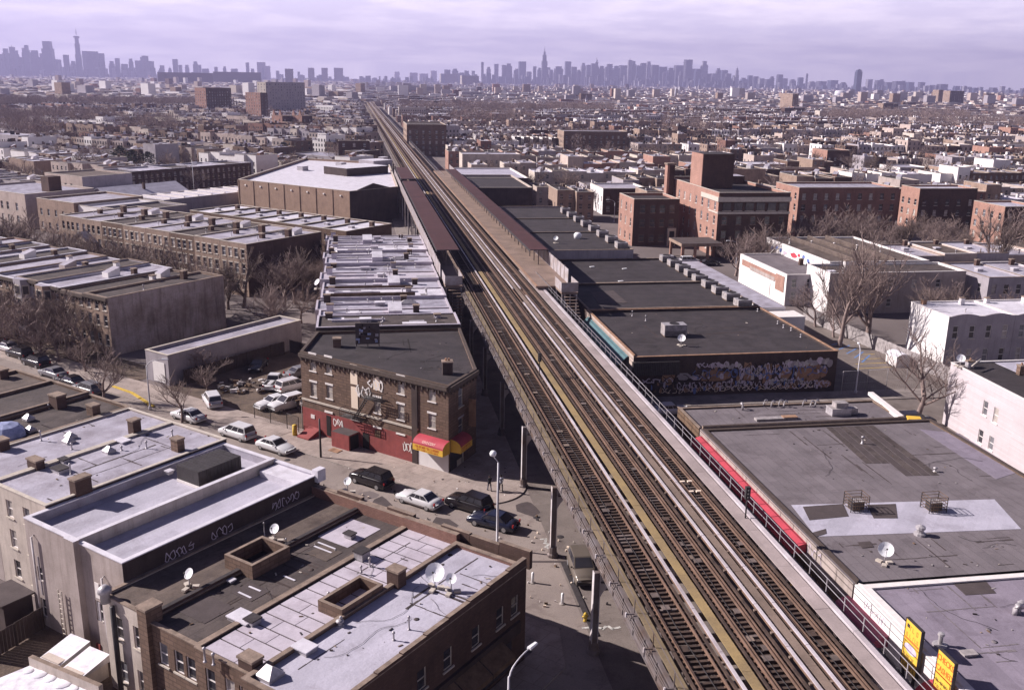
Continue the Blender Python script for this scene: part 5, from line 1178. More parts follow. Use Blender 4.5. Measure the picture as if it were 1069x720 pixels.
ya, yb_ = at(935, 668, 5.4)[1], at(892, 625, 5.4)[1]; long_awning('shorter faded pink awning below the white store wall', min(ya, yb_), max(ya, yb_), 4.9, 'pink_awning')
ya = at(1000, 715, 5)[1]; long_awning('short red awning at the bottom right corner below the second yellow sign', ya-9, ya-.5, 5.2, 'red_awning')
mb = MB(); y = 26
while y < 103: mb.box(35.9, y, 2.9, 36.0, y+.45, 3.1, 'ink_cream' if int(y) % 3 else 'yellow_sign'); y += .95
sub('shop_lights', mb, S2)
sub('shopfront', MB().box(36.0, 26, .15, 37.45, 101.2, 3.4, 'dark_metal').box(35.95, 26, 3.15, 36.01, 101.2, 3.9, 'dark_wall'), S2)
sub('fascia_wall', MB().box(37.25, 60, 5.0, 37.48, 93.7, 7.05, 'stucco_grey', 'grey_roof'), S2)
sub('fascia_wall', MB().box(37.3, 23, 4.2, 37.68, 59.85, 7.05, 'white_wall', 'trim_white'), S3)
scrawl(S2, (37.24, 93.7), (37.24, 60), [(20, 5.3, 23, 6.2, 3), (26, 5.3, 29, 6.9, 3)], 'ink_lilac', 11, .08, .01)
scrawl(S3, (37.29, 59.8), (37.29, 23), [(1.5, 5.9, 4.5, 6.8, 5)], 'ink_lilac', 12, .05, .01)
# yellow roof signs
def roof_sign(lab, tl, tr, lines, hh_, bits):
    """flat double-faced sign board, face turned to the railway"""
    # foot of the board sits on the store's front edge x = 37.6
    s0, z0 = wallpt(tl[0], tl[1], (37.0, 60), (37.0, 0)); s1, z1 = wallpt(tr[0], tr[1], (37.0, 60), (37.0, 0))
    w_ = s1-s0; zt = (z0+z1)/2; yc = 60-(s0+s1)/2; T = thing('advertising_sign', lab, 'sign', (37.0, yc, zt-hh_), -pi/2, 'yellow advertising signs on the store roof edge')
    MB().box(-w_/2, -.1, 0, w_/2, .1, hh_, 'yellow_sign').build('board', T, False)
    MB().box(-w_/2-.06, -.12, -.05, -w_/2, .12, hh_+.05, 'dark_metal').box(w_/2, -.12, -.05, w_/2+.06, .12, hh_+.05, 'dark_metal').box(-w_/2, -.12, hh_, w_/2, .12, hh_+.06, 'dark_metal').build('frame', T, False)
    MB().box(-w_/2+.2, -.08, -1.2, -w_/2+.35, .08, 0, 'dark_metal').box(w_/2-.35, -.08, -1.2, w_/2-.2, .08, 0, 'dark_metal').build('leg', T, False)
    for body, sz, m, z, sx in lines: text(body, sz, m, T, (0, -.115, hh_*z), (pi/2, 0, 0), sx=sx)
    mb = MB()
    for (x0, z0_, x1, z1_, m) in bits: mb.box(x0*w_-w_/2, -.118, z0_*hh_, x1*w_-w_/2, -.1, z1_*hh_, m)
    if bits: mb.build('printed_band', T, False)
    return T, w_
T, w_ = roof_sign('yellow roof sign with pale oval and small dark lettering, the farther of two', (948, 646), (964, 658), [], 3.7, [(.1, .86, .26, .93, 'ink_black'), (.05, .62, .95, .66, 'ink_orange')])
mb = MB(); n = 20; mb.add([(cos(2*pi*i/n)*w_*.4, -.12, 1.78+sin(2*pi*i/n)*.35) for i in range(n)], [tuple(range(n))], 'ink_lilac'); mb.build('oval_emblem', T, False)
glyphs(T, -w_*.2, w_*.42, 3.05, .36, -.1, 'ink_orange', 7); glyphs(T, -w_*.4, w_*.4, 2.5, .3, -.1, 'ink_orange', 8)
for k in range(3): glyphs(T, -w_*.42, w_*.42, .3+k*.36, .22, -.1, 'ink_black', 10+k)
T, w_ = roof_sign('yellow roof sign reading CHECKS CASHED in orange letters, the nearer of two', (981.5, 678.5), (998.5, 691), [('CHECKS', .62, 'ink_orange', .88, .74), ('CASHED', .62, 'ink_orange', .69, .74)], 3.9, [(.05, .575, .95, .59, 'ink_orange')])
for k in range(4): glyphs(T, -w_*.42, w_*.42, .4+k*.42, .24, -.1, 'ink_black', 20+k)
# graffiti store and black roofed stores beyond the cross street
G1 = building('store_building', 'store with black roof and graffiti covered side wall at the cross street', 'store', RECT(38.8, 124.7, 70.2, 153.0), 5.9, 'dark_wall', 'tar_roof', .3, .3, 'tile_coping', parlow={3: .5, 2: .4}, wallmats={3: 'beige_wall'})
p0, p1 = (38.8, 124.7), (70.2, 124.7)
r_ = random.Random(21)
def blob(mb, cx_, cz, rx, rz, m, d, n=9, jag=.35):
    vs = []
    for i in range(n):
        t = 2*pi*i/n; k = 1+r_.uniform(-jag, jag); vs.append((p0[0]+cx_+cos(t)*rx*k, p0[1]-d, max(.15, min(5.9, cz+sin(t)*rz*k))))
    mb.add(vs, [tuple(range(n))], m)
mb = MB(); dd = .004
for cx_, cz, rx, rz in ((5.5, 3.0, 1.0, 1.3), (12.5, 3.1, 2.6, .8), (17.5, 3.5, .8, 1.6), (20.5, 3.4, .8, 1.4), (23.3, 3.0, 1.0, .9), (27.3, 3.1, 3.0, 1.3), (24, 1.2, 1.5, .5), (29.6, 1.3, 1.2, .6), (13, 1.4, .8, .5)):
    blob(mb, cx_, cz, rx, rz, 'tile_coping', dd, 11, .25); dd += .0012
sub('graffiti_mark', mb, G1, kind='stuff'); mb = MB()
for i in range(46):  # cloudy letter shapes
    if i < 14: cx_, cz, rx, rz = 23.5+i*.52, 4.55+r_.uniform(-.3, .3), .42, .5
    elif i < 24: cx_, cz, rx, rz = 12+(i-14)*.45, 4.6+r_.uniform(-.3, .2), .3, .4
    elif i < 34: cx_, cz, rx, rz = 16.2+(i-24)*.42, 3.0+r_.uniform(-.9, .9), .3, .55
    else: cx_, cz, rx, rz = 20.5+(i-34)*.5, 1.9+r_.uniform(-.3, .3), .3, .45
    blob(mb, cx_, cz, rx, rz, r_.choice(['ink_lilac', 'grey_wall', 'galv']), dd, 8, .45); dd += .0006
blob(mb, 7.6, 3.1, 1.2, .6, 'grey_wall', dd, 6, .15); blob(mb, 9.6, 2.9, .9, .5, 'ink_lilac', dd+.002, 6, .2); sub('graffiti_mark', mb, G1, kind='stuff')
scrawl(G1, p0, p1, [(1.0, 2.1, 6.0, 3.0, 5), (6.6, .9, 15, 2.3, 11), (15, .8, 23, 2.2, 10), (16, 2.4, 20.5, 4.6, 5), (20, 2.5, 24, 4.9, 5), (23, .5, 30.5, 1.9, 9), (9.5, 4.3, 14.5, 5.2, 6)], 'ink_lilac', 31, .15, .06)
scrawl(G1, p0, p1, [(4, .5, 28, 1.5, 26)], 'ink_cream', 41, .08, .07)
scrawl(G1, p0, p1, [(9, 2.6, 30, 4.2, 18)], 'ink_blue', 43, .12, .073)
scrawl(G1, p0, p1, [(6.2, 1.0, 14, 2.2, 8), (16, .9, 26, 2.0, 10), (17, 3, 23, 5, 6), (3, 2.0, 12, 3.6, 5)], 'opening', 37, .10, .075)
mb = MB()
for i in range(26):
    x0 = 38.6+i*.27; mb.prism([(x0, 124.66), (x0, 124.0), (x0+.22, 124.0), (x0+.22, 124.66)], 3.6, 5.6, 'dark_metal')
sub('roll_canopy', mb, G1)
mb = MB(); dd = .09
for i in range(104):
    if i < 62: cx_, cz, rx, rz = 1+i*.475, 1.35+r_.uniform(-.6, .75), r_.uniform(.12, .26), r_.uniform(.15, .45)
    else: cx_, cz, rx, rz = 9+(i-62)*.5, 3.2+r_.uniform(-.8, 1.2), r_.uniform(.12, .3), r_.uniform(.15, .4)
    blob(mb, cx_, cz, rx, rz, r_.choice(['ink_lilac', 'duct', 'galv', 'tile_coping', 'tile_coping', 'wood_brown', 'ink_lilac', 'ink_blue', 'dark_wall']), dd, 6, .6); dd += .0004
sub('graffiti_mark', mb, G1, kind='stuff')
T = thing('metal_awning', 'sloping teal metal awning along the front of the graffiti store', 'awning', (38.7, 127, 4.2)); vs = [(-.05, 0, 1.55), (-.05, 24, 1.55), (-1.6, 24, .2), (-1.6, 0, .2)]
MB().add(vs+[(a, b, c-.08) for a, b, c in vs], [(0, 1, 2, 3), (7, 6, 5, 4), (0, 3, 7, 4), (1, 5, 6, 2), (3, 2, 6, 7)], 'green_metal').build('sheet', T, False)
mb = MB()
for k in range(9): mb.box(-1.55, k*3, .1, -.05, k*3+.08, .16, 'dark_metal')
mb.build('bracket', T, False)
ac = ac_unit(*at(703, 350, 5.9), 5.9, 'large pale cooling unit on the black roof of the graffiti store', 3.6, 2.0, 1.9, None); 
dish(711, 361, 5.9, .6, 'white satellite dish below the cooling unit on the black roof', -2.0)
for px, py in ((674, 335), (660, 330)): vent(G1, *at(px, py, 5.9), 5.9, .8, .08)
for px, py in ((812, 338), (818, 342), (826, 345), (836, 352), (791, 325)): vent(G1, *at(px, py, 5.9), 5.9, .35, .1)
G2 = building('store_building', 'black roofed store just behind the graffiti store', 'store', RECT(39.1, 153.1, 70.0, 174.3), 6.1, 'dark_wall', 'tar_roof', .3, .3, 'coping', wallmats={1: 'white_wall'})
G3 = building('store_building', 'black roofed store second behind the graffiti store, with rooftop units', 'store', RECT(39.6, 174.4, 69.0, 199.6), 6.1, 'dark_wall', 'tar_roof', .3, .3, 'coping')
G4 = building('store_building', 'taller black roofed store with blank grey end wall and rooftop units', 'store', RECT(41.6, 199.8, 60.8, 274), 8.0, 'grey_wall', 'tar_roof', .35, .3, 'coping', wallmats={0: 'grey_wall'})
sub('lean_to', MB().box(70.1, 150.2, 0, 77.6, 154.8, 5.0, 'white_wall', 'trim_white').box(69.1, 154.9, 0, 76, 199.5, 5.6, 'white_wall', 'silver_roof'), G3)
sub('roof_seam', MB().box(42, 226, 8.0, 60.4, 226.4, 8.3, 'tar_roof', 'coping').box(42, 250, 8.0, 60.4, 250.4, 8.25, 'tar_roof', 'coping'), G4)
ORD = ['first', 'second', 'third', 'fourth', 'fifth', 'sixth', 'seventh', 'eighth', 'ninth', 'tenth', 'eleventh', 'twelfth']
for i in range(8): ac_unit(59.0, 203.5+i*8.3, 8.0, '%s grey rooftop unit from the near end of the taller black roof' % ORD[i], 2.4, 2.6, 1.5, 'grey rooftop units along the roof edge of the taller store')
for i in range(9): ac_unit(67.4+.25*(i > 4), 151+3+i*5.4, 6.1 if i else 6.1, '%s grey rooftop unit from the near end of the lower black roofs' % ORD[i], 2.6, 2.3, 1.4, 'grey rooftop units along the roof edge of the lower stores')
dish(580, 254, 8.0, .55, 'white satellite dish at the near left corner of the taller black roof', -2.0); x, y = at(603, 249, 8.0); sub('white_tank', MB().lathe((x, y, 8.0), [(.9, 0), (.95, 1.0), (.6, 1.4)], 12, 'lamp_white'), G4)
sub('patch', MB().prism(ccw([at(616, 305, 6.1), at(640, 303, 6.1), at(655, 316, 6.1), at(625, 317, 6.1)]), 6.105, 6.13, 'patch_dark'), G2)
for i, (px, py) in enumerate(((618, 279), (648, 294), (652, 281))): hatch(G3, *at(px, py, 6.1), 6.1, .9, .3, .1, .3, 'lamp_white')
# grounds on the right
g = MB(); g.add([(x, y, .004) for x, y in ((70.3, 122.9), (90.5, 122.9), (90.5, 160), (86, 172), (77.5, 172), (77.5, 150), (70.3, 150))], [(0, 1, 2, 3, 4, 5, 6)], 'asphalt'); structure('parking_lot', g)
mb = MB()
for a, b, m in (((835, 318+25), (850, 345), 'paint_yellow'),): pass
def line(pts_, m, w_=.14, z=.012):
    for a, b in zip(pts_, pts_[1:]):
        A_, B_ = at(*a, 0), at(*b, 0); u, L = unit(A_, B_); mb.obox(lerp(A_, B_, .5), u, L, w_, z-.004, z, m)
for i in range(4): line([(889+i*4, 385-i*5), (931-i*6, 383-i*4.5)], 'paint_yellow')
for i in range(5): line([(880+i*7, 357+i*3.4), (868+i*8, 360+i*4.5)], 'paint_blue', .3)
mb.build('parking_lines')['kind'] = 'structure'
def chain_fence(lab, P_, h_, m='galv', group='wire fences round the parking lot'):
    T = thing('wire_fence', lab, 'fence', (*P_[0], 0), 0, group); pm = MB().lathe((0, 0, 0), [(.05, 0), (.05, h_), (.02, h_+.05)], 6, m).mesh('post')
    wb = MB()
    for a, b in zip(P_, P_[1:]):
        u, L = unit(a, b); k = max(1, int(L/3)); 
        for i in range(k+1): inst(pm, 'post', T, (a[0]+u[0]*L*i/k-P_[0][0], a[1]+u[1]*L*i/k-P_[0][1], 0))
        wb.tube([(*a, h_), (*b, h_)], .03, 5, m); wb.tube([(*a, h_*.5), (*b, h_*.5)], .012, 4, m); wb.tube([(*a, .1), (*b, .1)], .012, 4, m)
        st = .3; j = 0
        while j < L-.3:
            q0 = (a[0]+u[0]*j, a[1]+u[1]*j); q1 = (a[0]+u[0]*min(j+1.2, L), a[1]+u[1]*min(j+1.2, L))
            for (A_, za, B_, zb) in ((q0, .1, q1, h_), (q0, h_, q1, .1)):
                d = .012; wb.add([(A_[0], A_[1], za-d), (B_[0], B_[1], zb-d), (B_[0], B_[1], zb+d), (A_[0], A_[1], za+d)], [(0, 1, 2, 3)], m)
            j += st
    wb.build('wire_mesh', T); return T
chain_fence('tall wire fence with pale posts between the graffiti store and the tree', [(70.4, 122.9), (74.5, 123.1), (91, 124.2)], 3.6)
chain_fence('wire fence along the far side of the parking lot', [(83, 172), (86, 150), (81.0, 127)][:2]+[(84.5, 138)], 2.6) if 0 else None
board_fence('weathered grey board fence leaning along the parking lot', (90.6, 124.5), (86.2, 168), 2.4, 'duct')
x, y = 87.6, 136.5; T = thing('garden_shed', 'small white round-topped shed beside the board fence', 'shed', (x, y, 0)); T.scale = (.72, .72, .72); n = 9
prof = [(1.7*cos(t), 2.0+1.0*sin(t)) for t in [pi*i/(n-1) for i in range(n)]]
for nm, mm in (('wall', 'white_wall'),):
    mb = MB(); mb.box(-1.7, -2.2, 0, 1.7, 2.2, 2.0, 'white_wall'); vs = [(a, b, c) for b in (-2.2, 2.2) for a, c in prof]; mb.add(vs, [tuple(range(n))[::-1], tuple(range(n, 2*n))]+[], 'white_wall'); mb.build('wall', T, False)
mb = MB(); vs = [(a*1.05, b, c+.05) for b in (-2.3, 2.3) for a, c in prof]; mb.add(vs, [(i, i+1, i+n+1, i+n) for i in range(n-1)], 'snow_white'); mb.build('roof', T, False)
# white corner house row and siding house
a = 93.2
for i, (wd, wm, lab) in enumerate(((11.8, 'white_wall', 'bright white end house with scalloped roof edge right of the parking lot'), (12.2, 'grey_wall', 'pale shaded scalloped house, middle of the white row'), (14, 'grey_wall', 'third pale scalloped house at the right edge of the white row'))):
    T = building('row_house', lab, 'row house', RECT(a, 132.8, a+wd-.05, 143.5), 8.7, wm if i == 0 else wm, 'white_coat', .12, .25, 'trim_white', wallmats={0: 'grey_wall'}, wins={0: dict(rows=[(1.3, 2.1), (5.2, 2.1)], n=4, w=.95, sill='trim_stone')}, group='white scalloped houses at the right', lintel=None)  # grey wall material paints the lilac shade on the white fronts
    mb = MB(); k = 2
    for j in range(k):
        x0 = a+j*wd/k; pts_ = [(x0+.1+t*(wd/k-.2)/8, 8.8+.45*sin(pi*t/8)) for t in range(9)]; vs = [(p[0], 132.74, p[1]) for p in pts_]+[(pts_[-1][0], 132.74, 8.5), (pts_[0][0], 132.74, 8.5)]; vs += [(v[0], 133.0, v[2]) for v in vs]; m_ = 11
        mb.add(vs, [tuple(range(m_))[::-1], tuple(range(m_, 2*m_))]+[(i_, i_+1, i_+1+m_, i_+m_) for i_ in range(8)], 'grey_wall')
    sub('scalloped_edge', mb, T)
    chimney(T, a+1.5, 142.3, 8.7, .7, .7, .9, 'white_wall' if i else 'tile_coping', 0); chimney(T, a+8, 141.5, 8.7, .7, .7, 1.2, 'white_wall', 0); vent(T, a+5, 136, 8.7, .5)
    a += wd
P = [(77.3, 84), (98, 84), (98, 109.8), (78.9, 109.8)]
B = building('house', 'pale siding-clad house with dark patched roof at the right edge', 'house', [(77.0, 80), (98, 80), (98, 109.8), (78.3, 109.8)], 8.5, 'siding', 'tar_roof', .12, .2, 'trim_white', wins={3: pixwin((78.3, 109.8), (77.0, 80), [(1028.5, 418, 434, .95), (1039.5, 425, 442, .95), (1023.5, 448, 463, .95), (1034.5, 455, 470, .95)])}, lintel=None, sill='trim_white')
chimney(B, *at(1012, 383, 8.5), 8.5, .9, .7, .9, 'galv', 0, 1); dish(1002, 383, 8.6, .55, 'white satellite dish at the corner of the siding house roof', -2.0); chimney(B, *at(1065, 391, 8.5), 8.5, .8, .7, 1.3, 'brick_brown', 0, 1)
sub('roof_patch', MB().box(84.5, 98, 8.51, 97.6, 109.3, 8.56, 'silver_roof_b'), B); board = MB().tube([(*at(1015, 382, 9.3), 9.3), (*at(1024, 375, 9.6), 9.6)], .12, 6, 'trim_stone'); sub('loose_pipe', board, B)
# mural houses; grey fronts paint the shade on white walls
B = building('house', 'low white painted house with faded orange panels beside the black roofs', 'house', RECT(87.3, 178.6, 97.3, 203), 6.3, 'white_wall', 'grey_roof', .2, .25, 'trim_white', wallmats={0: 'grey_wall'}, wins={0: dict(rows=[(1.2, 1.7), (3.9, 1.7)], n=3, w=1.0)}, lintel=None)
mb = MB(); 
for y0, y1, z0, z1, m in ((182, 201.5, 4.3, 5.6, 'brick_orange'), (184, 197, 4.0, 4.9, 'stucco_grey'), (179.5, 183.5, 2.6, 5.9, 'brick_orange'), (186, 192, .5, 3.2, 'trim_white')): mb.box(87.2-.02*len(mb.f)/10, y0, z0, 87.29, y1, z1, m)
sub('painted_panel', mb, B); chimney(B, 96, 181.5, 6.3, .8, .8, 1.2, 'brick_dark', 0); chimney(B, 95.8, 190, 6.3, .8, .8, 1.4, 'brick_dark', 0)
B = building('house', 'taller white house with painted mural side wall and brown stepped roof', 'house', RECT(97.4, 180.4, 120, 212), 8.4, 'white_wall', 'brown_roof', .3, .25, 'trim_white', wallmats={0: 'grey_wall'})
mb = MB(); r_ = random.Random(4)
def spot(x, yc, zc, ry, rz, m, k):
    n = 9; mb.add([(x-.004-.001*k, yc-cos(2*pi*i/n)*ry*r_.uniform(.7, 1.2), zc+sin(2*pi*i/n)*rz*r_.uniform(.7, 1.2)) for i in range(n)], [tuple(range(n))[::-1]], m)
for k in range(12): spot(97.4, 183+k*2.3, 7.2+r_.uniform(-.5, .6), .8, .5, 'red_awning' if k in (5, 6) else r_.choice(['ink_blue', 'ink_blue', 'ink_lilac']), k)
spot(97.4, 197, 7.1, 1.6, .7, 'red_awning', 14)
sub('mural_mark', mb, B, kind='stuff'); mb = MB()
for k in range(3): mb.box(103+k*4.6, 180.8, 8.4, 103.4+k*4.6, 211.5, 9.2, 'brown_roof', 'coping')
sub('party_ridge', mb, B)
for k in range(5): vent(B, 100+k*4, 205-k*3, 8.4, 1.0, .15, True, 'trim_white')
B = building('house', 'white-walled house end with grey shaded front, bare trees before it', 'house', RECT(92.4, 170.5, 122, 180.3), 8.0, 'white_wall', 'tar_roof_b', .35, .25, 'trim_white', wallmats={0: 'stucco_grey'}, wins={0: dict(rows=[(1.4, 1.6), (5.2, 1.6)], xs=[.15, .45, .62, .8], w=1.0)}, lintel=None)
chimney(B, *at(883, 283, 8), 8.0, 1.0, 1.0, 2.2, 'white_wall', 0); chimney(B, *at(903, 283, 8), 8.0, 1.0, .8, 1.0, 'white_wall', 0); hatch(B, *at(868, 286, 8), 8, 1.4, 1.2, .6, 0)
# rows behind, right
def rows_r(x0, y0, y1, n, wd, h_, lab, grp, walls_, roofs, detail=1, z=3, skip=()):
    for i in range(n):
        if i in skip: continue
        rr = RND; T = building('row_house', (lab % ORD[i]), 'row house', RECT(x0+i*wd, y0, x0+(i+1)*wd-.05, y1), h_+rr.choice((-.3, 0, .2)), walls_[i % len(walls_)], roofs[i % len(roofs)], .3, .25, 'trim_white' if i % 2 else 'coping', wins={0: dict(rows=[(1.3, 1.8), (4.6, 1.8)] if h_ < 9.5 else [(1.3, 1.8), (4.3, 1.8), (7.3, 1.6)], n=z, w=1.0), 3: dict(rows=[(4.6, 1.6)], n=3, w=.9)}, group=grp, detail=detail)
        chimney(T, x0+(i+.85)*wd, y1-2, h_, .9, .8, 1.3, 'brick_dark', 0); hatch(T, x0+(i+.4)*wd, (y0+y1)/2, h_, 1.3, 1.1, .5, 0); 
        if i % 2: vent(T, x0+(i+.5)*wd, y0+2, h_, .8, .12)
rows_r(124, 166, 182, 6, 8.2, 7.6, '%s lilac-grey walled house from the left, in the row behind the big bare trees', 'lilac-grey row behind the bare trees at right', ['grey_wall', 'grey_wall', 'stucco_grey'], ['silver_roof_b', 'silver_roof', 'tar_roof_b'])
rows_r(122, 190, 206, 8, 8.0, 7.8, '%s house from the left of the silver-roofed row below the brick apartments', 'silver-roofed row below the brick apartments', ['stucco_grey', 'beige_wall', 'grey_wall'], ['silver_roof', 'brown_roof', 'silver_roof_b'])
# brick hospital group
def px_block(x0, xm, x1, yt, yb, frame, d_min=10):
    C = at(xm, yb, 0)
    ld, rd = ((-SD[0], -SD[1]), SN) if frame == 'g' else ((0, 1), (1, 0))
    s_, z = wallpt(xm, yt, C, (C[0]+rd[0], C[1]+rd[1])); w_, _ = wallpt(x1, yt, C, (C[0]+rd[0], C[1]+rd[1]))
    if x0 < xm-.2: d_, _ = wallpt(x0, yt, C, (C[0]+ld[0], C[1]+ld[1]))
    else: d_ = d_min
    d_ = min(max(d_, 4), 90); w_ = min(max(w_, 4), 250)
    return [C, (C[0]+rd[0]*w_, C[1]+rd[1]*w_), (C[0]+rd[0]*w_+ld[0]*d_, C[1]+rd[1]*w_+ld[1]*d_), (C[0]+ld[0]*d_, C[1]+ld[1]*d_)], z
gr3 = [(1.2, 2.0), (5.3, 2.2), (9.2, 2.2)]
B = building('brick_building', 'three-storey red brick block with sunlit left wall behind the black roofs', 'brick building', RECT(76.2, 252.3, 89.4, 267), 12.4, 'brick_orange', 'tar_roof', .6, .35, 'trim_stone', wallmats={0: 'brick_dark'}, wins={0: dict(rows=gr3, xs=[.2, .42, .63, .84], w=1.5, frame='brownstone', pane='glass', sill='brownstone'), 3: dict(rows=gr3, n=3, w=1.1)}, detail=2)  # front brick, frames and sills darkened to paint the shaded side
sub('porch', MB().box(86.2, 251.6, 0, 88.6, 252.28, 5, 'trim_stone').box(86.7, 251.5, 0, 88.1, 251.6, 4.2, 'opening'), B)
B2 = building('brick_building', 'tall brick hospital wing with stone band, penthouse and chimney', 'brick building', RECT(93.3, 233.6, 113, 276), 16.2, 'brick_orange', 'tar_roof', .7, .4, 'trim_stone', wallmats={0: 'brick_dark'}, wins={0: dict(rows=[(1.3, 2.0), (5.0, 2.1), (8.6, 2.1)], n=5, w=1.4, frame='brownstone', pane='glass', sill='brownstone'), 3: dict(rows=[(1.3, 2.0), (5.0, 2.1), (8.6, 2.1), (12.2, 2.1)], n=9, w=1.2)}, detail=2)  # shade painted into the front's brick, frames and sills
sub('stone_band', MB().box(93.1, 233.3, 11.4, 113.1, 233.6, 12.0, 'trim_stone').box(93.0, 233.2, 14.6, 113.2, 233.6, 15.8, 'trim_stone').box(93.02, 233.6, 14.6, 93.3, 246, 15.8, 'trim_stone').box(93.1, 233.6, 11.5, 93.3, 240, 11.9, 'trim_stone'), B2)
wb = MB()
for k in range(6): wb.box(94.5+k*3.1, 233.4, 12.3, 96.7+k*3.1, 233.55, 14.3, 'glass').box(94.4+k*3.1, 233.35, 12.15, 96.8+k*3.1, 233.6, 12.3, 'trim_stone')
sub('top_window', wb, B2)
sub('penthouse', MB().box(94.6, 250, 16.2, 103.5, 259, 25.5, 'brick_dark', 'tar_roof'), B2); sub('penthouse_wall', MB().box(94.4, 250.0, 16.2, 94.6, 259, 25.5, 'brick_orange'), B2)  # dark body paints shade, orange sheet paints the sunlit face
sub('chimney', MB().box(90.6, 268, 0, 92.8, 270.4, 21, 'brick_orange').box(91.3, 267.9, 0, 92.8, 268, 21, 'brick_dark').box(90.4, 267.8, 21, 93.0, 270.6, 21.5, 'coping'), B2)  # dark sheet on the near face paints the chimney's shaded side
sub('setback', MB().prism([(100, 262), (112, 262), (112, 268), (100, 268)], 16.2, 18.4, 'brick_dark', 'silver_roof'), B2)
B = thing('entrance_canopy', 'low brick entrance canopy with open bays before the hospital wing', 'porch', (84, 236, 0))
sub('roof', MB().box(82, 228, 3.9, 93.0, 238, 4.7, 'brick_buff', 'patch_dark'), B); mb = MB()
for x in (82.2, 85.6, 89): 
    for y in (228.2, 237.2): mb.box(x, y, 0, x+.6, y+.6, 3.9, 'brick_orange')
sub('pier', mb, B)
def px_building(name, lab, cat, px5, frame, wall, roof, dark=None, wins=None, d_min=14, group=None, par=.5, cop='trim_stone', detail=1, n0=None, fl=3.2, **k):  # dark: deeper wall material that paints the shaded front
    P_, z = px_block(*px5, frame, d_min); P_, z = P_, z-par
    L0_ = unit(P_[0], P_[1])[1]; L3 = unit(P_[3], P_[0])[1]
    rows = [(1.2+i*fl, fl*.55) for i in range(max(1, int(z/fl)))]; W = {}
    if wins != 0: W = {0: dict(rows=rows, n=max(1, int(L0_/(wins or 3.4))), w=1.2), 3: dict(rows=rows, n=max(1, int(L3/(wins or 3.4))), w=1.2)}
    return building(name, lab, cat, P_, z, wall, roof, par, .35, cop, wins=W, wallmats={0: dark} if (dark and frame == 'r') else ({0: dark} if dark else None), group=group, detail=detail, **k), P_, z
# ------------------------------------------------------------------ middle distance: blocks one can tell apart
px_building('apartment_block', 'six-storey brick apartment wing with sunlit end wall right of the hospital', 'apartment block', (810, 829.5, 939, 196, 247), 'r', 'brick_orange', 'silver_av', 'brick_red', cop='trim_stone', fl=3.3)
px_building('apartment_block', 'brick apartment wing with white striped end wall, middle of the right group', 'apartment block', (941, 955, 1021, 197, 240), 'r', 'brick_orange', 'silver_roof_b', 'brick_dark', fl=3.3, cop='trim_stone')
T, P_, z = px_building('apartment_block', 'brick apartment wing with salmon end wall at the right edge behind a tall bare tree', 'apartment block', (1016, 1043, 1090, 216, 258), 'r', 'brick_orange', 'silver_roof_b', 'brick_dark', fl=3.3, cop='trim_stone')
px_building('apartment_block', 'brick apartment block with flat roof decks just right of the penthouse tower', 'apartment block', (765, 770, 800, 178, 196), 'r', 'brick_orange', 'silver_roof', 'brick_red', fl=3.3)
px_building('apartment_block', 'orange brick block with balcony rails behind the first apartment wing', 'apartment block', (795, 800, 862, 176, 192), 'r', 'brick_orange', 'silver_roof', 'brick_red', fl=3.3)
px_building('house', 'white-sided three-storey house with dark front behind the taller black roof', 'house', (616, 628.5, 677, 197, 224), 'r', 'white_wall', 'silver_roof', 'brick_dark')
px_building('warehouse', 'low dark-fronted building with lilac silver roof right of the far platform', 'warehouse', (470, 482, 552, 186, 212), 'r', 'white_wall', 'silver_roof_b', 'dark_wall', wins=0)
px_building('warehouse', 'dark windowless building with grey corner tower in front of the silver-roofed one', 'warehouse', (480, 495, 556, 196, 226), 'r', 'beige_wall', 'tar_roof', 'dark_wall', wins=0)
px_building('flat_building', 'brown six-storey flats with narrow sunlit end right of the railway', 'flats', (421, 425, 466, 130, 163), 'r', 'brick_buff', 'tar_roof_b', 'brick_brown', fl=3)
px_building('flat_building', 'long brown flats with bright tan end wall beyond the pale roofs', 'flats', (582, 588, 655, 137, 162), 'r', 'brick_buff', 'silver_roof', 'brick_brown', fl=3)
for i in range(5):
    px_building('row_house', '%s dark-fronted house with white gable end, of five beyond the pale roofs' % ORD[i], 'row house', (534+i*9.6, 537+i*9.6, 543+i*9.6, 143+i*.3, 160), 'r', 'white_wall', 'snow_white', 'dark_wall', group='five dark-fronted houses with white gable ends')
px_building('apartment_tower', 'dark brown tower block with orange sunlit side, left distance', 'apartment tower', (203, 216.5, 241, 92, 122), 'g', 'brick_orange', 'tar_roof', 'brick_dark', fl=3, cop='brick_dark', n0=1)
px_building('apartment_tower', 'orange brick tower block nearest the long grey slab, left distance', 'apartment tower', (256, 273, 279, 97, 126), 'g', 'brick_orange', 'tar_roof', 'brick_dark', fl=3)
px_building('apartment_tower', 'wide grey-brown slab block with many windows, left distance', 'apartment tower', (268, 279, 318, 86, 122), 'g', 'trim_stone', 'tar_roof', 'grey_wall', fl=3, wins=4)
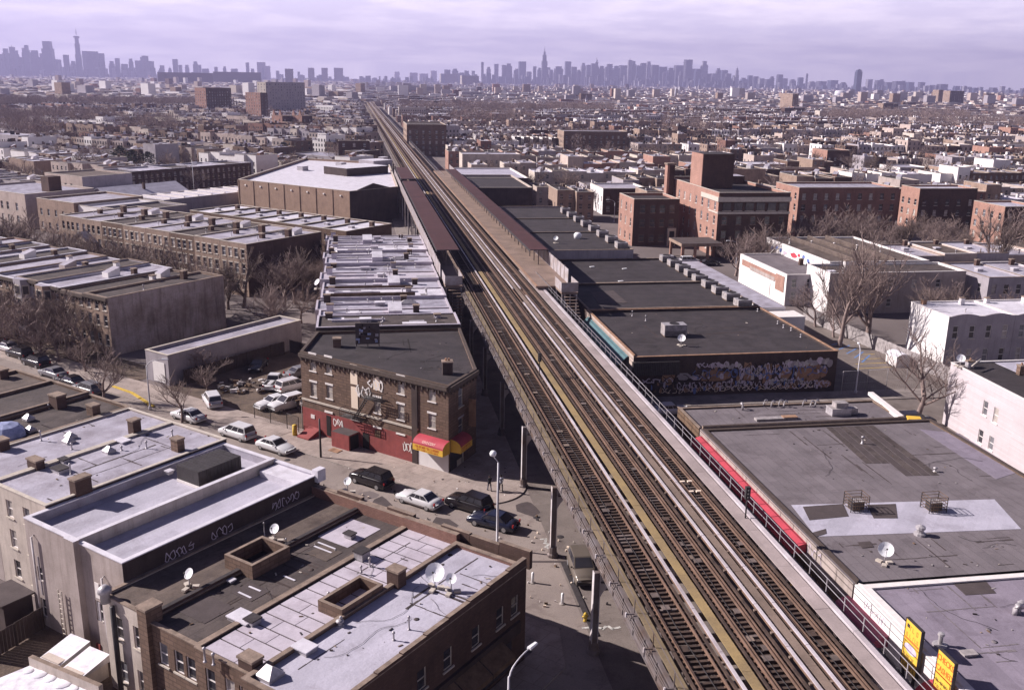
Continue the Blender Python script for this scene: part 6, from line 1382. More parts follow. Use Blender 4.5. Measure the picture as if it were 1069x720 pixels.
for i, x0 in enumerate((283.5, 304)):
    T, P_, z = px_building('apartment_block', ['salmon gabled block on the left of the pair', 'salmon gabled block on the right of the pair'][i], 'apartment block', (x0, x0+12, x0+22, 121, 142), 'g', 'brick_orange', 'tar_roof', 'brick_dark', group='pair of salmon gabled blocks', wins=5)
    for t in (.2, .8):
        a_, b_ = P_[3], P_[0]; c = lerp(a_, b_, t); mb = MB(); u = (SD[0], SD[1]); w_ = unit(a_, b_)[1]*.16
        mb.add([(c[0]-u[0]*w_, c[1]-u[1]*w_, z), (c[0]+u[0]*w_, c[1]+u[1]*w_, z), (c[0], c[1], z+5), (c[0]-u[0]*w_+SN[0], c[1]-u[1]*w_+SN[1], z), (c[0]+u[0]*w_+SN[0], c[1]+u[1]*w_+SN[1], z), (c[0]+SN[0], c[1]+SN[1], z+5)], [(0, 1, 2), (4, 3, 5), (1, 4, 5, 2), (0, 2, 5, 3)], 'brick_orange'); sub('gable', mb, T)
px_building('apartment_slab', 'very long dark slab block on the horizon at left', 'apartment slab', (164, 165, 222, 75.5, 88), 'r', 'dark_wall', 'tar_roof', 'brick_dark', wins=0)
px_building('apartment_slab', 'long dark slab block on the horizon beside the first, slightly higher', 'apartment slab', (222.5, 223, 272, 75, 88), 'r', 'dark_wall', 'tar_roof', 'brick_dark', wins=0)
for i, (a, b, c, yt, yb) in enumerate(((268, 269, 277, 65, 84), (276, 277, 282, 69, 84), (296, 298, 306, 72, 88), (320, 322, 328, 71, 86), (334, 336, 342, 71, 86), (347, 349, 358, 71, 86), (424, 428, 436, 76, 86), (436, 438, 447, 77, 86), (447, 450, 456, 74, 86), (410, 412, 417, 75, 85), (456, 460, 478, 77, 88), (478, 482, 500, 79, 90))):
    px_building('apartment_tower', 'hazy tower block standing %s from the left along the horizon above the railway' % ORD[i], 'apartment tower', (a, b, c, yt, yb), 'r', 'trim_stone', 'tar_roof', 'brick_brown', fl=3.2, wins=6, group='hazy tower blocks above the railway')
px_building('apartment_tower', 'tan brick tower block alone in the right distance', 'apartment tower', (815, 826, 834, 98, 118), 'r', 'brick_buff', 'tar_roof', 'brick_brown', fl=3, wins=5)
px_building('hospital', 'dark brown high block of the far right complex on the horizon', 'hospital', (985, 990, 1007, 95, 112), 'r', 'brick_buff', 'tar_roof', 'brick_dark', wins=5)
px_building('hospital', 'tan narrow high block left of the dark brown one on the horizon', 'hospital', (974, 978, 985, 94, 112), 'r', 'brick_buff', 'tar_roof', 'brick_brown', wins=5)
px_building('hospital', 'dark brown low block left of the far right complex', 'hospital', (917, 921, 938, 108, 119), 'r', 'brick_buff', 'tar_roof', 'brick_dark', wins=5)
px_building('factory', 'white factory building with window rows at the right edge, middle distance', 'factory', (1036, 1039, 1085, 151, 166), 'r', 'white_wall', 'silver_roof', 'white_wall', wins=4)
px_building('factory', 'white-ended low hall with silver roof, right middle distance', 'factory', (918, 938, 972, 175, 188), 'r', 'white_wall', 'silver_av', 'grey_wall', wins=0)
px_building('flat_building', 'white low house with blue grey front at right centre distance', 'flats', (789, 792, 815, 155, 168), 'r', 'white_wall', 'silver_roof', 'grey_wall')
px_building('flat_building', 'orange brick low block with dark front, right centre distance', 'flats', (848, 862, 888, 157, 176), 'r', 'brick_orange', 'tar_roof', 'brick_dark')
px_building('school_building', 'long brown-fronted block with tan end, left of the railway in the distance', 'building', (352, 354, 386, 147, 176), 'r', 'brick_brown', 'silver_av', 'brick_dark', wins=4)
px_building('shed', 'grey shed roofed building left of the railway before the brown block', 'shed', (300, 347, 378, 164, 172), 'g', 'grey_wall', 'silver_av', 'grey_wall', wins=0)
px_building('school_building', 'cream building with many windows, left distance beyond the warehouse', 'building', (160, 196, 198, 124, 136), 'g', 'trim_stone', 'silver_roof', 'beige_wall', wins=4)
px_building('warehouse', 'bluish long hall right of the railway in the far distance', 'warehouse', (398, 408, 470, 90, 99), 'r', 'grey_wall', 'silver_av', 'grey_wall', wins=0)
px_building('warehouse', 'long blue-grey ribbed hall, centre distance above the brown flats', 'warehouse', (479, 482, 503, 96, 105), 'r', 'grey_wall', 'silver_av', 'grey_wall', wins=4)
# gas tanks, stacks, spires
def lathe_thing(name, lab, cat, px, yb, yt, wpx, prof, m, part='body', group=None):
    x, y = at(px, yb, 0); dist = sqrt(x*x+y*y); _, z = wallpt(px, yt, (x, y), (x+1, y)); r = wpx/2*dist/FPX
    T = thing(name, lab, cat, (x, y, 0), 0, group); MB().lathe((0, 0, 0), [(a*r, b*z) for a, b in prof], 14, m).build(part, T, False); return T
lathe_thing('storage_tank', 'large white round tank in the right distance', 'storage tank', 876.5, 103, 94.5, 10, [(1, 0), (1, .8), (.8, .95), (.3, 1.0)], 'snow_white', group='white round tanks in the distance')
lathe_thing('storage_tank', 'white domed round tank farther right in the distance', 'storage tank', 943, 105, 99, 9, [(1, 0), (1, .6), (.75, .9), (.2, 1.0)], 'snow_white', group='white round tanks in the distance')
for i, px in enumerate((704.5, 708.3)): lathe_thing('chimney_stack', ['left one of the twin white stacks in the right centre distance', 'right one of the twin white stacks in the right centre distance'][i], 'chimney stack', px, 106, 91, 1.6, [(1.2, 0), (.8, 1)], 'snow_white', group='twin white stacks')
lathe_thing('chimney_stack', 'white square stack before the midtown skyline', 'chimney stack', 686.5, 91, 73, 2.4, [(1, 0), (.9, 1)], 'snow_white')
def church(px, yb, yt, wpx, lab, m, spire):
    x, y = at(px, yb, 0); dist = sqrt(x*x+y*y); _, z = wallpt(px, yt, (x, y), (x+1, y)); r = wpx/2*dist/FPX
    T = thing('church', lab, 'church', (x, y, 0)); hb = z*.55
    MB().box(-r, -r, 0, r, r, hb, m).build('tower', T, False); mb = MB(); k = r*.98; mb.add([(-k, -k, hb), (k, -k, hb), (k, k, hb), (-k, k, hb), (0, 0, z)], [(0, 1, 4), (1, 2, 4), (2, 3, 4), (3, 0, 4)], spire); mb.build('spire', T, False)
    MB().box(r, -r*1.6, 0, r*5, r*1.6, hb*.45, m, 'grey_roof').build('nave', T, False)
church(865+149, 185, 158, 5, 'church with thin grey spire behind the right apartments', 'brick_red', 'grey_roof_b'); church(1009, 124, 110, 2.6, 'white twin-spired church at far right, left spire', 'snow_white', 'grey_roof_b'); church(1002, 124, 112, 2.6, 'white church spire beside the twin at far right', 'snow_white', 'grey_roof_b')
church(1030, 186, 166, 7, 'brown brick church tower near the right edge', 'brick_buff', 'brick_buff'); church(97, 100, 88, 3, 'pale church tower in the left distance', 'snow_white', 'grey_roof_b'); church(436, 82.5, 72, 1.6, 'thin dark church spire on the horizon above the railway', 'grey_roof', 'grey_roof'); church(612, 112, 98, 2, 'pale thin church spire in the centre distance', 'snow_white', 'grey_roof_b'); church(655, 100, 90, 2, 'small spire in the centre distance', 'brick_red', 'grey_roof')

# ------------------------------------------------------------------ generated blocks of row houses
OCC = []
for o in bpy.data.objects:
    if o.type == 'EMPTY' and o.get('category') and o.location.y > 80:
        for c in o.children:
            if c.type == 'MESH' and c.name.startswith('wall'):
                vs = [v.co for v in c.data.vertices]; xs = [v.x for v in vs]; ys = [v.y for v in vs]
                if o.rotation_euler.z == 0:
                    as_ = [(v.x+o.location.x)*SD[0]+(v.y+o.location.y)*SD[1] for v in vs]; ns = [(v.x+o.location.x)*SN[0]+(v.y+o.location.y)*SN[1] for v in vs]
                    OCC.append((min(xs)+o.location.x, max(xs)+o.location.x, min(ys)+o.location.y, max(ys)+o.location.y, min(as_), max(as_), min(ns), max(ns)))
GRID = {}
for q_ in OCC:
    for i in range(int(q_[0]//100), int(q_[1]//100)+1):
        for j in range(int(q_[2]//100), int(q_[3]//100)+1): GRID.setdefault((i, j), []).append(q_)
def occupied(x, y, m=6):
    a, n = x*SD[0]+y*SD[1], x*SN[0]+y*SN[1]
    for q_ in GRID.get((int(x//100), int(y//100)), ()):
        if q_[0]-m < x < q_[1]+m and q_[2]-m < y < q_[3]+m and q_[4]-m < a < q_[5]+m and q_[6]-m < n < q_[7]+m: return True
    return False
def proj(x, y, z=0):
    v = Vector((x, y, z-CAMH)); d = v.dot(CF)
    if d < 1: return (-999, -999)
    return (PW/2+FPX*v.dot(CR)/d, PH/2-FPX*v.dot(CU)/d)
RG = random.Random(77)
WALLS = ['brick_red', 'brick_brown', 'brick_buff', 'brick_dark', 'white_wall', 'stucco_grey', 'grey_wall', 'beige_wall', 'brick_orange', 'stucco_light', 'brownstone']
WW = [2.6, 2.6, 2.6, 2.6, 4, 3.2, 3.4, 3, 1.6, 3, 2]
ROOFS = ['silver_roof', 'silver_roof_b', 'silver_av', 'white_coat', 'tar_roof', 'tar_roof_b', 'brown_roof', 'grey_roof', 'metal_panel']
RW = [4, 5, 4, 4, 2.4, 1.8, 1.1, 1.6, 2.5]
NICE = {'brick_red': 'red brick', 'brick_brown': 'brown brick', 'brick_buff': 'buff brick', 'brick_dark': 'dark brick', 'white_wall': 'white', 'stucco_grey': 'grey stucco', 'grey_wall': 'lilac grey', 'beige_wall': 'beige', 'brick_orange': 'orange brick', 'stucco_light': 'pale stucco', 'brownstone': 'brownstone', 'silver_roof': 'silver', 'silver_roof_b': 'pale silver', 'silver_av': 'patchy silver', 'white_coat': 'white', 'tar_roof': 'black', 'tar_roof_b': 'dark brown', 'brown_roof': 'brown', 'grey_roof': 'grey', 'metal_panel': 'metal'}
cand = []; TREES = []
def frame_pt(f, u, v): return (SD[0]*u+SN[0]*v, SD[1]*u+SN[1]*v) if f == 'g' else (u, v)
def gen(f, umin, umax, v0, v1, ok):
    v = v0
    while v < v1:
        far = v > 900
        for side, dv in ((0, 0), (1, 36)):
            u = umin+RG.uniform(0, 6); run = 0; kw, kr, kh = None, None, 8
            while u < umax:
                if run <= 0:
                    run = RG.randint(3, 12); kw = RG.choices(WALLS, WW)[0]; kr = RG.choices(ROOFS, RW)[0]; kh = RG.choice((6.5, 7.5, 8.5, 9.5, 10.5)); wd = RG.choice((5.8, 6.2, 7, 8, 9)) if not far else RG.choice((7, 10, 14, 18)); 
                    if RG.random() < .07: wd = RG.uniform(18, 34); run = 1; kh = RG.choice((5, 7, 11, 14))
                if (u % 190) < 16: u += 16-(u % 190)+.01; run = 0; continue
                d_ = RG.uniform(12, 17); x, y = frame_pt(f, u+wd/2, v+dv+d_/2)
                if RG.random() > .075 and ok(x, y):
                    px, py = proj(x, y, kh)
                    if -40 < px < 1110 and py > 60 and not occupied(x, y, max(6, wd/2+2)) and not any(occupied(x*k_, y*k_, 2) for k_ in ((1+18/y), (1+34/y))):
                        wm = kw if RG.random() < .75 else RG.choices(WALLS, WW)[0]; rm = kr if RG.random() < .6 else RG.choices(ROOFS, RW)[0]
                        cand.append((y*y+x*x, f, u, v+dv+RG.choice((0, 0, 0, -1.2, 1.5, 3)), wd-.04, d_, kh+RG.choice((-.6, -.3, 0, 0, .25, .6, 3 if RG.random() < .25 else 0)), wm, rm, side))
                u += wd; run -= 1
        # trees in the yards and along the street
        u = umin
        while u < umax:
            for vv in (v+26, v-6, v+56):
                if RG.random() < (.42 if vv == v+26 else .26):
                    x, y = frame_pt(f, u+RG.uniform(-3, 3), vv+RG.uniform(-3, 3))
                    if ok(x, y) and not occupied(x, y, 1):
                        px, py = proj(x, y, 8)
                        if -30 < px < 1100: TREES.append((x*x+y*y, x, y))
            u += 11 if not far else 13
        v += 68
okl = lambda x, y: (x < 6 or (y > 440 and x < 12)) and y > 60 and (SN[0]*x+SN[1]*y > 236 or (SD[0]*x+SD[1]*y < -262 and SN[0]*x+SN[1]*y > 176)) and not (x > -60 and y < 425)
okr = lambda x, y: x > 46 and (y > 300 or x > 245)
gen('g', -2100, 80, 242, 1500, okl)
gen('g', -420, -262, 180, 240, okl)
gen('r', 46, 1300, 300, 1900, okr)
gen('r', 245, 620, 190, 290, okr)
cand.sort(key=lambda c: c[0])
def gen_house(mb, jw, c, detail):
    _, f, u, v, wd, d_, h_, wm, rm, side = c
    P_ = [frame_pt(f, a, b) for a, b in ((u, v), (u+wd, v), (u+wd, v+d_), (u, v+d_))]
    return P_, h_
def windows_into(jw, P_, h_, e, n):
    a, b = P_[e], P_[(e+1) % 4]; (ux, uy), L = unit(a, b); q_ = lambda s_, d: (a[0]+ux*s_+uy*d, a[1]+uy*s_-ux*d)
    z = 1.3
    while z+1.6 < h_:
        for k in range(n):
            s_ = L*(k+.5)/n; A_, B_ = q_(s_-.5, .03), q_(s_+.5, .03)
            jw.quad((A_[0], A_[1], z), (B_[0], B_[1], z), (B_[0], B_[1], z+1.6), (A_[0], A_[1], z+1.6), 'glass')
            A_, B_ = q_(s_-.6, .05), q_(s_+.6, .05); jw.quad((A_[0], A_[1], z-.16), (B_[0], B_[1], z-.16), (B_[0], B_[1], z), (A_[0], A_[1], z), 'trim_stone')
        z += 2.9
nt_ = 0; far_mb = MB(); far_w = MB(); used_l = {}
for c in cand:
    _, f, u, v, wd, d_, h_, wm, rm, side = c; P_, h_ = gen_house(None, None, c, 1); dist = sqrt(c[0])
    cx_, cy_ = sum(p[0] for p in P_)/4, sum(p[1] for p in P_)/4
    if nt_ < 200:
        px, py = proj(cx_, cy_, h_)
        where = 'at far left' if px < 180 else 'left of the railway' if px < 400 else 'right of the station' if px < 620 else 'behind the brick hospital' if px < 830 else 'at right beyond the apartment wings'
        base = '%s %s with %s roof %s' % (NICE[wm], 'row house' if wd < 12 else 'wide block', NICE[rm], where)
        T = building('row_house' if wd < 12 else 'flat_building', base, 'row house' if wd < 12 else 'flats', P_, h_, wm, rm, .3, .22, 'trim_stone' if rm != 'white_coat' else 'white_coat', wins={0: dict(rows=[(1.3, 1.6), (4.1, 1.6)]+([(7, 1.5)] if h_ > 9 else []), n=max(2, int(wd/2.4)), w=1.0), (1 if f == 'g' else 3): dict(rows=[(4.1, 1.4)], n=2, w=.9)}, group=base[0:60]+' group', detail=1)
        chimney(T, *lerp(P_[0], P_[2], .8), h_, .9, .8, RG.uniform(.9, 1.6), RG.choice(['brick_dark', 'white_wall', 'brick_brown']), 0); hatch(T, *lerp(P_[1], P_[3], RG.uniform(.4, .6)), h_, 1.4, 1.1, .6, 0, RG.choice(['white_coat', 'tar_roof']))
        if RG.random() < .4: bulkhead(T, *lerp(P_[0], P_[2], .45), h_, 1.8, 2.4, 1.8, m=RG.choice(['white_wall', 'brick_red']))
        nt_ += 1; continue
    far_mb.prism(P_, 0, h_, wm, rm, bottom=False)
    if dist < 1500:
        if dist < 900:
            I = inset(P_, .35); zz = h_+.35; n_ = len(far_mb.v)
            for i in (0, 1, 2, 3):
                a, b, c2, d2 = P_[i], P_[(i+1) % 4], I[(i+1) % 4], I[i]
                far_mb.prism([a, b, c2, d2], h_, zz, wm, 'trim_stone' if (i+int(u)) % 2 else 'coping', bottom=False)
        for k in range(RG.randint(2, 5)):
            p = lerp(lerp(P_[0], P_[1], RG.uniform(.15, .85)), lerp(P_[3], P_[2], RG.uniform(.15, .85)), RG.uniform(.15, .85)); s_ = RG.uniform(.4, .9); far_mb.box(p[0]-s_, p[1]-s_, h_, p[0]+s_, p[1]+s_, h_+RG.uniform(.7, 2.0), RG.choice(['brick_dark', 'white_wall', 'brick_brown', 'silver_roof', 'tar_roof']))
        if dist < 1150: windows_into(far_w, P_, h_, 0, max(2, int(wd/2.3)));
        if dist < 800 : windows_into(far_w, P_, h_, 1 if f == 'g' else 3, 3)
o = far_mb.build('distant_houses'); tag(o, 'roofs and walls of closely packed distant row houses', 'houses', kind='stuff')
o2 = far_w.build('window', o, False, kind='stuff')
# still farther: low city to the river
fm = MB(); RF_ = random.Random(99)
def far_box(x, y, w_, d_, h_, f, wm, rm):
    u = SD if f == 'g' else (1, 0); fm.obox((x, y), u, w_, d_, 0, h_, wm, rm)
WF = [1.2, 1, 1.6, 1, 6, 3, 6, 3, .8, 4, .8]; n_ = 0
while n_ < 24000:
    t = RF_.random(); y = 1250*(9200/1250)**(t**.8); x = RF_.uniform(-.40*y-60, .92*y+40)
    if x < 30 and y < 1500 and x*SN[0]+y*SN[1] < 1480: continue
    if x > 40 and y < 1900 and x < 1300: continue
    if 5 < x < 44 and y < 1600: continue
    s_ = 1+y/6500; w_ = RF_.uniform(6, 18)*s_*(1 if RF_.random() < .85 else 2.2); d_ = RF_.uniform(8, 14)*s_; h_ = RF_.choice((7, 8, 9, 10, 11, 13)) if RF_.random() < .985 else RF_.uniform(16, 34)
    if h_ > 15: w_ = RF_.uniform(12, 24); d_ = 14
    far_box(x, y, w_, d_, h_, 'g' if x < 30 else 'r', RF_.choices(WALLS, WF)[0], RF_.choices(ROOFS, RW)[0]); n_ += 1
tag(fm.build('far_city'), 'far low city roofs spreading to the horizon', 'city', kind='stuff')

# ------------------------------------------------------------------ trees
def bare_tree(seed, H_, m, spread=.62, lv=4, dens=1.0):
    r = random.Random(seed); mb = MB()
    def seg(p, d, L, r0, r1, n=5, k=3):
        pts = [p]; dd = d.copy()
        for i in range(k):
            dd = (dd+Vector((r.uniform(-.16, .16), r.uniform(-.16, .16), r.uniform(-.04, .14)))).normalized(); pts.append(pts[-1]+dd*L/k)
        mb.tube([tuple(q_) for q_ in pts], [r0+(r1-r0)*i/k for i in range(k+1)], n, m, cap=False); return pts, dd
    def grow(p, d, L, rad, lev):
        pts, dd = seg(p, d, L, rad, rad*.62, 6 if lev == 0 else 4 if lev < 2 else 3, 3 if lev < 3 else 2)
        if lev >= lv: return
        nb = int((5 if lev == 0 else 5 if lev < 3 else 6)*dens)+r.randint(0, 1)
        for i in range(nb):
            t = 1.0 if i == 0 else r.uniform(.35, 1.0); k = t*(len(pts)-1); j = min(int(k), len(pts)-2); q_ = pts[j].lerp(pts[j+1], k-j)
            az = r.uniform(0, 2*pi)+i*2.4; side = Vector((cos(az), sin(az), r.uniform(-.1, .35)))
            nd = (dd*(1.0 if i == 0 else r.uniform(.45, .8))+side*spread*(.55 if i == 0 else 1)*(1.25 if lev == 0 else 1)+Vector((0, 0, .18))).normalized()
            grow(q_, nd, L*r.uniform(.6, .82)*(1.25 if lev == 0 else 1)*(.7 if lev == 3 else 1), rad*(.62 if i == 0 else r.uniform(.36, .52)), lev+1)
    grow(Vector((0, 0, 0)), Vector((r.uniform(-.05, .05), r.uniform(-.05, .05), 1)), H_*.24, H_*.02, 0)
    return mb
TV = []
for i, (h_, m, sp_, lv, dn) in enumerate(((11, 'bark_b', .75, 4, 1.0), (13, 'bark', .6, 4, 1.0), (10, 'bark_c', .8, 4, 1.05), (12, 'bark_b', .7, 4, 1.0))):
    mb = bare_tree(40+i, h_, m, sp_, lv, dn); n_tr = len(mb.v)
    TV.append(mb)
TM = []
for mb in TV:      # trunk and crown as two parts that share the tree's place
    tr = MB(); cr = MB(); cut = 4*6; tr.names = mb.names[:]; cr.names = mb.names[:]
    tr.v = mb.v[:cut]; tr.f = mb.f[:18]; tr.m = mb.m[:18]; tr.sm = mb.sm[:18]
    cr.v = [v for v in mb.v[cut:]]; cr.f = [tuple(i-cut for i in f) for f in mb.f[18:]]; cr.m = mb.m[18:]; cr.sm = mb.sm[18:]
    TM.append((tr.mesh('trunk'), cr.mesh('crown'), max(v[2] for v in mb.v)))
def tree(x, y, h_, k, lab, group='bare winter trees', rz=None, wide=1.0, lean=0):
    T = thing('bare_tree', lab, 'tree', (x, y, 0), RG.uniform(0, 6.3) if rz is None else rz, group); tm, cm_, H_ = TM[k % 4]; s_ = h_/H_
    inst(tm, 'trunk', T, scale=(s_*wide, s_*wide, s_)); inst(cm_, 'crown', T, scale=(s_*wide, s_*wide, s_)); 
    if lean: T.rotation_euler = (lean, 0, T.rotation_euler.z)
    return T
def tpx(px, yb, yt, k, lab, wide=1.0, group='bare winter trees', lean=0):
    x, y = at(px, yb, 0); _, z = wallpt(px, yt, (x, y), (x+1, -.2+y)); return tree(x, y, max(4, z), k, lab, group, None, wide, lean)
tpx(956, 441, 343, 0, 'large spreading bare tree in front of the bright white end house', 1.25)
tpx(876, 362, 232, 3, 'tall dark bare tree between the mural houses and the parking lot', .72); tpx(905, 358, 240, 3, 'second tall bare tree right of the tall one by the parking lot', .9)
tpx(851, 341, 295, 2, 'small bushy bare tree at the corner of the white wall', 1.2); tpx(870, 352, 310, 2, 'low bare tree behind the board fence', 1.2)
for i, (px, yb, yt, k) in enumerate(((785, 290, 228, 3), (768, 288, 240, 2), (805, 285, 232, 1), (822, 278, 236, 0), (862, 270, 214, 2), (882, 272, 212, 3), (900, 272, 218, 0), (925, 268, 230, 2), (945, 268, 228, 1), (965, 262, 225, 2), (985, 262, 222, 3), (1003, 265, 232, 0), (845, 268, 226, 1), (915, 262, 236, 3))):
    tpx(px, yb, yt, k, ['bare tree in front of the hospital wing', 'low bare tree left of the hospital corner', 'bare tree right of the hospital corner', 'bare tree before the first apartment wing, left end', 'bare tree before the middle of the first apartment wing', 'dense bare tree before the first apartment wing', 'bare tree at the right end of the first apartment wing', 'bare tree before the white striped end wall', 'bare tree left before the middle apartment wing', 'bare tree before the middle apartment wing', 'bare tree right before the middle apartment wing', 'bare tree left of the salmon end wall', 'low bare tree left before the first apartment wing', 'low bare tree behind the brown roofed mural house'][i], 1.25, 'bare trees before the brick apartments')
tpx(1031, 300, 214, 1, 'tall bare tree standing before the salmon end wall', .8); tpx(1062, 290, 238, 2, 'tan bare tree at the right edge', 1.2); tpx(1000, 345, 290, 2, 'bare tree behind the white scalloped houses'); tpx(1050, 350, 300, 3, 'bare tree behind the third scalloped house')
tpx(975, 345, 285, 0, 'bare tree in the yard behind the bright white end house', 1.1); tpx(1015, 300, 262, 2, 'small bare tree in the back yards at right', 1.2)
n = 0
XT = [(-138-5.2*j+(j*37 % 5), 79.5+(j*53 % 7)*.9, 7.5+(j*29 % 5), j % 4) for j in range(13)]
for a, nn, h_, k in XT: tree(*AN(a, nn), h_, k, 'bare street tree crowding the front of the left row houses', 'street trees crowding the left row', None, 1.35)
for j in range(22):
    a, nn = -112-(j*41 % 46), 112+(j*67 % 50)
    if not occupied(*AN(a, nn), 1): tree(*AN(a, nn), 8+(j*31 % 5), j % 4, 'bare brown tree in the dark yard behind the long garage', 'bare trees in the dark yard', None, 1.3)
for j in range(22):
    a, nn = -160-(j*43 % 110), 111+(j*29 % 15)
    if not occupied(*AN(a, nn), 1): tree(*AN(a, nn), 8+(j*31 % 5), j % 4, 'bare brown tree between the two left house rows', 'bare trees between the left rows', None, 1.3)
for j in range(16):
    x, y = 124+(j*37 % 92), 212+(j*53 % 42)
    if not occupied(x, y, 1): tree(x, y, 9+(j*31 % 5), j % 4, 'bare brown tree below the brick apartment wings', 'bare trees below the apartment wings', None, 1.3)
for i, (a, nn, h_, k) in enumerate(((-137, 83, 10.5, 0), (-146, 84, 9.5, 2), (-152, 78, 11.5, 3), (-158, 84, 10, 1), (-165, 79, 11, 2), (-172, 84, 10, 0), (-180, 79, 12, 1), (-188, 84, 10, 3), (-196, 79, 11, 2), (-205, 83, 11, 0), (-215, 79, 12, 1), (-228, 83, 11, 2), (-141, 78.5, 7.5, 2), (-130, 79, 6.5, 0))):
    x, y = AN(a, nn); tree(x, y, h_, k, '%s bare street tree from the right, before the row houses at left' % (ORD+['thirteenth', 'fourteenth'])[i], 'street trees before the left row houses', None, 1.25)
tpx(190, 441, 385, 0, 'small bare tree by the white car on the side street', 1.0); tpx(108, 418, 360, 2, 'thin bare tree by the yellow kerb', .9); x, y = AN(-112, 88); tree(x, y, 5, 2, 'bushy bare shrub beside the white roll door garage', wide=1.6); x, y = AN(-108, 84); tree(x, y, 4, 3, 'low bare shrub at the street end of the long garage', wide=1.6)
for i, (a, nn, h_, k) in enumerate(((-144, 122, 12, 1), (-138, 127, 11, 3), (-134, 134, 12, 0), (-130, 141, 11, 2), (-128, 128, 10, 1), (-140, 138, 10, 3), (-120, 135, 9, 2), (-118, 146, 10, 0), (-150, 118, 9, 2), (-165, 118, 11, 1), (-178, 120, 12, 0), (-190, 118, 12, 3), (-205, 120, 11, 2), (-126, 120, 8, 0), (-212, 112, 12, 1), (-222, 122, 13, 3), (-235, 118, 13, 1), (-246, 126, 12, 0), (-228, 108+4, 12, 2), (-258, 118, 13, 3), (-268, 126, 12, 1), (-280, 120, 12, 2), (-146, 131, 9, 2), (-110, 128, 8, 3))):
    x, y = AN(a, nn)
    if occupied(x, y, 1): continue
    tree(x, y, h_, k, 'bare brown back yard tree between the two left rows', 'bare back yard trees between the two left rows', None, 1.2)
ev = {}
def evergreen(px, yb, yt, lab):
    x, y = at(px, yb, 0); _, z = wallpt(px, yt, (x, y), (x+1, y)); T = thing('evergreen_tree', lab, 'tree', (x, y, 0), 0, 'dark evergreens'); 
    MB().tube([(0, 0, 0), (0, 0, z*.8)], [z*.03, z*.012], 6, 'bark').build('trunk', T, False); r = random.Random(int(px)); mb = MB()
    for i in range(900):
        t = r.random()**.7; rr = z*.42*sin(pi*(.12+.85*t))*r.uniform(.3, 1)*(1+.35*sin(r.uniform(0, 6))); az = r.uniform(0, 6.283); c = Vector((cos(az)*rr, sin(az)*rr, z*(.22+.76*t))); s_ = z*.05*r.uniform(.5, 1.3)
        d1 = Vector((r.uniform(-1, 1), r.uniform(-1, 1), r.uniform(-.5, .5)))*s_; d2 = Vector((r.uniform(-1, 1), r.uniform(-1, 1), r.uniform(-.7, .7)))*s_; mb.add([tuple(c-d1), tuple(c+d2), tuple(c+d1)], [(0, 1, 2)], 'evergreen')
    mb.build('crown', T, False)
for i, (px, yb, yt) in enumerate(((128, 182, 152), (140, 184, 156), (156, 184, 158), (90, 186, 164), (122, 184, 160), (297, 168, 148))): evergreen(px, yb, yt, ['dark evergreen standing behind the long brick row, left one of the clump', 'broad dark evergreen in the middle of the clump', 'dark evergreen at the right of the clump', 'small dark evergreen behind the beige block', 'low dark evergreen at the foot of the clump', 'small dark evergreen behind the warehouse'][i])
TREES.sort(); 
ntree = 0; rest = []
for q_ in TREES:
    _, x, y = q_
    if ntree < 110:
        px, py = proj(x, y, 5); where = 'at far left' if px < 180 else 'left of the railway' if px < 400 else 'right of the station' if px < 620 else 'behind the hospital' if px < 830 else 'at right behind the apartments'
        k = RG.randint(0, 3); tree(x, y, RG.uniform(8, 13), k, 'bare %s tree among distant row houses %s' % (['dark', 'brown', 'pale', 'tan'][k], where), 'bare trees among distant houses '+where, None, 1.25); ntree += 1
    else: rest.append((x, y))
# far bare trees: low-poly crowns set out by geometry nodes, plus hazy woods and a park
lm = MB(); r = random.Random(8)
for i in range(5): lm.tube([(0, 0, 0), (r.uniform(-1, 1), r.uniform(-1, 1), 6)], [.3, .1], 3, 'bark', cap=False)
for i in range(260):
    t = r.random(); rr = 4.6*sin(pi*(.15+.8*t))**.7*r.uniform(.25, 1); az = r.uniform(0, 6.283); c = Vector((cos(az)*rr, sin(az)*rr, 3.2+8*t)); d = Vector((c.x*.25+r.uniform(-.5, .5), c.y*.25+r.uniform(-.5, .5), r.uniform(.4, 1.5))).normalized()*r.uniform(.7, 1.7); w_ = d.cross(Vector((r.uniform(-1, 1), r.uniform(-1, 1), .2))).normalized()*.08
    lm.add([tuple(c-w_), tuple(c+w_), tuple(c+d)], [(0, 1, 2)], 'bark_c' if i % 2 else 'bark_b')
x, y = (rest[0] if rest else (300, 900)); srcT = thing('bare_tree', 'bare fuzzy crowned tree at the start of the distant trees', 'tree', (x, y, 0)); src = lm.build('crown', srcT, False)
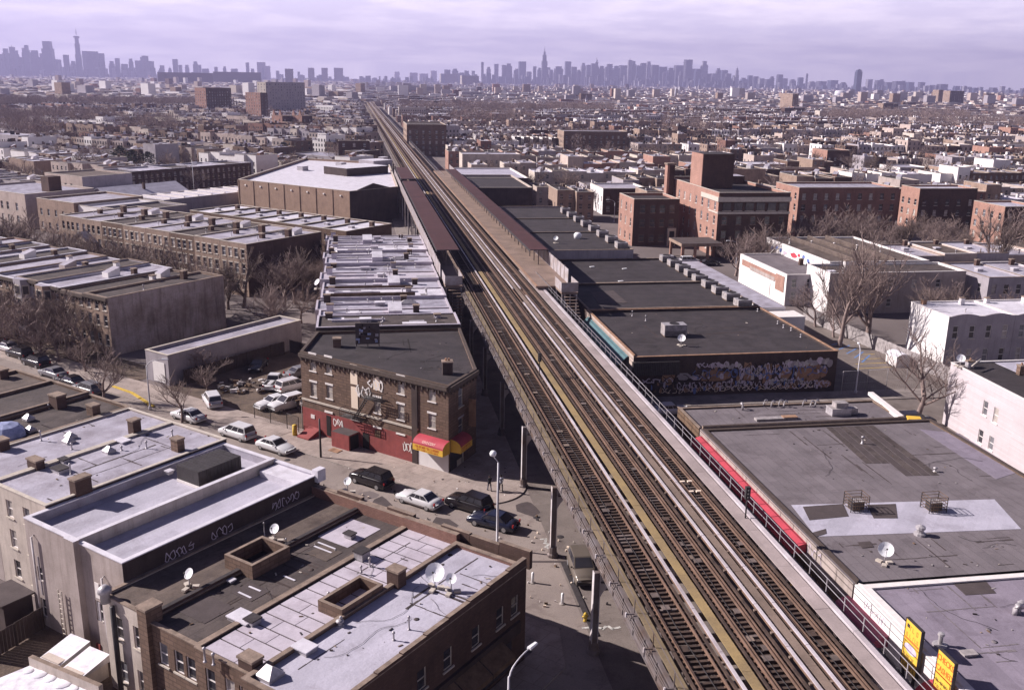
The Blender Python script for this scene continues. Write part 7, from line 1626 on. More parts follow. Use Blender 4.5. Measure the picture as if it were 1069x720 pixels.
def scatter(name, lab, pts_, smin, smax):
    me = bpy.data.meshes.new(name); me.from_pydata([(x, y, 0) for x, y in pts_], [], []); o = bpy.data.objects.new(name, me); COL.objects.link(o); tag(o, lab, 'trees', kind='stuff')
    g = bpy.data.node_groups.new(name, 'GeometryNodeTree'); g.interface.new_socket('Geometry', in_out='INPUT', socket_type='NodeSocketGeometry'); g.interface.new_socket('Geometry', in_out='OUTPUT', socket_type='NodeSocketGeometry')
    gi, go_ = g.nodes.new('NodeGroupInput'), g.nodes.new('NodeGroupOutput'); ip = g.nodes.new('GeometryNodeInstanceOnPoints'); oi = g.nodes.new('GeometryNodeObjectInfo'); oi.inputs['Object'].default_value = src; oi.inputs['As Instance'].default_value = True
    rv = g.nodes.new('FunctionNodeRandomValue'); rv.data_type = 'FLOAT_VECTOR'; rv.inputs[0].default_value = (0, 0, 0); rv.inputs[1].default_value = (0, 0, 6.28)
    rs = g.nodes.new('FunctionNodeRandomValue'); rs.data_type = 'FLOAT'; rs.inputs[2].default_value = smin; rs.inputs[3].default_value = smax
    L = g.links.new; L(gi.outputs[0], ip.inputs['Points']); L(oi.outputs['Geometry'], ip.inputs['Instance']); L(rv.outputs[0], ip.inputs['Rotation']); L(rs.outputs[1], ip.inputs['Scale']); L(ip.outputs[0], go_.inputs[0])
    md = o.modifiers.new('scatter', 'NODES'); md.node_group = g; return o
scatter('distant_trees', 'bare brown trees between the distant rows of houses', rest[1:], .75, 1.2)
pk = []; r = random.Random(3)
for (x0, y0, x1, y1, n) in ((-60, 112, 205, 118, 900), (-20, 128, 120, 140, 260), (420, 118, 640, 122, 500), (640, 106, 760, 108, 250), (860, 124, 1010, 132, 500), (470, 128, 560, 136, 160), (0, 140, 60, 158, 60), (110, 134, 190, 150, 60), (960, 128, 1069, 140, 160), (690, 134, 760, 150, 60)):
    for i in range(n): pk.append(at(r.uniform(x0, x1), r.uniform(y0, y1), 0))
scatter('park_woods', 'hazy brown band of bare park trees in the distance', [p for p in pk if not (8 < p[0] < 44)], .9, 1.5)

# ------------------------------------------------------------------ skyline across the river
def tower(name, lab, px, wpx, yt, dist, m='far_tower', group=None, tiers=None, spire=0, frame=0, cat='skyscraper'):
    d = CF*FPX + CR*(px-PW/2) - CU*(80-PH/2); hl = sqrt(d.x*d.x+d.y*d.y); x, y = d.x/hl*dist, d.y/hl*dist
    px0, py0 = px, yt; _, z = wallpt(px, yt, (x, y), (x+d.y/hl, y-d.x/hl)); w_ = wpx*dist*1.0/FPX*.98/((sqrt(1+((px-PW/2)/FPX)**2)))
    T = thing(name, lab, cat, (x, y, 0), frame, group); zt = z-spire; tiers = tiers or [(1, 0, 1)]
    for i, (k, z0, z1) in enumerate(tiers): MB().box(-w_*k/2, -w_*k/2, zt*z0, w_*k/2, w_*k/2, zt*z1, m).build('shaft' if i == 0 else 'upper_tier', T, False)
    if spire: MB().tube([(0, 0, zt-1), (0, 0, z)], [w_*.09, w_*.02], 5, m).build('spire', T, False)
    return T
T = tower('skyscraper', 'tallest tapering skyscraper of the left downtown skyline, crane-like ring near its top', 84, 5.0, 29, 9300, 'far_glass', tiers=[(1, 0, .55), (.8, .55, .8), (.62, .8, .97), (.95, .93, .965)], spire=60)
tower('skyscraper', 'stepped pointed skyscraper with tall spire standing out of the midtown skyline', 568, 5.2, 48, 9800, 'far_tower', tiers=[(1, 0, .72), (.7, .72, .9), (.35, .9, 1)], spire=55)
tower('skyscraper', 'tall bulky skyscraper with flat crown at downtown left', 53, 7.5, 43.5, 9200, 'far_glass', tiers=[(1.3, 0, .8), (1, .8, 1)])
tower('skyscraper', 'wide massive pale office tower right of the tallest downtown skyscraper', 99, 9, 54, 9250, 'far_tower', tiers=[(1.25, 0, .7), (1, .7, 1)])
tower('skyscraper', 'pale slab tower with slanted roof right of centre in midtown', 734.5, 6, 64, 9900, 'far_pale', tiers=[(1, 0, .86), (.6, .86, 1)])
tower('skyscraper', 'dark twin-edged slab tower in the right half of midtown', 717.5, 7, 62.5, 9900, 'far_tower')
tower('skyscraper', 'blue glass tower with rounded top, alone right of midtown', 896, 5.5, 72.5, 7000, 'far_glass', tiers=[(1, 0, .9), (.75, .9, .97), (.45, .97, 1)])
tower('skyscraper', 'thin needle tower left of the stepped pointed skyscraper', 503.5, 2.4, 65, 9800); tower('skyscraper', 'slim spired art deco tower in the middle of midtown', 622.5, 4, 59.5, 9900, tiers=[(1, 0, .75), (.6, .75, .92), (.25, .92, 1)], spire=30)
DT = [(2, 5, 62), (9, 7, 51), (16, 6, 47), (24, 6, 60), (31, 6, 47.5), (39, 7, 53), (45, 8, 60), (60, 6, 62), (63, 5, 62.5), (71, 6, 57.5), (78, 6, 64), (91, 6, 53.5), (108, 6, 56), (118, 7, 67), (124, 5, 61), (131, 7, 67), (138, 5, 61.5), (145, 6, 63.5), (153, 7, 58.5), (150, 6, 60), (159, 6, 64), (170, 5, 68.5), (178, 4, 69), (184, 6, 62), (189, 4, 68), (205, 6, 64.5), (209, 4, 68), (226, 4, 70), (235, 4, 69.5), (259, 4, 65.5), (264, 4, 72), (275, 3, 71), (47, 6, 56), (5, 7, 57), (20, 5, 53), (35, 6, 55), (97, 5, 60), (118, 6, 64), (290, 4, 74), (312, 3, 75), (196, 5, 68), (215, 8, 72), (245, 8, 72), (28, 5, 50.5)]
for i, (px, w_, yt) in enumerate(DT): tower('skyscraper', 'blue hazy office tower of the downtown skyline', px, w_*.78, yt, 9300+(i*137) % 400, ['far_tower', 'far_glass', 'far_tower'][i % 3], 'skyscrapers of the downtown skyline at left', [(1, 0, .85), (.72, .85, 1)] if i % 3 == 1 else None, 18 if i in (2, 22) else 0)
MT = [(467, 6, 73), (475, 6, 72), (482, 5, 76), (494, 3, 74), (510, 4, 70), (518, 4, 67), (526, 4, 68), (531, 6, 66.5), (538, 3, 71), (545, 7, 64.5), (540, 5, 72), (552, 5, 75), (558, 3, 69.5), (563, 4, 71), (572, 4, 70.5), (579, 3, 76), (583, 8, 69.5), (592.5, 5.5, 64.5), (599, 5, 70), (608.5, 4.5, 66), (614, 4, 68), (619, 4, 66.5), (628, 5, 69), (633, 4, 70), (636, 5, 67), (643, 6, 69), (650, 7, 68.5), (657, 4, 60.5), (661, 4, 64), (666, 5, 68.5), (671, 5, 66), (676.5, 5, 64.5), (683, 7, 68), (691, 8, 70), (700, 6, 71), (708, 8, 68.5), (722, 5, 72), (728, 6, 72), (739, 6, 77), (746, 8, 77), (749.5, 4, 71.5), (755.5, 6, 73.5), (760, 5, 77), (769, 2.6, 69), (768, 5, 79), (783, 4, 79), (789, 7, 80), (795, 5, 82), (802, 5, 83), (806, 4, 80), (814, 5, 78), (818, 7, 82), (828, 5, 83), (836, 4.5, 81), (842.5, 1.6, 77), (848, 6, 85), (858, 8, 85), (870, 8, 84), (881, 5, 86), (908, 5, 83), (918, 6, 84), (921, 4, 83), (928, 6, 86), (938, 8, 85), (944, 4, 84.5), (951, 6, 86), (963, 5, 86), (973, 9, 89), (985, 8, 88), (1000, 5, 90), (1013, 6, 91), (1025, 4, 91), (1040, 5, 93), (1056, 5, 94), (487, 4, 74), (575, 4, 73), (604, 4, 73), (640, 4, 73), (654, 4, 74), (695, 5, 74), (712, 5, 75), (777, 6, 83), (763, 5, 82)]
for i, (px, w_, yt) in enumerate(MT): tower('skyscraper', 'blue hazy office tower of the midtown skyline', px, w_, yt, 9700+(i*173) % 900, ['far_tower', 'far_glass', 'far_tower', 'far_pale'][i % 4 if i % 7 else 0], 'skyscrapers of the midtown skyline', [(1, 0, .88), (.65, .88, 1)] if i % 3 == 1 else None, 22 if i in (8, 27, 43) else 0)
rr_ = random.Random(12); lo = MB()
for i in range(900):
    px = rr_.uniform(-10, 1080); hz_ = 75+px*.0175; dens = 1 if (px < 170 or 460 < px < 780) else .45
    if rr_.random() > dens: continue
    d = CF*FPX + CR*(px-PW/2) - CU*(80-PH/2); hl = sqrt(d.x*d.x+d.y*d.y); dist = rr_.uniform(8800, 10600); x, y = d.x/hl*dist, d.y/hl*dist; w_ = rr_.uniform(14, 40); h_ = rr_.uniform(25, 110)*(1 if dens == 1 else .6)
    lo.box(x-w_/2, y-w_/2, 0, x+w_/2, y+w_/2, h_, rr_.choice(['far_tower', 'far_tower', 'far_glass', 'far_pale']))
tag(lo.build('riverside_buildings'), 'mass of lower hazy buildings at the foot of the skylines', 'buildings', kind='stuff')
# ------------------------------------------------------------------ vehicles
def car_parts(kind, paint):
    """local x forward; returns list of (name, mesh, [sub (name, mesh, loc)])"""
    if kind == 'sedan': L, W_, prof, gh = 4.9, 1.85, [(-2.45, .45), (-2.4, .85), (-1.75, .98), (1.0, .96), (2.2, .82), (2.45, .62), (2.45, .35)], [(-1.75, .98), (-1.05, 1.42), (.25, 1.44), (1.05, .96)]
    elif kind == 'suv': L, W_, prof, gh = 4.8, 1.95, [(-2.4, .5), (-2.38, 1.12), (-2.2, 1.16), (1.15, 1.12), (2.25, 1.0), (2.4, .8), (2.4, .42)], [(-2.25, 1.16), (-1.95, 1.76), (.2, 1.8), (1.15, 1.12)]
    elif kind == 'minivan': L, W_, prof, gh = 4.8, 1.9, [(-2.4, .42), (-2.38, 1.05), (-2.25, 1.08), (1.35, 1.03), (2.25, .85), (2.4, .65), (2.4, .35)], [(-2.3, 1.08), (-2.05, 1.72), (.45, 1.74), (1.5, 1.0)]
    elif kind == 'pickup': L, W_, prof, gh = 5.4, 1.95, [(-2.7, .55), (-2.7, 1.08), (-.75, 1.08), (1.3, 1.08), (2.55, 1.0), (2.7, .8), (2.7, .42)], [(-.8, 1.08), (-.6, 1.74), (.65, 1.76), (1.35, 1.08)]
    hw = W_/2; n = len(prof)
    def loop(x, z, w_): return w_
    body = MB(); xs = [-L/2, -L/2+.12, -L/2+.5, -1.2, 0, 1.2, L/2-.5, L/2-.12, L/2]
    def top(x):
        for (x0, z0), (x1, z1) in zip(prof, prof[1:]):
            if x0 <= x <= x1 and x1 > x0: return z0+(z1-z0)*(x-x0)/(x1-x0)
        return prof[-2][1]
    ring = []
    for x in xs:
        e = abs(x)/(L/2); w_ = hw*(1-.10*max(0, (e-.72)/.28)**2); zt = top(min(max(x, -L/2+.02), L/2-.02)); zb = .26 if e < .97 else .36
        if e > .99: zt = min(zt, .78)
        ring.append([(x, -w_*.97, zb), (x, -w_, zb+.22), (x, -w_, (zb+zt)/2+.05), (x, -w_*.96, zt-.08), (x, -w_*.86, zt), (x, 0, zt+.03), (x, w_*.86, zt), (x, w_*.96, zt-.08), (x, w_, (zb+zt)/2+.05), (x, w_, zb+.22), (x, w_*.97, zb)])
    m_ = 11; vs = [p for r_ in ring for p in r_]; fs = [(i*m_+k, (i+1)*m_+k, (i+1)*m_+(k+1) % m_, i*m_+(k+1) % m_) for i in range(len(xs)-1) for k in range(m_)]
    fs = [f[::-1] for f in fs]; fs += [tuple(range(m_)), tuple((len(xs)-1)*m_+k for k in range(m_-1, -1, -1))]
    body.add(vs, [f[::-1] for f in fs], paint, True)
    (x0, z0), (x1, z1), (x2, z2), (x3, z3) = gh; wb, wt = hw*.90, hw*.74
    g = [(x0, -wb, z0-.03), (x0, wb, z0-.03), (x3, -wb, z3-.03), (x3, wb, z3-.03), (x1, -wt, z1), (x1, wt, z1), (x2, -wt, z2), (x2, wt, z2)]
    body.add(g, [(0, 4, 5, 1), (2, 3, 7, 6), (0, 2, 6, 4), (1, 5, 7, 3), (4, 6, 7, 5)], paint)
    mid = (x1+x2)/2; body.box(x1+.05, -wt*.95, z1, x2-.05, wt*.95, z1+.04, paint)
    if kind == 'pickup': body.box(-2.6, -hw*.8, 1.09, -.85, hw*.8, 1.1, 'opening')
    gl = MB(); E_ = .012
    def lp(a, b, t): return tuple(a[i]+(b[i]-a[i])*t for i in range(3))
    for s in (-1, 1):
        B0, B1, T0, T1 = (x0, s*(wb+E_), z0-.03), (x3, s*(wb+E_), z3-.03), (x1, s*(wt+E_), z1), (x2, s*(wt+E_), z2)
        cuts = [.04, .34, .37, .64, .67, .95] if kind != 'pickup' else [.06, .45, .49, .92]
        for a, b in zip(cuts[::2], cuts[1::2]):
            q = [lp(lp(B0, B1, a), lp(T0, T1, a), .16), lp(lp(B0, B1, b), lp(T0, T1, b), .16), lp(lp(B0, B1, b), lp(T0, T1, b), .86), lp(lp(B0, B1, a), lp(T0, T1, a), .86)]
            gl.add(q, [(0, 1, 2, 3) if s < 0 else (3, 2, 1, 0)], 'glass')
    for (xa, za, xb, zb, sg) in ((x0, z0-.03, x1, z1, -1), (x3, z3-.03, x2, z2, 1)):
        f = lambda t, s: (xa+(xb-xa)*t+sg*.014, s*(wb+(wt-wb)*t)*.9, za+(zb-za)*t+.01)
        q = [f(.14, -1), f(.14, 1), f(.9, 1), f(.9, -1)]; gl.add(q, [(0, 1, 2, 3) if sg > 0 else (3, 2, 1, 0)], 'glass')
    P_ = [('body', body.mesh('body'), []), ('window_glass', gl.mesh('window_glass'), [])]
    ty = MB(); n = 14; R_ = .35
    ty.add([(R_*cos(2*pi*k/n), y, R_*sin(2*pi*k/n)) for y in (-.11, .11) for k in range(n)], [(k, (k+1) % n, (k+1) % n+n, k+n) for k in range(n)]+[tuple(range(n))[::-1], tuple(range(n, 2*n))], 'rubber')
    rm = MB(); rm.add([(.22*cos(2*pi*k/n), y, .22*sin(2*pi*k/n)) for y in (-.125, .125) for k in range(n)], [(k, (k+1) % n, (k+1) % n+n, k+n) for k in range(n)]+[tuple(range(n))[::-1], tuple(range(n, 2*n))], 'hub')
    tm, rmm = ty.mesh('wheel'), rm.mesh('rim')
    for x in (-L/2+.9, L/2-.9):
        for s in (-1, 1): P_.append(('wheel', tm, [('rim', rmm)], (x, s*(hw-.12), .35)))
    P_.append(('headlight', MB().box(-.05, -.16, -.07, .06, .16, .07, 'headlight').mesh('headlight'), [], (L/2-.06, -hw*.68, .66))); P_.append(('headlight', P_[-1][1], [], (L/2-.06, hw*.68, .66)))
    P_.append(('taillight', MB().box(-.05, -.1, -.13, .05, .1, .13, 'taillight').mesh('taillight'), [], (-L/2+.02, -hw*.78, .85))); P_.append(('taillight', P_[-1][1], [], (-L/2+.02, hw*.78, .85)))
    P_.append(('bumper', MB().box(L/2-.06, -hw*.86, .34, L/2+.06, hw*.86, .5, paint if kind != 'suv' else 'dark_metal').box(-L/2-.06, -hw*.86, .36, -L/2+.06, hw*.86, .54, paint if kind != 'suv' else 'dark_metal').mesh('bumper'), []))
    P_.append(('side_mirror', MB().box(-.06, -hw-.16, z3-.0, .08, -hw+.02, z3+.13, paint).box(-.06, hw-.02, z3, .08, hw+.16, z3+.13, paint).mesh('side_mirror'), [], (x3-.35, 0, 0)))
    return P_
CP = {}
def car(px, py, ang, kind, paint, lab, group='cars and vans parked around the corner', s=1.08, z=0.008, xy=None):
    k = (kind, paint)
    if k not in CP: CP[k] = car_parts(kind, paint)
    x, y = xy or at(px, py, 0); T = thing('parked_car', lab, {'sedan': 'car', 'suv': 'car', 'minivan': 'van', 'pickup': 'pickup truck'}[kind], (x, y, z), ang, group); T.scale = (s, s, s)
    for p in CP[k]:
        o = inst(p[1], p[0], T, p[3] if len(p) > 3 else (0, 0, 0))
        for q in p[2]: inst(q[1], q[0], o)
    return T
A0 = SANG
car(388, 505, A0+pi, 'suv', 'car_black', 'black station wagon parked first in line before the painted brick wall'); T = car(438, 526, A0+pi, 'sedan', 'car_white', 'white sedan parked between the black wagon and a dark car')
car(490, 531, A0+pi, 'suv', 'car_black', 'black sport utility vehicle right behind the white sedan at the corner'); T = car(515, 549, A0+pi+.12, 'sedan', 'car_navy', 'dark navy car double parked by the tall lamp post')
car(607, 599, -pi/2-.05, 'suv', 'car_tan', 'tan grey sport utility vehicle standing between the viaduct columns')
car(222, 422, A0+pi-.5, 'minivan', 'car_white', 'white minivan parked on the dirt at the front of the car lot'); car(248, 456, A0+pi, 'minivan', 'car_white', 'white van driving on the side street before the silver roofs'); car(197, 438, A0+pi, 'sedan', 'car_white', 'white car by the small bare tree on the side street'); car(288, 470, A0, 'sedan', 'car_white', 'pale car half hidden behind the white parapet corner')
car(287, 403, SANG+2.1, 'pickup', 'car_white', 'long white pickup truck at the back of the car lot'); car(286, 424, SANG-1.75, 'sedan', 'car_white', 'white car facing the gate, left of two in the lot'); car(300, 426, SANG-1.75, 'suv', 'car_white', 'white sport utility vehicle facing the gate beside the white car'); car(306, 407, SANG+1.4, 'minivan', 'car_silver', 'silver van beside the brown brick wall in the lot'); car(270, 385, SANG-1.0, 'sedan', 'car_black', 'dark car in the shade of the long garage'); car(315, 392, SANG+1.4, 'sedan', 'car_grey', 'grey car at the back corner of the brown building')
for i, (px, py, p, k) in enumerate(((8, 366, 'car_silver', 'sedan'), (21, 373, 'car_black', 'suv'), (38, 382, 'car_black', 'suv'), (56, 393, 'car_grey', 'sedan'), (75, 402, 'car_black', 'sedan'), (-8, 358, 'car_white', 'minivan'), (92, 411, 'car_grey', 'suv'))): car(px, py, A0+pi, k, p, ['silver car at the far left end of the parked line under bare trees', 'black sport utility vehicle second in the parked line at left', 'black sport utility vehicle third in the parked line at left', 'grey car with bright windscreen in the parked line at left', 'black low car under the tree branches in the parked line at left', 'white van at the left edge of the photo', 'grey sport utility vehicle nearest the yellow kerb under trees'][i], 'cars parked under the trees at left')
for i, (px, py, p, k, a) in enumerate(((930, 441, 'car_black', 'sedan', 0), (955, 444, 'car_black', 'suv', 0), (700, 432, 'car_silver', 'sedan', .05), (880, 285+12, 'car_grey', 'sedan', pi/2), (702, 273, 'car_grey', 'sedan', 0), (720, 275, 'car_white', 'minivan', 0), (740, 277, 'car_black', 'sedan', .1), (800, 290, 'car_grey', 'sedan', 1.4), (806, 296, 'car_black', 'suv', 1.4), (812, 303, 'car_white', 'sedan', 1.4))):
    car(px, py, a, k, p, ['black car under the large spreading tree', 'black sport utility vehicle beside the trunk of the large spreading tree', 'silver car on the shaded cross street beside the viaduct', 'grey car behind the mural houses', 'grey car before the brick porch of the hospital group', 'white van under the hospital entrance canopy', 'black car right of the entrance canopy', 'grey car parked behind the rooftop units by the hospital tree', 'black sport utility vehicle parked near the low white painted house', 'white car parked beside the low white painted house'][i], 'cars on the right side streets')
# junk and gate of the lot
jx, jy = at(322, 425, 0); T = thing('scrap_pile', 'heap of dark scrap against the corner of the brown building', 'scrap', (jx, jy, 0)); mb = MB(); r = random.Random(6)
for i in range(70): a, b, c = r.uniform(-1.8, 1.8), r.uniform(-1.6, 1.6), r.uniform(0, 1.6); s_ = r.uniform(.1, .4); mb.obox((a, b), (cos(i), sin(i)), s_*2.4, s_, c, c+s_*r.uniform(.3, 1.5), r.choice(['dark_metal', 'wood_brown', 'duct', 'dark_wall', 'coping']))
mb.build('scrap', T, False, kind='stuff')
jx, jy = at(252, 405, 0); T = thing('scrap_pile', 'scattered small scrap behind the white minivan in the lot', 'scrap', (jx, jy, 0)); mb = MB()
for i in range(60): a, b, c = r.uniform(-3.5, 3.5), r.uniform(-3, 3), r.uniform(0, .9); s_ = r.uniform(.1, .4); mb.obox((a, b), (cos(i), sin(i)), s_*2.4, s_, c*.4, c*.4+s_*r.uniform(.4, 1.5), r.choice(['dark_metal', 'wood_brown', 'trim_white', 'dark_wall', 'duct']))
mb.build('scrap', T, False, kind='stuff')
chain_fence('open wire gate fence across the front of the car lot', [at(266, 437, 0), at(300, 448, 0), at(312, 452, 0)], 2.2, 'dark_metal', 'wire fences of the car lot'); chain_fence('wire fence beside the brown building in the car lot', [at(316, 448, 0), at(326, 400, 0)], 3.2, 'duct', 'wire fences of the car lot')
x, y = at(308, 455, 0); tag(MB().lathe((x, y, 0), [(.3, 0), (.3, 1.5), (.1, 1.55)], 8, 'paint_yellow').build('bollard'), 'thick yellow post at the car lot gate', 'bollard')
x, y = at(350, 470, .15); tag(MB().obox((x, y), SD, 1.5, 1.0, .13, .2, 'tile_coping').build('flattened_box'), 'flat orange cardboard on the pavement by the painted wall', 'cardboard')
# ------------------------------------------------------------------ lamps and poles
def lamp(px, yb, h_, arm, lab, double=False, hang=0, xy=None, m='lamp_metal'):
    x, y = xy or at(px, yb, 0); T = thing('street_lamp', lab, 'street lamp', (x, y, 0), arm, 'street lamps')
    MB().lathe((0, 0, 0), [(.22, 0), (.22, .5), (.12, .6), (.1, h_*.5), (.07, h_)], 8, m).build('pole', T, False)
    n = 7; pts = [(2.2*sin(t)*1.0, 0, h_+1.0*(1-cos(t))*.9) for t in [pi/2*i/(n-1) for i in range(n)]]; 
    pts = [(0, 0, h_-.02)]+[(.12+2.1*(1-cos(t)), 0, h_+.9*sin(t)) for t in [pi/2*i/(n-1) for i in range(n)]]
    ar = MB().tube(pts, [.07]*4+[.05]*4, 6, m).build('arm', T, False)
    MB().add([(2.1, -.16, h_+.86), (2.1, .16, h_+.86), (3.0, .12, h_+.88), (3.0, -.12, h_+.88), (2.1, -.12, h_+1.02), (2.1, .12, h_+1.02), (2.9, .08, h_+1.0), (2.9, -.08, h_+1.0)], [(3, 2, 1, 0), (4, 5, 6, 7), (0, 1, 5, 4), (1, 2, 6, 5), (2, 3, 7, 6), (3, 0, 4, 7)], 'lamp_white').build('lamp_head', T, False)
    return T
x, y = at(519, 572, 0); T = thing('street_lamp', 'tall straight lamp post with white globe beside the dark double parked car', 'street lamp', (x, y, 0), 0, 'street lamps')
MB().lathe((0, 0, 0), [(.24, 0), (.24, .6), (.13, .7), (.12, 4), (.09, 9.0)], 8, 'lamp_metal').build('pole', T, False); MB().tube([(0, 0, 9), (-.5, .1, 9.7)], .05, 6, 'lamp_metal').build('arm', T, False); MB().lathe((-.5, .1, 9.6), [(.08, 0), (.3, .12), (.34, .35), (.22, .55), (.05, .6)], 10, 'lamp_white').build('lamp_globe', T, False)
# bottom lamp: head seen at (567,667)
hx, hy = at(566, 666, 9.0); bx, by = at(533, 700, 8.6); lx, ly = at(531, 719, 7.2)
lamp(0, 0, 8.1, atan2(hy-ly, hx-lx), 'street lamp with long curved arm and white head at the bottom centre', xy=(lx, ly))
lamp(157, 428, 4.2*1.5, atan2(at(190, 398, 7)[1]-at(158, 398, 7)[1], at(190, 398, 7)[0]-at(158, 398, 7)[0]), 'curved street lamp by the white roll door garage on the side street'); lamp(768, 281, 6.2, pi, 'slim street lamp before the hospital wing'); lamp(893, 411, 6.2, 1.2, 'street lamp on the pavement before the wire fence'); lamp(641, 232, 6.4, pi, 'street lamp in front of the white-sided house')
for i, (px, yb, h_, lab) in enumerate(((21, 371, 9, 'dark utility pole among the parked cars at left'), (335, 478, 5, 'thin dark signpost on the pavement before the cellar hood'), (1018, 300, 9, 'pale utility pole in the back yards at right'))):
    x, y = at(px, yb, 0); T = thing('utility_pole', lab, 'pole', (x, y, 0)); MB().lathe((0, 0, 0), [(.14, 0), (.1, h_)], 7, 'wood_brown' if i != 1 else 'dark_metal').build('pole', T, False)
    MB().box(-.9 if i != 1 else -.02, -.06, h_-.9, .9 if i != 1 else .02, .06, h_-.75 if i != 1 else h_-.3, 'wood_brown').build('crossarm', T, False)
x, y = at(175+30, 195+5, 0); x, y = AN(-290, 200)
# flagpole by the long dark row
x, y = at(203, 204, 0); T = thing('flagpole', 'white flagpole in front of the long shaded brick row', 'flagpole', (x, y, 0)); MB().lathe((0, 0, 0), [(.12, 0), (.06, 13)], 6, 'lamp_white').build('pole', T, False); MB().box(.05, -.02, 11.2, 1.8, .02, 12.6, 'lamp_white').build('flag', T, False)
for i, (px, py) in enumerate(((556, 600), (587, 622), (640, 596))): 
    x, y = at(px, py+8, 0); T = thing('bollard', ['pale short post left on the sunlit plaza', 'pale short post at the edge of the building shadow', 'pale short post beside the tan vehicle'][i], 'bollard', (x, y, 0)); MB().lathe((0, 0, 0), [(.13, 0), (.13, 1.0), (.05, 1.08)], 8, 'lamp_white').build('post', T, False); MB().lathe((0, 0, 0), [(.3, 0), (.26, .06)], 8, 'kerb_stone').build('base', T, False)
x, y = at(611, 648, 0); T = thing('hydrant', 'small yellow hydrant at the kerb below the viaduct', 'hydrant', (x, y, 0)); MB().lathe((0, 0, 0), [(.2, 0), (.16, .1), (.16, .6), (.2, .62), (.12, .78), (.03, .84)], 10, 'paint_yellow').build('barrel', T, False); MB().tube([(-.26, 0, .45), (.26, 0, .45)], .08, 8, 'paint_yellow').build('nozzle', T, False)
# kerb line, dark strips and paint on the plaza
g = MB(); a_, b_ = at(588, 587, 0), at(622, 664, 0); u, L = unit(a_, b_); g.obox(lerp(a_, b_, .5), u, L, .5, .0, .12, 'dark_metal'); tag(g.build('slot_rail'), 'dark kerb strip parallel to the viaduct on the plaza', 'kerb')
g = MB()
for a_, b_ in (((516, 511), (610, 511)), ((545, 586), (665, 586))): a_, b_ = at(*a_, 0), at(*b_, 0); u, L = unit(a_, b_); g.obox(lerp(a_, b_, .5), u, L, .35, .004, .014 if 1 else 0, 'patch_dark')
g.build('road_dark_strip')['kind'] = 'structure'
g = MB(); r = random.Random(9)
for (p, q, k) in (((523, 575), (530, 592), 7), ((568, 562), (574, 574), 5), ((610, 655), (650, 655), 6), ((534, 553), (540, 562), 0)):
    for i in range(k): a_ = at(p[0]+(q[0]-p[0])*(i+.2)/k+r.uniform(-1, 1), p[1]+(q[1]-p[1])*(i+.2)/k, 0); g.obox(a_, (cos(i*1.3), sin(i*1.3)), .7, .25, .01, .02, 'paint_white')
g.build('worn_paint')['kind'] = 'structure'
# ------------------------------------------------------------------ people
def person(px, py, ang, coat, legs_m, lab, stride=.22, z0=.13, s=1.06, hat=None):
    x, y = at(px, py, z0); T = thing('person', lab, 'person', (x, y, z0), ang, 'pedestrians'); T.scale = (s, s, s)
    def skin(name, V_, E__, R_, m, sub_=1):
        me = bpy.data.meshes.new(name); me.from_pydata(V_, E__, []); sk = me.attributes; o = bpy.data.objects.new(name, me); COL.objects.link(o)
        o.parent = T; me.materials.append(M[m]); md = o.modifiers.new('skin', 'SKIN'); md.use_smooth_shade = True
        return o
    # continuous body built as joined tapering tubes blended by a remesh-free union of rings
    mb = MB(); hip = (0, 0, .92)
    for sd in (-1, 1):
        f = sd*stride; mb.tube([(0, sd*.09, .95), (f*.35, sd*.1, .72), (f*.55+.02, sd*.1, .5), (f*.8, sd*.1, .28), (f, sd*.1, .08)], [.105, .085, .065, .058, .045], 8, legs_m)
        mb.tube([(f-.06, sd*.1, .045), (f+.05, sd*.105, .05), (f+.19, sd*.11, .035)], [.045, .05, .03], 7, 'hair')
        mb.tube([(0, sd*.2, 1.43), (-f*.4, sd*.25, 1.2), (-f*.7+.02, sd*.26, 1.08), (-f*.9+.08, sd*.24, .88)], [.06, .052, .045, .034], 7, coat)
        for k in range(5): mb.tube([(-f*.9+.08+(k-2)*.015, sd*.24, .87), (-f*.9+.10+(k-2)*.02, sd*.235, .80), (-f*.9+.13+(k-2)*.02, sd*.22, .76 if k else .80)], [.014, .011, .008], 5, 'skin')
    mb.tube([(0, 0, .84), (0, 0, .98), (.01, 0, 1.15), (.0, 0, 1.35), (0, 0, 1.46), (.01, 0, 1.52)], [.15, .165, .15, .18, .15, .06], 10, coat)
    mb.tube([(.01, 0, 1.46), (.02, 0, 1.56)], .055, 8, 'skin'); mb.lathe((.02, 0, 1.52), [(.04, 0), (.075, .05), (.088, .12), (.085, .18), (.055, .235), (.02, .25)], 10, 'skin'); mb.tube([(.1, 0, 1.64), (.13, 0, 1.625)], [.018, .012], 5, 'skin')
    mb.build('body', T, False); MB().lathe((.0, 0, 1.62), [(.085, 0), (.1, .05), (.095, .11), (.06, .155), (.02, .165)], 10, hat or 'hair').build('hair', T, False); return T
person(511, 512, 1.9, 'cloth_dark', 'cloth_blue', 'person in dark clothes walking, left of the two by the lamp post'); person(523, 512, 1.7, 'cloth_grey', 'cloth_dark', 'person in pale jacket and dark trousers, right of the lamp post')
person(602, 470, 1.0, 'lamp_white', 'cloth_dark', 'person in a light top standing in the shade under the viaduct') if 0 else None

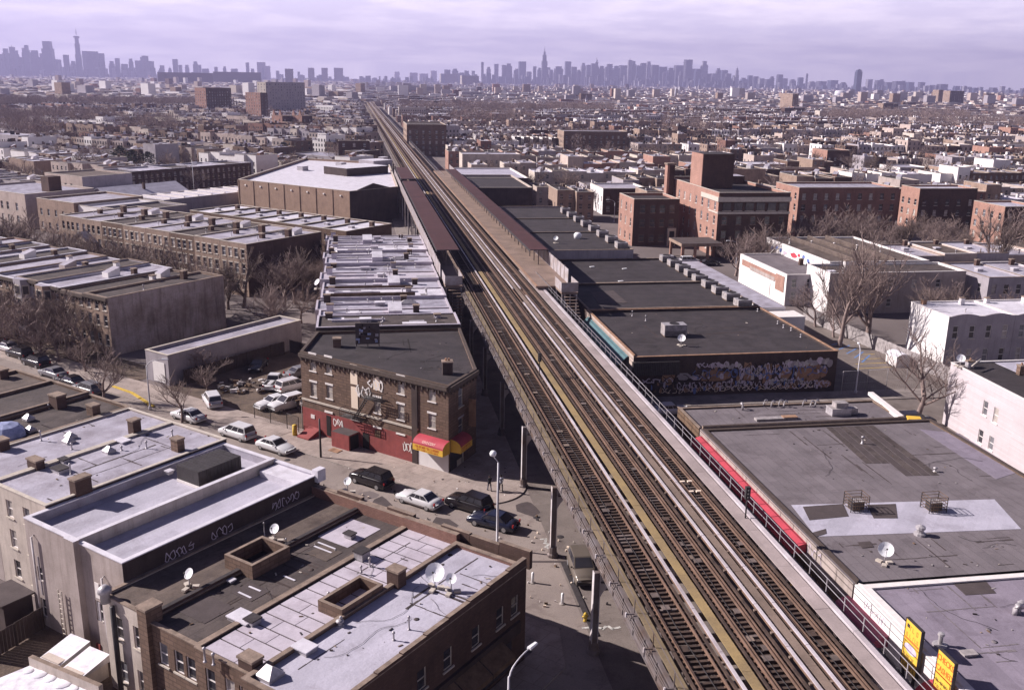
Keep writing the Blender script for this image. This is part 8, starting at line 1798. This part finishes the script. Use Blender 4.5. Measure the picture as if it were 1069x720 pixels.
# ------------------------------------------------------------------ wear on the near roofs and streets
def clutter(T, quad_px, z, ang, seed, seams=8, cables=3, bits=14, dark='patch_dark'):
    """tar seams, cables and small debris inside a roof quadrilateral given by photo corners"""
    r = random.Random(seed); Q = [at(*q_, z) for q_ in quad_px]; u = (cos(ang), sin(ang)); v = (-u[1], u[0])
    def inside(p):
        c = ccw(Q)
        for a, b in zip(c, c[1:]+c[:1]):
            if (b[0]-a[0])*(p[1]-a[1])-(b[1]-a[1])*(p[0]-a[0]) < .25: return False
        return True
    def rnd(): return lerp(lerp(Q[0], Q[1], r.random()), lerp(Q[3], Q[2], r.random()), r.random())
    mb = MB()
    for i in range(seams):
        p = rnd(); d = u if r.random() < .6 else v; L = r.uniform(2, 9); w_ = r.uniform(.06, .18); k = 0; q_ = p
        while k < L:
            n_ = (q_[0]+d[0]*.7, q_[1]+d[1]*.7)
            if not (inside(n_) and inside(q_)): break
            mb.obox(lerp(q_, n_, .5), d, .72, w_*r.uniform(.6, 1.5), z+.006, z+.012+.0006*(i % 6), dark); q_ = (n_[0]+v[0]*r.uniform(-.04, .04), n_[1]+v[1]*r.uniform(-.04, .04)); k += .7
    if mb.f: sub('tar_seam', mb, T, kind='stuff')
    for i in range(cables):
        p = rnd(); a_ = r.uniform(0, 6.3); pts_ = []
        for k in range(16):
            if not inside(p): break
            pts_.append((p[0], p[1], z+.05)); a_ += r.uniform(-.5, .5); p = (p[0]+cos(a_)*.5, p[1]+sin(a_)*.5)
        if len(pts_) > 3: sub('cable', MB().tube(pts_, .014, 4, 'dark_metal'), T)
    mb = MB()
    for i in range(bits):
        p = rnd()
        if inside(p): s_ = r.uniform(.03, .12); mb.obox(p, (cos(i*1.7), sin(i*1.7)), s_*r.uniform(1, 4), s_, z+.01, z+.02+s_*r.uniform(.1, .7), r.choice(['wood_brown', 'duct', 'dark_metal', 'trim_stone', 'patch_dark', 'coping']))
        if inside(p) and i % 7 == 0: mb.lathe((p[0]+.8, p[1]+.3, z+.004), [(r.uniform(.1, .25), 0), (.08, .006)], 7, dark)
    if mb.f: sub('debris', mb, T, kind='stuff')
clutter(E_, [(300, 700), (400, 712), (535, 590), (470, 565)], 7.9, SANG, 1, 10, 5, 20); clutter(D, [(225, 672), (320, 668), (455, 565), (400, 560)], 7.75, SANG, 2, 3, 2, 10); clutter(C, [(160, 640), (215, 668), (395, 560), (365, 535)], 7.6, SANG, 3, 12, 3, 26, 'dark_wall')
clutter(RH['l0'], [(20, 512), (55, 525), (222, 455), (140, 430)], 9.5, SANG, 4, 10, 2, 14); clutter(B2, [(-30, 490), (5, 505), (125, 430), (60, 410)], 9.5, SANG, 5, 6, 1, 8)
clutter(S2, [(755, 450), (975, 446), (1060, 500), (850, 545)], 6.9, 0, 6, 16, 3, 24); clutter(S2, [(860, 565), (1060, 556), (1066, 590), (900, 598)], 6.9, 0, 7, 10, 2, 16); clutter(S3, [(910, 612), (1065, 600), (1066, 700), (1010, 705)], 6.75, 0, 8, 9, 3, 12, 'grey_roof'); clutter(S1, [(715, 425), (900, 415), (930, 438), (745, 443)], 6.7, 0, 9, 8, 2, 16)
clutter(G1, [(625, 328), (790, 323), (860, 366), (665, 370)], 5.9, 0, 10, 10, 3, 16, 'dark_wall'); clutter(BB, [(340, 358), (460, 352), (485, 385), (465, 395)], 10.3, 0, 11, 8, 2, 14, 'opening')
mb = MB(); r = random.Random(14)
for (px, py) in ((500, 575), (560, 540), (470, 515), (585, 560), (360, 520), (300, 480), (640, 420+180)):
    x, y = at(px, py, 0); mb.lathe((x, y, .006), [(.38, 0), (.36, .012)], 12, 'dark_metal')
mb.build('manhole_covers')['kind'] = 'structure'
mb = MB()
for i in range(260):
    px, py = r.uniform(330, 640), r.uniform(470, 640); x, y = at(px, py, .13)
    if x > 17.5 and y > 90: continue
    s_ = r.uniform(.04, .14); mb.obox((x, y), (cos(i), sin(i)), s_*r.uniform(1, 2.5), s_, .01, .15+s_*.3, r.choice(['trim_white', 'ink_cream', 'dark_metal', 'wood_brown', 'trim_stone']))
tag(mb.build('litter'), 'small litter along the kerbs and pavements of the corner', 'litter', kind='stuff')
mb = MB()
for i in range(12):
    px, py = r.uniform(280, 640), r.uniform(490, 650); x, y = at(px, py, 0)
    if SN[0]*x+SN[1]*y > 74 and x < 17: continue
    if x > 34: continue
    n_ = 9; w_ = r.uniform(.4, 1.6); mb.add([(x+cos(2*pi*k/n_)*w_*r.uniform(.6, 1.3), y+sin(2*pi*k/n_)*w_*r.uniform(.6, 1.3)*1.6, .0085+.0002*i) for k in range(n_)], [tuple(range(n_))], r.choice(['asphalt', 'patch_dark', 'city_ground']))
mb.build('tar_patches')['kind'] = 'structure'
# ------------------------------------------------------------------ tidy: every label singles out one thing
ONES = ['', 'first', 'second', 'third', 'fourth', 'fifth', 'sixth', 'seventh', 'eighth', 'ninth', 'tenth', 'eleventh', 'twelfth', 'thirteenth', 'fourteenth', 'fifteenth', 'sixteenth', 'seventeenth', 'eighteenth', 'nineteenth']
TENS = {2: ('twentieth', 'twenty'), 3: ('thirtieth', 'thirty'), 4: ('fortieth', 'forty'), 5: ('fiftieth', 'fifty'), 6: ('sixtieth', 'sixty'), 7: ('seventieth', 'seventy'), 8: ('eightieth', 'eighty'), 9: ('ninetieth', 'ninety')}
def ordw(n): return ONES[n] if n < 20 else TENS[n//10][0] if n % 10 == 0 else TENS[n//10][1]+'-'+ONES[n % 10]
by = {}
for o in bpy.data.objects:
    if o.parent is None and o.get('label') and o.get('category'): by.setdefault(o['label'], []).append(o)
for lab, os_ in by.items():
    if len(os_) > 1:
        os_.sort(key=lambda o: proj(o.location.x, o.location.y, 5)[0])
        for i, o in enumerate(os_): o['label'] = ('%s from left, ' % ordw(i+1))+lab

for o in bpy.data.objects:
    if o.get('category'):
        w_ = o['label'].split()
        if len(w_) > 16: o['label'] = ' '.join(x for x in w_ if x not in ('the', 'a', 'and', 'with', 'roof'))[:200]
# ------------------------------------------------------------------ air
hz = MB().box(-14500, -60, -1.5, 14500, 14500, 620, 'opening').build('haze'); hz['kind'] = 'stuff'
hm = bpy.data.materials.new('haze'); hm.use_nodes = True; ht = hm.node_tree; ht.nodes.clear()
ho = ht.nodes.new('ShaderNodeOutputMaterial'); hv = ht.nodes.new('ShaderNodeVolumePrincipled')
hv.inputs['Color'].default_value = (0.50, 0.475, 0.80, 1); hv.inputs['Density'].default_value = 0.00011; hv.inputs['Anisotropy'].default_value = 0.2
ht.links.new(hv.outputs[0], ho.inputs['Volume'])
hz.data.materials.clear(); hz.data.materials.append(hm)
